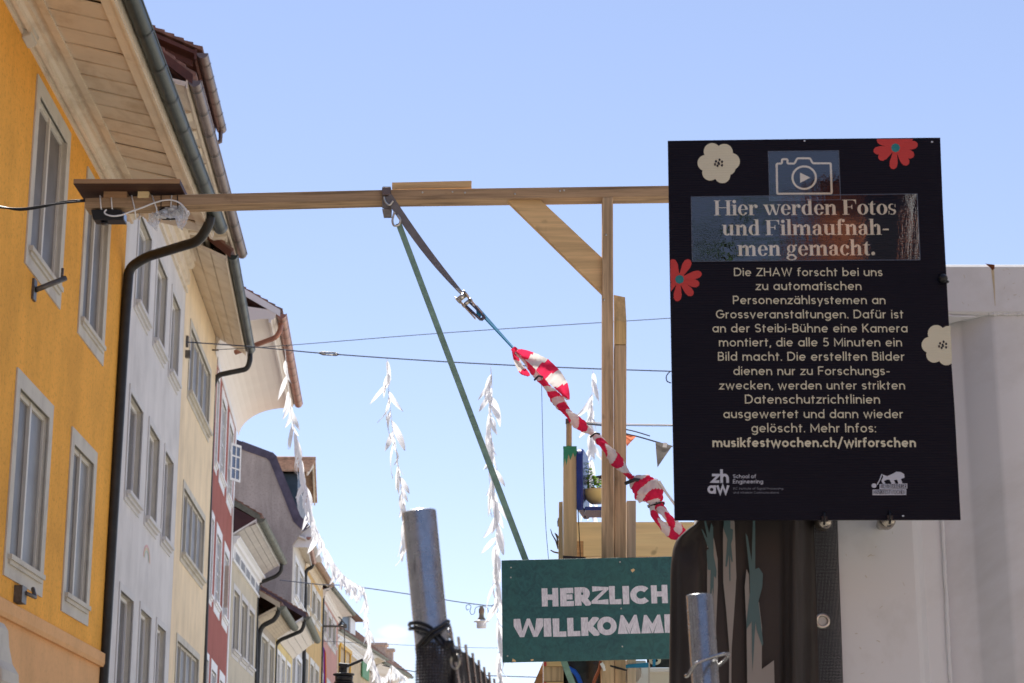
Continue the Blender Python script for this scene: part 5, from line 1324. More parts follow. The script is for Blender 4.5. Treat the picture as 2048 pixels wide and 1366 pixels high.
# heavy serif heading
def serif(ch):
    b = 1.42; t = .26; sw = .62      # stem, hairline, serif overhang
    def rc(x0, z0, x1, z1): return ('p', [(x0, z0), (x1, z0), (x1, z1), (x0, z1)])
    def ring(cx, cz, rx, rz, ix, iz, a0=0, a1=360, sh=0): return ('r', cx, cz, rx, rz, ix, iz, a0, a1, sh)
    def foot(x, l=1, r_=1): return rc(x - sw * l, 0, x + b + sw * r_, t)
    def flag(x, z): return ('p', [(x - sw, z), (x, z), (x, z - t * 1.3), (x - sw, z - t * .8)])
    def dot(cx, cz, r_): return ('d', cx, cz, r_)
    if ch == 'H': return 8.2, [rc(.7, 0, 2.25, 7.1), rc(5.9, 0, 7.45, 7.1), rc(2.25, 3.5, 5.9, 3.8), rc(0, 0, 2.95, t), rc(0, 7.1 - t, 2.95, 7.1), rc(5.2, 0, 8.15, t), rc(5.2, 7.1 - t, 8.15, 7.1)]
    if ch == 'F': return 6.8, [rc(.7, 0, 2.3, 7.1), rc(0, 0, 3.2, t), rc(0, 7.1 - t, 6.4, 7.1), rc(2.3, 3.5, 4.4, 3.8), ('p', [(6.4, 7.1), (6.1, 7.1), (5.0, 6.84), (5.9, 6.2), (6.15, 5.0), (6.4, 5.0)]), ('p', [(4.6, 4.7), (4.35, 4.7), (4.0, 3.65), (4.35, 2.6), (4.6, 2.6)])]
    if ch == 'i': return 2.75, [rc(.65, 0, .65 + b, 5), foot(.65), flag(.65, 5), dot(1.3, 6.5, .82)]
    if ch == 'l': return 2.75, [rc(.65, 0, .65 + b, 7.5), foot(.65), flag(.65, 7.5)]
    if ch in 'nmhu':
        if ch == 'u': return 6.1, [rc(.65, 1.3, .65 + b, 5), flag(.65, 5), rc(3.75, 0, 3.75 + b, 5), flag(3.75, 5), ring(2.35, 1.55, 1.7, 1.65, .32, 1.3, 180, 330), ('p', [(5.1, t * 1.2), (5.8, t), (5.8, 0), (5.1, 0)])]
        tp = 7.5 if ch == 'h' else 5
        g = [rc(.65, 0, .65 + b, tp), foot(.65, 1, .75), flag(.65, tp), rc(3.75, 0, 3.75 + b, 3.6), foot(3.75, .75, 1), ring(3.55, 3.45, 1.62, 1.65, .25, 1.2, 0, 165)]
        if ch == 'm': return 9.2, g + [rc(6.85, 0, 6.85 + b, 3.6), foot(6.85, .75, 1), ring(6.65, 3.45, 1.62, 1.65, .25, 1.2, 0, 165)]
        return 6.1, g
    if ch == 'r': return 4.7, [rc(.65, 0, .65 + b, 5), foot(.65, 1, 1.2), flag(.65, 5), dot(3.7, 4.15, .8), ring(3.4, 3.2, 1.5, 1.9, 1.15, 1.6, 75, 175)]
    if ch == 'e': return 4.9, [ring(2.5, 2.5, 2.3, 2.6, .95, 2.3, 75, 330, -.0), ring(2.5, 2.5, 2.3, 2.6, 1.0, 2.3, 5, 90), rc(1.2, 2.55, 4.6, 2.82), ]
    if ch == 'c': return 4.6, [ring(2.5, 2.5, 2.3, 2.6, .95, 2.3, 60, 325), dot(3.6, 3.95, .78)]
    if ch == 'o': return 5.2, [ring(2.6, 2.5, 2.5, 2.6, 1.0, 2.3)]
    if ch == 'd': return 5.7, [rc(3.3, 0, 3.3 + b, 7.5), flag(3.3, 7.5), ring(2.5, 2.5, 2.35, 2.6, .9, 2.3, 55, 305), rc(4.7, 0, 5.4, t)]
    if ch == 'a': return 5.0, [rc(2.7, .3, 2.7 + b, 3.7), ring(2.4, 3.5, 1.72, 1.6, .3, 1.35, 0, 150), dot(1.0, 3.7, .72), ring(1.95, 1.3, 1.75, 1.4, .55, 1.15, 60, 320), ('p', [(4.1, .3), (4.9, t), (4.9, 0), (3.4, 0)])]
    if ch == 's': return 4.2, [ring(2.0, 3.65, 1.7, 1.45, .75, 1.15, 60, 235), ring(2.0, 1.35, 1.8, 1.45, .8, 1.15, -125, 55), rc(3.3, 3.4, 3.6, 4.9), rc(.4, .1, .7, 1.7), ('p', [(.75, 3.4), (1.6, 2.95), (3.6, 1.9), (3.1, 1.3), (.6, 2.6)])]
    if ch == 't': return 3.6, [rc(.75, .8, .75 + b, 5), rc(0, 4.7, 3.3, 5), ('p', [(.75, 5), (.75 + b, 5), (.75 + b, 6.4), (1.7, 6.4)]), ring(2.15, 1.2, 1.4, 1.3, .1, 1.0, 180, 320)]
    if ch == 'w': return 8.0, [('p', [(.3, 5), (1.95, 5), (3.3, 0), (2.5, 0)]), ('p', [(3.3, 0), (2.9, 0), (4.4, 5), (4.75, 5)]), ('p', [(3.3, 5), (4.9, 5), (6.3, 0), (5.5, 0)]), ('p', [(6.3, 0), (5.9, 0), (7.3, 5), (7.65, 5)]), rc(0, 5 - t, 2.5, 5), rc(3.0, 5 - t, 5.2, 5), rc(6.5, 5 - t, 8.2, 5)]
    if ch == 'f': return 3.9, [rc(.75, 0, .75 + b, 6), foot(.75, 1, 1.1), rc(0, 4.7, 3.2, 5), ring(2.5, 5.9, 1.75, 1.7, .35, 1.4, 70, 180), dot(3.3, 6.7, .72)]
    if ch == 'g': return 5.3, [ring(2.3, 3.3, 1.95, 1.85, .75, 1.6), ('p', [(3.2, 4.4), (4.2, 5.2), (5.0, 5.2), (5.0, 4.5), (3.7, 4.3)]), ring(2.4, -.9, 2.4, 1.25, 1.4, .85), ('p', [(.8, 1.9), (1.5, 1.5), (.9, .8), (3.5, .75), (4.0, .1), (1.0, -.05), (.3, .6)])]
    if ch == '-': return 3.2, [rc(.2, 2.1, 2.9, 2.8)]
    if ch == '.': return 2.0, [dot(.95, .8, .85)]
    return 2.2, []
def serif_line(mb, txt, u0, u1, v, v1):
    W_ = 0; lay = []
    for ch in txt:
        if ch == ' ': W_ += 2.2; continue
        a, g = serif(ch); lay.append((W_, g)); W_ += a - .0
    x0, z0 = S.p(u0, v); x1, z1 = S.p(u1, v1); k = (x1 - x0) / W_; sl = (z1 - z0) / (x1 - x0); kz = k * 1.03
    def q(off, a, b_): return (x0 + (off + a) * k, z0 + b_ * kz + (off + a) * k * sl)
    for off, g in lay:
        for pr in g:
            if pr[0] == 'p': S.poly(mb, [q(off, a, b_) for a, b_ in pr[1]])
            elif pr[0] == 'd': S.poly(mb, [q(off, pr[1] + pr[3] * math.cos(R(a)), pr[2] + pr[3] * math.sin(R(a))) for a in range(0, 360, 24)])
            else:
                _, cx, cz, rx, rz, ix, iz, a0, a1, sh = pr; lf = S.next(); n = 18
                P1 = [q(off, cx + rx * math.cos(R(a0 + (a1 - a0) * i / n)), cz + rz * math.sin(R(a0 + (a1 - a0) * i / n))) for i in range(n + 1)]
                P2 = [q(off, cx + ix * math.cos(R(a0 + (a1 - a0) * i / n)), cz + iz * math.sin(R(a0 + (a1 - a0) * i / n))) for i in range(n + 1)]
                mb.add([S.w(*p, lf) for p in P1 + P2], [(i, i + 1, n + 2 + i, n + 1 + i) for i in range(n)])
M['ink_head'] = ink('cream_heading_print', (.88, .78, .60))
for t, u0, u1, v, v1 in (("Hier werden Fotos", 1428, 1794, 431, 429), ("und Filmaufnah-", 1444, 1779, 471, 469.5), ("men gemacht.", 1475, 1751, 512, 510.5)):
    mb = MB(); serif_line(mb, t, u0, u1, v, v1); T.part(mb, 'heading_line', M['ink_head'], recalc=False)
# camera pictogram
mb = MB(); cz_ = lambda pts: [S.p(1320 + x / 3.413, 260 + y / 3.413) for x, y in pts]
def rounded(pts, r_=12, n=4):
    out = []; m_ = len(pts)
    for i in range(m_):
        a, b_, c_ = Vector(pts[i - 1]), Vector(pts[i]), Vector(pts[(i + 1) % m_]); p0 = b_ + (a - b_).normalized() * r_; p1 = b_ + (c_ - b_).normalized() * r_
        for k in range(n + 1): t = k / n; out.append(tuple(p0.lerp(b_, t).lerp(b_.lerp(p1, t), t)))
    return out
body = rounded([(796, 230), (832, 230), (832, 200), (870, 200), (870, 230), (918, 230), (936, 194), (1024, 194), (1042, 228), (1165, 228), (1172, 434), (800, 436)], 9)
S.stroke(mb, cz_(body + [body[0]]), .0046, closed=True)
S.stroke(mb, cz_([(984 + 80 * math.cos(R(a)), 326 + 77 * math.sin(R(a))) for a in range(0, 361, 10)]), .0046)
S.poly(mb, cz_([(956, 292), (1026, 326), (956, 362)]))
T.part(mb, 'camera_pictogram', M['ink_head'], recalc=False)
# glossy clear stickers over heading and pictogram
m = bpy.data.materials.new('clear_glossy_sticker'); m.use_nodes = True; nt = m.node_tree; nt.nodes.clear()
o_ = nt.nodes.new('ShaderNodeOutputMaterial'); t_ = nt.nodes.new('ShaderNodeBsdfTransparent'); g_ = nt.nodes.new('ShaderNodeBsdfGlossy'); g_.inputs['Roughness'].default_value = .0
t_.inputs[0].default_value = (.93, .93, .95, 1)
a_ = nt.nodes.new('ShaderNodeMixShader'); a_.inputs[0].default_value = .125
bb = nt.nodes.new('ShaderNodeBump'); bb.inputs['Strength'].default_value = .10; bb.inputs['Distance'].default_value = .004
n1 = noise(nt, mapping(nt, (3, 3, 1.1)), 2.2, 7, .6, 1.2); nt.links.new(n1, bb.inputs['Height']); nt.links.new(bb.outputs[0], g_.inputs['Normal'])
nt.links.new(t_.outputs[0], a_.inputs[1]); nt.links.new(g_.outputs[0], a_.inputs[2]); nt.links.new(a_.outputs[0], o_.inputs[0]); M['sticker'] = m
for q, lf in ((((1536, 303.5), (1677, 302), (1681, 400), (1539, 402)), .0024), (((1382, 394.5), (1834, 388.5), (1840, 520.5), (1384.5, 523.5)), .0029)):
    mb = MB(); S.poly(mb, [S.p(*p) for p in q], lf); st = T.part(mb, 'clear_sticker', M['sticker'], recalc=False)
    mb = MB(); S.stroke(mb, [S.p(*p) for p in q] + [S.p(*q[0])], .0016, lift=lf + .0003, closed=True); T.part(mb, 'sticker_edge', paint('sticker_edge', (.20, .22, .27), .4), parent=st, recalc=False) if False else T.part(mb, 'sticker_edge', M['ink_white'] if False else ink('sticker_edge', (.10, .12, .17)), recalc=False)
# cable ties, magnets, holes
for u, v in ((1648, 1030), (1779, 1028)):
    p0 = S.w(*S.p(u, v), .004)
    mb = MB(); mb.tube([p0 + Vector((0, 0, .006)), p0 + Vector((0, -.004, -.012)), p0 + Vector((0, .006, -.02))], .0028, 6); mb.box(p0.x - .006, p0.x + .006, p0.y - .004, p0.y + .004, p0.z - .014, p0.z - .004); T.part(mb, 'cable_tie', M['black_plastic'])
p0 = S.w(*S.p(1884, 559), .004); mb = MB(); mb.lathe(p0, [(0, 0), (.009, .001), (.011, .006), (.006, .012), (0, .013)], 12, axis=(0, -1, 0)); mb.tube([p0, p0 + Vector((.014, .004, -.006))], .003, 6); T.part(mb, 'cable_tie', M['black_plastic'], recalc=False)
for u, v in ((1609, 282), (1864, 284), (1806, 1032)):
    mb = MB(); S.poly(mb, [S.p(u + 2.3 * math.cos(R(a)), v + 1.7 * math.sin(R(a))) for a in range(0, 360, 40)], .0012); T.part(mb, 'punched_hole', paint('pale_hole', (.6, .65, .75)), recalc=False)
for i, (u, v) in enumerate(((1647, 1046), (1774, 1044))):
    mb = MB(); p0 = W(u, v - 4, CY - .075); mb.lathe(p0, [(0, -.012), (.014, -.012), (.019, -.004), (.0205, .014), (.017, .03), (.010, .078), (0, .078)], 24, axis=(0, 1, .0))
    tag(mb.build('pot_magnet', paint('nickel_magnet', (.42, .38, .33), .25, .9, var=.15, scale=30), recalc=False), ('round nickel magnet on the dark mesh hem below the notice', 'round nickel magnet on the white container post below the notice')[i], 'magnet', 'magnets holding the notice')

# ------------------------------------------------------------------ teal welcome board
HY = 10.7
H_ = Plate(W(1003, 1120.5, HY), W(1345, 1113, HY), W(1005, 1325, HY))
M['teal_board'] = None
m, nt, b = nodes_of('teal_painted_chipboard'); v = mapping(nt, 1)
c1 = ramp(nt, noise(nt, v, 22, 7, .7, 1.5), [(.38, (.006, .062, .066)), (.6, (.016, .105, .105))])
c1 = mixc(nt, ramp(nt, noise(nt, mapping(nt, (1, 1, .5)), 3, 5), [(.4, (0,) * 3), (.7, (.5,) * 3)]), c1, (.03, .13, .10))
nt.links.new(c1, b.inputs['Base Color']); b.inputs['Roughness'].default_value = .5; bump(nt, b, noise(nt, v, 40, 6, .65, 1.2), .5, .004); M['teal_board'] = m
T = Thing('welcome_board', H_.w(.5, -.55), 'teal painted wooden board reading HERZLICH WILLKOMMEN in hand-painted pale letters', 'sign')
q = [H_.p(*k) for k in ((1003, 1120.5), (1345, 1113), (1700, 1105.5), (1700, 1310), (1335, 1317.5), (1005, 1325))]
mb = MB(); mb.prism([H_.w(x, z) for x, z in q], -H_.n * .018); bevel(T.part(mb, 'panel', M['teal_board']), .002)
m, nt, b = nodes_of('brushed_white_lettering'); v = mapping(nt, (1, 1, .25))
c1 = ramp(nt, noise(nt, v, 130, 5, .7), [(.35, (.55, .50, .54)), (.6, (.76, .72, .75))]); nt.links.new(c1, b.inputs['Base Color']); b.inputs['Roughness'].default_value = .7; M['letter'] = m
random.seed(11)
def word(txt, marks, wbase, vsc):
    mb = MB()
    for ch, (u0, u1, v) in zip(txt, marks):
        w = wbase * (1.5 if ch in 'WM' else 1.0); a, st = glyph(ch, w); x0, z0 = H_.p(u0, v); x1, _ = H_.p(u1, v); k = (x1 - x0) / a
        for pl in st: 
            lf = H_.next(.0006, .00012, 10); pts = [(x0 + p * k, z0 + q_ * vsc) for p, q_ in pl]
            # anisotropic stroke: build in glyph units then scale
            tmp = MB(); Q = Plate(Vector((0, 0, 0)), Vector((1, 0, 0)), Vector((0, 0, -1))); Q.stroke(tmp, pl, w, lift=0, jit=.035, miter=1.3)
            lo, hi = random.uniform(-.1, .1), 7.1 + random.uniform(-.1, .1)
            for f_ in tmp.f:
                pg = clip([(tmp.v[i_].x, tmp.v[i_].z) for i_ in f_], -.15, a + .15, lo, hi)
                if len(pg) > 2: mb.add([H_.w(x0 + q2[0] * k, z0 + q2[1] * vsc, lf) for q2 in pg], [tuple(range(len(pg)))])
    return mb
up = HY / 3850
wd1 = [(1084, 1117, 1213.5), (1121, 1148, 1213), (1150, 1181, 1211.5), (1184, 1217, 1209.5), (1219, 1243, 1209), (1246, 1259, 1208.5), (1261, 1299, 1208.5), (1303, 1336, 1207)]
T.part(word("HERZLICH", wd1, 2.05, up * 36 / 7.1 * 1.02), 'letters_herzlich', M['letter'], recalc=False)
wd2 = [(1029, 1086, 1275), (1088, 1103, 1274), (1106, 1133, 1274), (1135, 1161, 1273), (1163, 1198, 1272), (1195, 1234, 1271), (1236, 1281, 1268), (1283, 1328, 1267), (1330, 1356, 1266), (1360, 1400, 1265)]
T.part(word("WILLKOMMEN", wd2, 2.05, up * 37 / 7.1), 'letters_willkommen', M['letter'], recalc=False)
mb = MB()
for u, v_ in ((1022, 1135), (1021.5, 1155), (1240, 1124), (1244.5, 1293), (1242, 1217), (1015, 1312)):
    mb.lathe(H_.w(*H_.p(u, v_), .0), [(0, .003), (.0045, .003), (.0045, 0)], 10, axis=-Vector((0, 1, 0)))
T.part(mb, 'screw', M['chrome'], recalc=False)
mb = MB()
for pl in (((1261, 1140), (1267, 1137), (1270, 1140), (1265, 1145)), ((1025, 1317), (1031, 1320), (1032, 1323.6), (1024, 1323)), ((1061, 1319), (1067, 1318), (1067, 1321), (1062, 1322))): H_.poly(mb, [H_.p(*k) for k in pl], .0008)
T.part(mb, 'paint_chip', M['brace'], recalc=False)

# ------------------------------------------------------------------ clutter under the board
mb = face_slab([(1086, 1324), (1086, 1420), (1030, 1420), (1068, 1366)], 11.35, .02); tag(mb.build('tan_panel', M['ply_edge']), 'slanted tan chipboard panel edge under the teal board', 'panel')
T = Thing('pallet_blocks', W(1105, 1380, 11.2), 'stacked pallet timbers with red painted ends under the left part of the teal board', 'timber stack')
for i, (v0, v1, c) in enumerate(((1321, 1333, 'plank_pale'), (1334, 1363, 'post_pale'), (1364, 1400, 'post_pale'))):
    T.part(face_slab([(1087, v0), (1127, v0 - .5), (1127, v1 - .5), (1087, v1)], 11.2 + .012 * (i % 2), .12), 'timber', M[('brace', 'post', 'brace')[i]])
mb = MB()
for v0, v1 in ((1322, 1332), (1364.5, 1372)): mb.prism([W(u, v_, 11.195) for u, v_ in ((1088, v0), (1093, v0), (1093, v1), (1088, v1))], (0, .004, 0))
T.part(mb, 'red_paint', paint('red_end_paint', (.5, .04, .05), .6))
M['black_bag'] = paint('black_tarpaulin', (.012, .011, .013), .35, var=.3, scale=8, bstr=.6, bscale=9, bdist=.03)
T = Thing('black_bag', W(1165, 1380, 11.2), 'glossy black bag with a curved blue band under the teal board', 'bag')
bg2 = bmesh.new(); c = W(1165, 1350, 11.3); mb = MB(); mb.lathe(c + Vector((0, 0, -.22)), [(.02, 0), (.10, .03), (.115, .15), (.112, .3), (.08, .36), (.0, .37)], 22); T.part(mb, 'bag_body', M['black_bag'], recalc=False)
mb = MB(); mb.tube([c + Vector((x, -.125 + abs(x) * .3, z)) for x, z in ((-.11, .03), (-.08, .028), (-.05, .01), (-.03, -.02), (-.015, -.06))], .014, 8); T.part(mb, 'blue_band', paint('blue_band', (.01, .09, .5), .4), recalc=False)
T = Thing('rusty_steel_frame', W(1262, 1380, 11.1), 'white painted rusty steel frame with a round cut-out, held by a blue strap', 'steel frame')
mb = MB(); ol = [W(u, v, 11.15) for u, v in ((1230, 1322), (1296, 1320), (1297, 1420), (1229, 1420))]
hole = [W(1269 + 14 * math.cos(R(a)), 1345 + 20 * math.sin(R(a)), 11.15) for a in range(0, 360, 24)]
n = len(hole); fr = []
def edgept(a):
    c_, s_ = math.cos(R(a)), math.sin(R(a)); t = min((27 if c_ > 0 else 39) / max(abs(c_), 1e-6), (24 if s_ < 0 else 70) / max(abs(s_), 1e-6)); return W(1269 + c_ * t, 1345 + s_ * t, 11.15)
ed = [edgept(a) for a in range(0, 360, 24)]
mb.add(hole + ed, [(i, (i + 1) % n, n + (i + 1) % n, n + i) for i in range(n)])
mb.add(hole + [p + Vector((0, .06, 0)) for p in hole], [(i, (i + 1) % n, n + (i + 1) % n, n + i) for i in range(n)])
T.part(mb, 'plate', paint('rust_stained_white', (.6, .58, .55), .6, var=.1, scale=6, dirt=(.25, .12, .06), dscale=9), recalc=False)
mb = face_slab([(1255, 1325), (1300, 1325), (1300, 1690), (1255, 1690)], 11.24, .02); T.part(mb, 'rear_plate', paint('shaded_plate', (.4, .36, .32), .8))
mb = face_slab([(1200, 1334), (1297, 1325), (1297, 1335), (1200, 1337)], 11.1, .004); tag(mb.build('blue_strap', M['strap_blue']), 'blue lashing strap stretched horizontally in front of the rusty frame', 'strap')
mb = face_slab([(1200, 1322), (1228, 1322), (1228, 1690), (1200, 1690)], 11.25, .06); tag(mb.build('short_post', M['post']), 'wooden post stub visible under the teal board beside the rusty frame', 'post')
mb = MB(); mb.tube(smooth_path([W(u, v, 11.05) for u, v in ((1202, 1322), (1198, 1340), (1191, 1356), (1186, 1372), (1183, 1400))]), .009, 8)
tag(mb.build('orange_cable', paint('copper_orange_cable', (.30, .08, .03), .5), recalc=False), 'brownish orange cable hanging behind the black bag', 'cable')
mb = MB(); mb.tube([W(1209, 1326, 11.02), W(1222, 1332, 11.0), W(1254, 1341, 11.0)], [.010, .007, .005], 8); tag(mb.build('rubber_rope', M['black_plastic'], recalc=False), 'short black cord end crossing the blue strap', 'cord')
mb = MB(); mb.tube(smooth_path([W(u, v, 11.0) for u, v in ((1203, 1326), (1207, 1334), (1209, 1342))]), [.011] * 7 + [.009] * 5 + [.008], 8); tag(mb.build('white_tag', M['white_tie'], recalc=False), 'small white plastic tag hanging under the teal board', 'tag')
T = Thing('dark_emblem_sign', W(1318, 1330, 11.5), 'dark panel with a cream ring emblem peeking out below the teal board', 'sign')
T.part(face_slab([(1294, 1312), (1420, 1311), (1420, 1334), (1294, 1335)], 11.5, .02), 'panel', M['black_bag'])
E = Plate(W(1294, 1312, 11.495), W(1400, 1312, 11.495), W(1294, 1335, 11.495)); mb = MB()
E.stroke(mb, [E.p(1310 + 9 * math.cos(R(a)), 1321 + 6.3 * math.sin(R(a))) for a in range(0, 361, 15)], .017, lift=.001); T.part(mb, 'ring_emblem', M['ink_cream'], recalc=False)
mb = face_slab([(1306, 1314), (1312, 1314), (1311, 1333), (1305, 1333)], 11.47, .004); T.part(mb, 'hanging_strap', M['strap_blue'])
T = Thing('cabin_box', W(1330, 1380, 11.5), 'beige cabin with a pale top frame partly hidden behind the dark banner', 'cabin')
T.part(face_slab([(1296, 1336), (1420, 1335), (1420, 1342), (1296, 1343)], 11.45, .05), 'top_frame', M['stone_trim_grey'])
T.part(face_slab([(1298, 1343.5), (1420, 1342.5), (1420, 1690), (1298, 1690)], 11.5, .05), 'side_panel', M['stone_trim'])

# ------------------------------------------------------------------ banner over the container's corner
M['banner'] = paint('dark_brown_printed_banner', (.030, .023, .020), .5, var=.15, scale=4, bstr=.12, bscale=25, bdist=.01)
M['hem'] = meshcloth('black_mesh_hem', (.010, .010, .015), .0032, .16, 'xz')
BY = 4.2
def by(u):      # plan profile of the hanging sheet
    K = [(1330, 4.30), (1345, 4.22), (1365, 4.19), (1400, 4.20), (1560, 4.205), (1575, 4.19), (1588, 4.175), (1602, 4.20), (1616, 4.27), (1624, 4.30), (1700, 4.315)]
    for (a, b_), (c_, d_) in zip(K[:-1], K[1:]):
        if u <= c_: t = max(0, (u - a) / (c_ - a)); t = t * t * (3 - 2 * t); return b_ + (d_ - b_) * t
    return K[-1][1]
cols = list(range(1336, 1628, 6)); rows = list(range(1000, 1600, 12))
T = Thing('printed_banner', W(1500, 1366, BY), 'dark brown banner with pale and teal flower stem print, hanging left of the container', 'banner')
mb = MB()
def leftedge(v):
    K = [(990, 1420), (1035, 1398), (1050, 1388), (1062, 1370), (1080, 1352), (1100, 1345), (1140, 1341), (1366, 1338), (1700, 1334)]
    for (a, b_), (c_, d_) in zip(K[:-1], K[1:]):
        if v <= c_: t = (v - a) / (c_ - a); return b_ + (d_ - b_) * t
    return 1338
vs = []; NC = 60
for v in rows:
    le = leftedge(v)
    for i in range(NC + 1):
        u = le + (1627 + (v - 1040) * .035 - le) * i / NC; yy = by(u) + .008 * math.sin(u * .09 + v * .004) * (1 if u < 1400 else .12) + (.02 * math.exp(-((v - 1090) / 30) ** 2) * math.sin((u - 1340) * .05) if u < 1420 else 0)
        if i == 0: yy += .03
        vs.append(W(u, v, yy))
mb.add(vs, [(r_ * (NC + 1) + i, r_ * (NC + 1) + i + 1, (r_ + 1) * (NC + 1) + i + 1, (r_ + 1) * (NC + 1) + i) for r_ in range(len(rows) - 1) for i in range(NC)], 0, True)
T.part(mb, 'sheet', M['banner'], recalc=False)
mb = MB(); us = list(range(1624, 1676, 3)); vs = []
for v in rows:
    for j, u in enumerate(us): uu = u + (v - 1040) * .035; vs.append(W(uu, v, 4.318))
n = len(us); mb.add(vs, [(r_ * n + i, r_ * n + i + 1, (r_ + 1) * n + i + 1, (r_ + 1) * n + i) for r_ in range(len(rows) - 1) for i in range(n - 1)])
T.part(mb, 'mesh_hem', M['hem'], recalc=False)
def ring_torus(c, R0, r0, ax, n=28, k=10, sq=1.0):
    ax = Vector(ax).normalized(); a = ax.cross(Vector((0, 0, 1))).normalized(); b_ = a.cross(ax); mb = MB()
    pts = [c + (a * math.cos(2 * math.pi * i / n) * sq + b_ * math.sin(2 * math.pi * i / n)) * R0 for i in range(n + 1)]; mb.tube(pts, r0, k, caps=False); return mb
c = W(1645, 1242, 4.314); T.part(ring_torus(c, .0135, .0042, (0, 1, 0)), 'eyelet', M['chrome'], recalc=False)
mb = MB(); mb.lathe(c + Vector((0, .001, 0)), [(0, 0), (.012, 0)], 20, axis=(0, -1, 0)); T.part(mb, 'eyelet_hole', M['stone_trim_grey'], recalc=False)
M['print_cream'] = paint('banner_cream_print', (.29, .26, .235), .5, var=.05, scale=6); M['print_teal'] = paint('banner_teal_print', (.075, .135, .14), .5, var=.05, scale=6)
def z7(pts): return [(1320 + x / 4.19, 1040 + y / 4.19) for x, y in pts]
PR = [(0, [(395, 130), (430, 100), (455, 170), (483, 330), (485, 540), (470, 880), (466, 1180), (452, 700), (440, 650), (395, 640), (395, 420)]),
 (0, [(530, 60), (570, -60), (600, -60), (625, 20), (635, 330), (640, 480), (620, 800), (600, 1080), (597, 1420), (578, 1420), (580, 1080), (555, 760), (530, 520), (528, 100)]),
 (0, [(725, 410), (745, 460), (750, 620), (830, 690), (855, 900), (853, 1250), (955, 1175), (962, 1480), (733, 1480), (725, 900), (710, 560)]),
 (1, [(345, 70), (360, 85), (398, 160), (370, 10), (385, 5), (412, 110), (430, 25), (445, 60), (450, 300), (475, 430), (470, 490), (452, 470), (448, 640), (438, 560), (430, 640), (420, 620), (425, 420), (400, 415), (390, 260), (405, 240)]),
 (1, [(535, 10), (560, -60), (590, 5), (590, 70), (612, 80), (608, 160), (595, 200), (610, 350), (600, 350), (588, 290), (590, 510), (582, 510), (578, 290), (560, 390), (548, 390), (565, 160), (532, 70)]),
 (1, [(718, 110), (735, 140), (768, 350), (780, -60), (798, -60), (798, 410), (830, 400), (862, 450), (858, 560), (825, 680), (865, 1040), (855, 1055), (810, 920), (800, 850), (775, 1280), (768, 850), (725, 915), (725, 850), (755, 600), (750, 430), (720, 150)])]
for i, (mi, pl) in enumerate(PR):
    mb = MB(); mb.add([W(u, v, 4.19 - .0006 * mi - .0002 * i) for u, v in z7(pl)], [tuple(range(len(pl)))]); T.part(mb, 'printed_stem', M['print_teal'] if mi else M['print_cream'], recalc=False)

# ------------------------------------------------------------------ fence pipes
def tube_shell(mb, a, b_, r_, t=.0025, n=40):
    a, b_ = Vector(a), Vector(b_); d = (a - b_).normalized(); x = d.cross(Vector((0, 1, 0))).normalized(); y = d.cross(x)
    def ring(c, rr): return [c + (x * math.cos(2 * math.pi * k / n) + y * math.sin(2 * math.pi * k / n)) * rr for k in range(n)]
    R_ = [ring(b_, r_), ring(a, r_), ring(a + d * .0008, r_ - t * .3), ring(a, r_ - t), ring(a - d * .25, r_ - t)]; vs = [v for q in R_ for v in q]
    mb.add(vs, [(i * n + k, i * n + (k + 1) % n, (i + 1) * n + (k + 1) % n, (i + 1) * n + k) for i in range(4) for k in range(n)], 0, True)
def down(top, low):
    return low + (low - top) * (low.z / (top.z - low.z))
top = W(838.5, 1024, 2.46); low = W(872, 1366, 2.46); fl = down(top, low)
T = Thing('mesh_fence', (fl.x, fl.y, 0), 'temporary fence panel, leaning galvanised pipe and rod tops, running away from the viewer', 'fence')
mb = MB(); tube_shell(mb, top, fl, .0218); T.part(mb, 'pipe', M['galv'], recalc=False)
tops = [(900, 1253), (916.6, 1273.5), (931, 1289), (945, 1306), (957, 1320), (968, 1334), (978, 1344.6), (988, 1357), (996, 1366), (1003, 1374)]
for i, (u, v) in enumerate(tops):
    p = WZ(u, v, 1.87); q = Vector((p.x + .035, p.y, 1.2)) if False else WZ(u + 12, v + 75, 1.87)
    d = W(u + (9 if i else 13), v + 80, p.y); mb = MB(); mb.tube([p, d, down(p, d) if d.z > .3 else d], .0019, 8); T.part(mb, 'fence_rod', M['galv_dark'], recalc=False)
p = W(897, 1268, 2.5); mb = MB(); mb.lathe(p + Vector((0, 0, -.006)), [(0, 0), (.005, .001), (.006, .006), (.004, .012), (0, .013)], 10); T.part(mb, 'weld_nub', M['galv_dark'], recalc=False)
# mesh privacy sheet wrapped over the pipe
M['mesh'] = meshcloth('dark_privacy_mesh', (.022, .020, .026), .0038, .22, 'xz'); M['mesh_side'] = paint('dark_privacy_mesh_side', (.030, .026, .026), .7, var=.2, scale=20, bstr=.3, bscale=200)
T = Thing('privacy_mesh', (fl.x, fl.y, 1.7), 'dark woven privacy mesh wrapped round the left fence pipe', 'privacy mesh')
dirp = (low - top).normalized(); a0 = W(857, 1294, 2.46)
mb = MB(); n = 22; vs = []
tv = [1296, 1291, 1289, 1290, 1293, 1296, 1299, 1300]
for j in range(16):
    for k in range(n + 1):
        ang = math.pi * (1.06 + .98 * k / n) ; v0 = tv[int(k / n * 6)] + (tv[int(k / n * 6) + 1] - tv[int(k / n * 6)]) * ((k / n * 6) % 1)
        v_ = v0 + j * 12; cx = W(840 + (v_ - 1024) * .098 + 8 + 0 * j, v_, 2.46)
        rr = .030 + .0015 * math.sin(ang * 5 + j * .5) + .0006 * j * math.sin(ang * 2)
        vs.append(Vector((cx.x + rr * math.cos(ang), cx.y + rr * math.sin(ang), cx.z)))
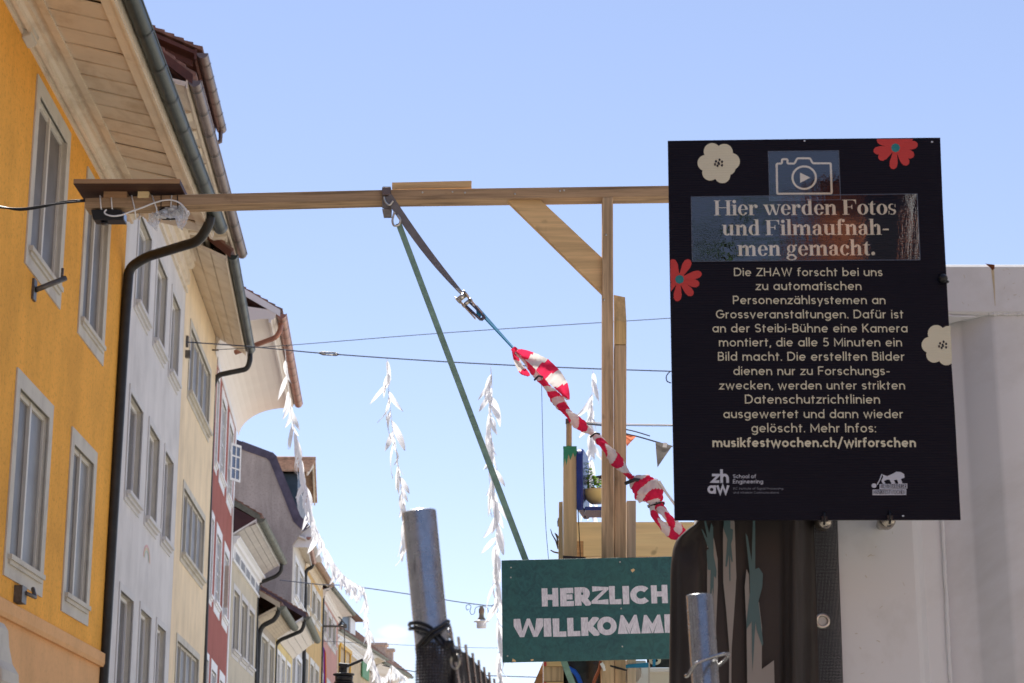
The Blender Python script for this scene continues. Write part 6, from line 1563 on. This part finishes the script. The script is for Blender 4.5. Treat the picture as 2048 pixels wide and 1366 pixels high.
mb.add(vs, [(j * (n + 1) + k, j * (n + 1) + k + 1, (j + 1) * (n + 1) + k + 1, (j + 1) * (n + 1) + k) for j in range(15) for k in range(n)], 0, True)
T.part(mb, 'wrapped_sheet', M['mesh'], recalc=False)
mb = MB(); vs = []
e = [(893, 1296, 2.45), (905, 1294, 2.44), (918, 1300, 2.55), (932, 1306, 2.66), (946, 1318, 2.8), (958, 1334, 2.92), (968, 1346, 3.0), (978, 1360, 3.12), (990, 1376, 3.25), (1006, 1392, 3.4)]
for i, (u, v, y_) in enumerate(e):
    for j in range(8): vs.append(W(u + j * 2.0, v + j * 26, y_ + .006 * math.sin(i * 1.7 + j)))
mb.add(vs, [(i * 8 + j, i * 8 + j + 1, (i + 1) * 8 + j + 1, (i + 1) * 8 + j) for i in range(len(e) - 1) for j in range(7)], 0, True)
T.part(mb, 'side_sheet', M['mesh_side'], recalc=False)
T.part(ring_torus(W(910.5, 1323, 2.40), .0088, .0012, (.78, .62, .05), sq=1), 'eyelet', M['chrome'], recalc=False)
def cord(pts, r_=.0029): mb = MB(); mb.tube(smooth_path([W(*p) for p in pts], 6), r_, 8); return mb
T = Thing('bungee_cord', W(865, 1265, 2.4), 'black elastic cord crossed over the leaning fence pipe and knotted to the mesh eyelet', 'cord')
T.part(cord([(819, 1250, 2.46), (823, 1246, 2.44), (842, 1247, 2.43), (862, 1256, 2.425), (880, 1273, 2.42), (897, 1293, 2.41)], .0026), 'strand', M['black_plastic'], recalc=False)
T.part(cord([(820, 1258, 2.46), (824, 1257, 2.44), (842, 1258, 2.43), (860, 1266, 2.42), (877, 1283, 2.415), (893, 1298, 2.41)], .0026), 'strand', M['black_plastic'], recalc=False)
T.part(cord([(897, 1243, 2.47), (893, 1243, 2.44), (878, 1254, 2.42), (862, 1264, 2.412), (848, 1278, 2.42), (836, 1292, 2.43)], .0026), 'strand', M['black_plastic'], recalc=False)
T.part(cord([(898, 1250, 2.47), (894, 1252, 2.44), (880, 1262, 2.42), (868, 1270, 2.41), (856, 1282, 2.42), (846, 1292, 2.43)], .0026), 'strand', M['black_plastic'], recalc=False)
T.part(cord([(892, 1287, 2.41), (900, 1292, 2.40), (905, 1302, 2.395), (909, 1312, 2.395), (911, 1320, 2.40)], .0036), 'strand', M['black_plastic'], recalc=False)
mb = MB(); c = W(899, 1291, 2.40); mb.lathe(c - Vector((0, 0, .005)), [(0, 0), (.005, .001), (.0065, .006), (.005, .011), (0, .012)], 12); T.part(mb, 'knot', M['black_plastic'], recalc=False)
top = W(1399.5, 1191, 3.08); low = W(1411, 1366, 3.08); fl = down(top, low)
T = Thing('fence_post_pipe', (fl.x, fl.y, 0), 'short visible galvanised fence pipe with a bent wire hook, in front of the printed banner', 'fence post')
mb = MB(); tube_shell(mb, top, fl, .0218); T.part(mb, 'pipe', M['galv_dark'], recalc=False)
mb = MB(); mb.tube(smooth_path([W(*p) for p in ((1372, 1352, 3.06), (1378, 1349, 3.045), (1388, 1332, 3.04), (1400, 1323, 3.04), (1425, 1314, 3.045), (1448, 1308, 3.06), (1457, 1309, 3.08), (1452, 1318, 3.09), (1437, 1331, 3.10))]), .0030, 8); T.part(mb, 'wire_hook', M['galv_dark'], recalc=False)

# ------------------------------------------------------------------ wires, garlands, lamp, bunting
def wire(pts, r_, label, m='wire', name='cable', sub=6):
    mb = MB(); mb.tube(smooth_path([W(*p) for p in pts], sub), r_, 6); return tag(mb.build(name, M[m], recalc=False), label, 'cable')
wire([(372, 684, 36.3), (500, 693, 36.2), (650, 707, 36), (900, 724, 36), (1150, 736, 36), (1420, 745, 36)], .012, 'steel span wire crossing the street from the grey house, carrying three paper garlands')
T = Thing('turnbuckle', W(655, 707, 35.95), 'steel turnbuckle in the span wire above the street', 'turnbuckle')
mb = MB(); mb.tube([W(637, 706, 35.95), W(644, 703.5, 35.95), W(671, 705.5, 35.95), W(678, 709, 35.95)], .012, 6); mb.tube([W(637, 706, 35.95), W(646, 709.5, 35.95), W(671, 711, 35.95), W(678, 709, 35.95)], .012, 6); T.part(mb, 'frame', M['iron'], recalc=False)
mb = MB(); mb.tube([W(643, 706.8, 35.95), W(651, 707.5, 35.95)], .03, 8); mb.tube([W(667, 708.8, 35.95), W(674, 709.2, 35.95)], .03, 8); T.part(mb, 'threaded_end', M['chrome'], recalc=False)
wire([(425, 700, 42), (570, 691, 40), (900, 665, 38), (1345, 636, 36)], .008, 'very thin wire rising to the right across the sky above the span wire')
wire([(1083, 755, 10.88), (1086, 900, 10.9), (1091, 1040, 10.92), (1097, 1118, 10.95)], .0016, 'hair-thin line hanging straight down from the barrier tape')
wire([(1340, 743, 35.9), (1333, 752, 35.9), (1334, 762, 35.9), (1342, 766, 35.9)], .012, 'small wire loop hanging at the span wire by the black notice')
wire([(1166, 848, 12.2), (1210, 852, 12.4), (1262, 861, 12.4), (1300, 872, 12.4)], .004, 'dark cord running behind the gallows post towards the bunting')
wire([(1165, 844, 12.3), (1250, 848, 12.3), (1420, 851, 12.3)], .004, 'pale cord stretched level behind the gallows posts', 'white_tie')
wire([(1165, 846, 12.5), (1250, 851, 12.5), (1420, 852, 12.5)], .003, 'thin dark cord just below the level pale cord')
wire([(1156, 1020, 11.28), (1158, 1060, 11.28), (1161, 1118, 11.28)], .0028, 'thin black cable hanging below the blue shelf', 'black_plastic')
wire([(560, 1160, 66), (640, 1169, 68), (700, 1172, 71), (830, 1190, 71), (940, 1207, 71), (1030, 1214, 71), (1300, 1222, 71)], .018, 'span wire further down the street carrying the hanging lamp')
wire([(640, 1282, 88), (900, 1294, 95), (1010, 1296, 100)], .012, 'faint far span wire low above the street')
wire([(740, 1325, 115), (850, 1346, 115), (1000, 1352, 115), (1090, 1355, 115)], .03, 'lowest and farthest span wire above the street')
# bunting
T = Thing('bunting', W(1320, 890, 12.4), 'string of small triangular bunting flags between the gallows post and the black notice', 'bunting')
mb = MB(); mb.tube(smooth_path([W(u, v, 12.4) for u, v in ((1250, 868), (1275, 873), (1310, 883), (1345, 893))]), .005, 6); mb.tube([W(u, v, 12.42) for u, v in ((1250, 866), (1312, 883))], .002, 5); T.part(mb, 'string', M['wire'], recalc=False)
def flag(px_, Y, m):
    mb = MB(); a, b_, c_ = [W(u, v, Y) for u, v in px_]; N = 6; vs = []; fs = []
    for i in range(N + 1):
        for j in range(i + 1):
            p = a + (b_ - a) * 0 ; t = i / N; s_ = j / i if i else 0
            q = c_.lerp(a, t).lerp(c_.lerp(b_, t), s_); vs.append(q + Vector((0, .012 * math.sin(s_ * 4 + t * 3), 0)))
    for i in range(N):
        o_ = i * (i + 1) // 2; o2 = (i + 1) * (i + 2) // 2
        for j in range(i + 1):
            fs.append((o_ + j, o2 + j, o2 + j + 1))
            if j < i: fs.append((o_ + j, o2 + j + 1, o_ + j + 1))
    mb.add(vs, fs, 0, True); T.part(mb, 'flag', m, recalc=False)
flag([(1311, 884), (1345, 891), (1315, 935)], 12.38, paperish('grey_flag', (.20, .19, .18), .25)); flag([(1249, 870), (1272, 873), (1254, 893)], 12.38, paperish('orange_flag', (.85, .28, .16), .5))
mb = MB(); mb.prism([W(u, v, 12.36) for u, v in ((1327, 885), (1335, 886), (1333, 895), (1325, 894))], (0, .003, 0)); T.part(mb, 'sticker', M['white_trim'])

# paper garlands: long leaf-shaped strips tied to a cord
def strip_mesh(seed, ln=.48, wd=.09):
    rnd = random.Random(seed); n = 7; vs = []; cur = rnd.uniform(-.5, .5); tw = rnd.uniform(-1.4, 1.4)
    for i in range(n + 1):
        t = i / n; w = wd * math.sin(math.pi * (t ** .8)) ** .7 * .5 + .003; ang = tw * t
        c = Vector((cur * t * t * ln * .7, .12 * ln * math.sin(3 * t), -t * ln)); s_ = Vector((math.cos(ang), math.sin(ang), 0))
        vs += [c + s_ * w + Vector((0, .015 * math.cos(ang), 0)), c + Vector((0, -.012, 0)), c - s_ * w]
    me = bpy.data.meshes.new('paper_strip'); me.from_pydata([tuple(v) for v in vs], [], [(3 * i + k, 3 * i + k + 1, 3 * i + k + 4, 3 * i + k + 3) for i in range(n) for k in (0, 1)])
    for p in me.polygons: p.use_smooth = True
    me.materials.append(M['paper']); return me
SM = [strip_mesh(k) for k in range(7)]
def garland(path, label, count, seed, scale=1.0, group='white paper garlands over the street', spread=1.0, sub=6, cord_r=.006, lean=0, dens=1.0):
    rnd = random.Random(seed); P = smooth_path([W(*p) for p in path], sub)
    T = Thing('paper_garland', P[0], label, 'garland', group)
    mb = MB(); mb.tube(P, cord_r, 5); T.part(mb, 'cord', M['paper'], recalc=False)
    L = [0]
    for i in range(1, len(P)): L.append(L[-1] + (P[i] - P[i - 1]).length)
    count = int(count * 1.6)
    for k in range(count):
        l = L[-1] * ((k + rnd.uniform(-.3, .3) + .5) / count) ** dens; j = 0
        l = max(0, min(L[-1], l))
        while j < len(P) - 2 and L[j + 1] < l: j += 1
        p = P[j].lerp(P[j + 1], (l - L[j]) / max(1e-6, L[j + 1] - L[j]))
        o = bpy.data.objects.new('paper_strip', rnd.choice(SM)); COL.objects.link(o); o.parent = T.root
        o.location = p - P[0]; s_ = scale * rnd.uniform(.75, 1.25)
        o.scale = (s_ * rnd.uniform(.7, 1.2), s_, s_ * rnd.uniform(.85, 1.25))
        tilt = rnd.choice([-1, 1]) * rnd.uniform(.05, .5) * spread + lean
        o.rotation_euler = (rnd.uniform(-.3, .3), tilt, rnd.uniform(0, 6.28) if rnd.random() < .3 else rnd.uniform(-.8, .8))
    return T
garland([(774, 717, 36), (777, 780, 36), (783, 840, 36), (792, 900, 36), (800, 960, 36), (809, 1020, 36), (812, 1100, 36)], 'paper garland hanging from the span wire straight above the leaning fence pipe', 18, 1)
garland([(981, 731, 36), (984, 780, 36), (980, 840, 36), (985, 900, 36), (986, 960, 36), (993, 1040, 36), (992, 1100, 36), (994, 1200, 36), (1000, 1290, 36), (1000, 1366, 36), (1000, 1440, 36)], 'longest paper garland, hanging down to the left edge of the teal board', 46, 2)
garland([(1186, 740, 36), (1184, 800, 36), (1181, 850, 36), (1183, 900, 36), (1180, 960, 36), (1178, 1030, 36)], 'paper garland hanging behind the twisted barrier tape and the blue shelf', 14, 3)
garland([(570, 700, 36), (578, 790, 38.5), (588, 850, 41), (601, 915, 44), (614, 985, 48), (630, 1050, 53), (655, 1105, 58), (685, 1148, 63), (712, 1168, 68), (729, 1176, 71)], 'paper garland swooping away along the row of houses, strips hanging thick at its far end', 78, 4, scale=1.0, spread=.5, dens=.72)
garland([(729, 1180, 71), (733, 1220, 75), (737, 1262, 80), (742, 1300, 88), (750, 1335, 94), (760, 1352, 100), (772, 1352, 104), (782, 1332, 110)], 'paper garland dropping steeply from the lamp wire down to the far roofs', 46, 5, scale=1.15, spread=.6, cord_r=.01)
garland([(783, 1330, 110), (795, 1340, 113), (808, 1352, 116), (822, 1366, 118)], 'farthest paper garland, a short piece beside the fence pipe mesh', 20, 6, scale=1.3, cord_r=.012)
# hanging street lamp with scrollwork
LY = 71; c = W(963, 1238, LY); s_ = LY / 3850 / .99
T = Thing('hanging_street_lamp', W(963, 1213, LY), 'old enamel street lamp with white glass and iron scrollwork hanging from the far span wire', 'street lamp')
mb = MB(); mb.lathe(c, [(3.2 * s_, 25 * s_), (3.6 * s_, 23 * s_), (5.5 * s_, 19 * s_), (5.6 * s_, 12.5 * s_), (4.7 * s_, 11 * s_), (5.0 * s_, 4 * s_), (8.5 * s_, -1 * s_), (8.8 * s_, -3 * s_)], 24); T.part(mb, 'lamp_body', paint('verdigris_enamel', (.22, .20, .14), .5, .2, var=.5, scale=1.5, dirt=(.28, .10, .06), dscale=1.2), recalc=False)
mb = MB(); mb.lathe(c, [(8.0 * s_, -2.0 * s_), (15.5 * s_, -4.6 * s_), (15.5 * s_, -5.6 * s_), (8 * s_, -5.2 * s_)], 28); T.part(mb, 'shade_rim', M['white_trim'], recalc=False)
mb = MB(); mb.lathe(c, [(9.4 * s_, -5 * s_), (9.6 * s_, -14 * s_), (9.2 * s_, -18 * s_), (0, -18.2 * s_)], 28); T.part(mb, 'lamp_glass', paint('opal_lamp_glass', (.72, .68, .68), .3, var=.03), recalc=False)
mb = MB(); mb.tube([W(963, 1212, LY), W(963, 1222, LY)], .05, 8)
for k in (-1, 1):
    mb.tube(smooth_path([W(963 + k * a, v, LY) for a, v in ((3, 1212), (12, 1216), (14, 1226), (20, 1229), (23, 1222), (21, 1212), (27, 1209), (31, 1213), (29, 1220), (25, 1218))], 5), .013, 6)
T.part(mb, 'iron_scroll', M['wire'], recalc=False)
# black event spotlight
SYD = 16.0; s_ = SYD / 3850
T = Thing('stage_spotlight', W(686, 1366, SYD), 'black ribbed stage spotlight on a stand at the lower edge between the houses', 'stage light')
mb = MB()
for u0, u1, v0, v1 in ((664, 707, 1345, 1349), (668, 704, 1349, 1360), (666, 705, 1361, 1364), (666, 706, 1365, 1390)):
    a, b_ = W(u0, v0, SYD), W(u1, v1, SYD); mb.lathe(((a.x + b_.x) / 2, SYD + .1, min(a.z, b_.z)), [(0, 0), ((b_.x - a.x) / 2 * .97, 0), ((b_.x - a.x) / 2, (a.z - b_.z) * .3), ((b_.x - a.x) / 2, (a.z - b_.z) * .8), ((b_.x - a.x) / 2 * .95, a.z - b_.z), (0, a.z - b_.z)], 20)
T.part(mb, 'housing', M['black_plastic'], recalc=False)
mb = MB(); mb.tube([W(686, 1345, SYD + .1), W(686, 1334, SYD + .1)], .035, 10); mb.box(W(679, 1340, SYD).x, W(693, 1340, SYD).x, SYD + .05, SYD + .15, W(686, 1334, SYD).z, W(686, 1328, SYD).z)
mb.tube([W(698, 1331, SYD + .1), W(712, 1325, SYD + .1), W(726, 1319, SYD + .1)], .012, 8); mb.tube([W(678, 1329, SYD + .1), W(698, 1331, SYD + .1)], .016, 8)
T.part(mb, 'yoke', M['black_plastic'], recalc=False)
p = W(686, 1390, SYD + .1); mb = MB(); mb.tube([p, (p.x, p.y, 0)], .03, 10)
for a in (0, 120, 240): mb.tube([(p.x, p.y, .6), (p.x + .5 * math.cos(R(a)), p.y + .5 * math.sin(R(a)), .02)], .015, 6)
T.part(mb, 'stand', M['iron'], recalc=False)
# bracket arm with small lamp on the far pink house
mb = MB(); mb.tube([W(648, 1252.5, 88), W(688, 1252.5, 88)], .05, 6); mb.tube([W(677, 1233, 88), W(692, 1250, 88)], .03, 6); mb.box(W(686, 1252, 88).x, W(694, 1252, 88).x, 87.9, 88.1, W(690, 1256, 88).z, W(690, 1249, 88).z); mb.tube([W(689, 1256, 88), W(689, 1335, 88)], .025, 6)
tag(mb.build('bracket_arm', M['iron'], recalc=False), 'iron bracket arm sticking out in front of the pink house', 'bracket')
# rainbow flag
T = Thing('rainbow_flag', W(649, 1366, 87), 'narrow hanging flag in violet, red and orange beside the dark drainpipe of the pink house', 'flag')
for i, c_ in enumerate(((.16, .04, .42), (.38, .02, .10), (.75, .25, .03))):
    a = 646.5 + i * 1.9; T.part(face_slab([(a, 1292 + i * 4), (a + 1.9, 1296 + i * 6), (a + 3.2, 1400), (a + 1.3, 1400)], 87 + .01 * i, .01), 'flag_stripe', paint('flag_colour', c_, .7))

# ------------------------------------------------------------------ house opposite, behind the viewer (seen only as reflections and bounced light)
M['brown_brick'] = stucco('red_brown_render', (.50, .17, .08), .0, 40, .3)
o = empty('opposite_house', (8, -26, 0)); tag(o, 'tall red-brown rendered house behind the viewer, mirrored in the glossy stickers', 'house')
mb = MB(); mb.box(-5.7, 9, -8, 0, 0, 13.5); mb.box(-7.4, -5.7, -8, -.5, 0, 12.2); mb.build('wall', M['brown_brick'], o)
mb = MB(); mb.prism([(-6.0, .4, 13.5), (-6.0, -4, 13.9), (-6.0, -8.4, 13.5)], (15.4, 0, 0)); mb.build('roof', M['tile'], o)
mb = MB(); mb.box(-3.9, -3.3, .001, .3, 0, 13.4); mb.build('pilaster', M['white_trim'], o)
for i in range(3):
    for z in (2.2, 5.6, 8.6, 11.0):
        mb = MB(); x = (-4.9, -3.3, 1.8)[i]; mb.box(x - .1, x + .8, .001, .05, z - .1, z + 2.3); w_ = mb.build('window', M['dark_metal'], o)
        mb = MB(); mb.box(x, x + .7, .051, .06, z, z + 2.2); mb.build('pane', M['black_plastic'], w_)
T = Thing('street_tree', (0.1, -18, 0), 'leafy street tree behind the viewer, mirrored in the glossy stickers', 'tree')
mb = MB(); mb.tube([(0.1, -18, 0), (.15, -18, 3), (0, -18.1, 6), (0.1, -18, 8.4)], [.17, .13, .09, .03], 10)
for a in range(9):
    z = 3 + a * .5; mb.tube([(0.1, -18, z), (.1 + 1.0 * math.cos(a * 2.4), -18 + 1.0 * math.sin(a * 2.4), z + 1.0)], [.05, .015], 6)
T.part(mb, 'trunk', M['brown_wood'], recalc=False)
rnd = random.Random(9); mb = MB(); cl = [(rnd.gauss(0, .75), rnd.gauss(0, .75), rnd.uniform(4.0, 9.9)) for _ in range(60)]
for i in range(5000):
    c = rnd.choice(cl); p = Vector((.1 + c[0] + rnd.gauss(0, .28), -18 + c[1] + rnd.gauss(0, .28), c[2] + rnd.gauss(0, .25)))
    d = Vector((rnd.gauss(0, 1), rnd.gauss(0, 1), rnd.gauss(0, 1))).normalized() * .09; e = d.cross(Vector((rnd.gauss(0, 1), rnd.gauss(0, 1), .3))).normalized() * .045
    mb.add([p, p + d * .5 + e, p + d, p + d * .5 - e], [(0, 1, 2, 3)])
tag(T.part(mb, 'crown', paperish('tree_leaf', (.06, .12, .03), .3), recalc=False), kind='stuff')
# ------------------------------------------------------------------ the street's other houses beside and behind the viewer (they shade and bounce light, and show in reflections)
def side_house(x, y0, y1, hgt, face, wall_m, label):
    """face: +1 looks towards +X, -1 towards -X"""
    o = empty('side_house', (x, y0, 0)); tag(o, label, 'house', 'houses beside and behind the viewer'); L = y1 - y0
    def bx(a, b_, c, d, e, f_): mb = MB(); mb.box(min(a * face, b_ * face), max(a * face, b_ * face), c, d, e, f_); return mb
    bx(0, -9, 0.02, L - .02, 0, hgt).build('wall', wall_m, o)
    mb = MB(); mb.prism([(.9 * face, .02, hgt + .02), (-4.5 * face, .02, hgt + 3.2), (-9.5 * face, .02, hgt + .02)], (0, L - .04, 0)); mb.build('roof', M['tile'], o)
    n = max(1, int(L / 3.2))
    for i in range(n):
        for z in range(int((hgt - 1.2) / 3.1)):
            y_ = (i + .5) * L / n; zz = 1.4 + z * 3.1
            w_ = bx(0, .04, y_ - .75, y_ + .75, zz, zz + 2.1).build('window', M['stone_trim'], o); bx(.041, .05, y_ - .6, y_ + .6, zz + .15, zz + 1.95).build('pane', M['grey_pane'], w_)
side_house(-5.5, -28, -8, 11.4, 1, M['pale_yellow'], 'pale yellow house left of and behind the viewer')
side_house(-5.7, -8, 12, 12.0, 1, M['grey_wall'], 'grey house beside the viewer on the left, before the yellow one')
side_house(9.5, -18, 2, 11.6, -1, M['grey_wall'], 'pale grey house right of the viewer across the street')
side_house(9.7, 2, 18, 10.8, -1, M['white_trim'], 'white painted house to the right beyond the container')
side_house(9.9, 18, 33, 11.2, -1, M['white_wall'], 'off white house farther right, hidden by the container')
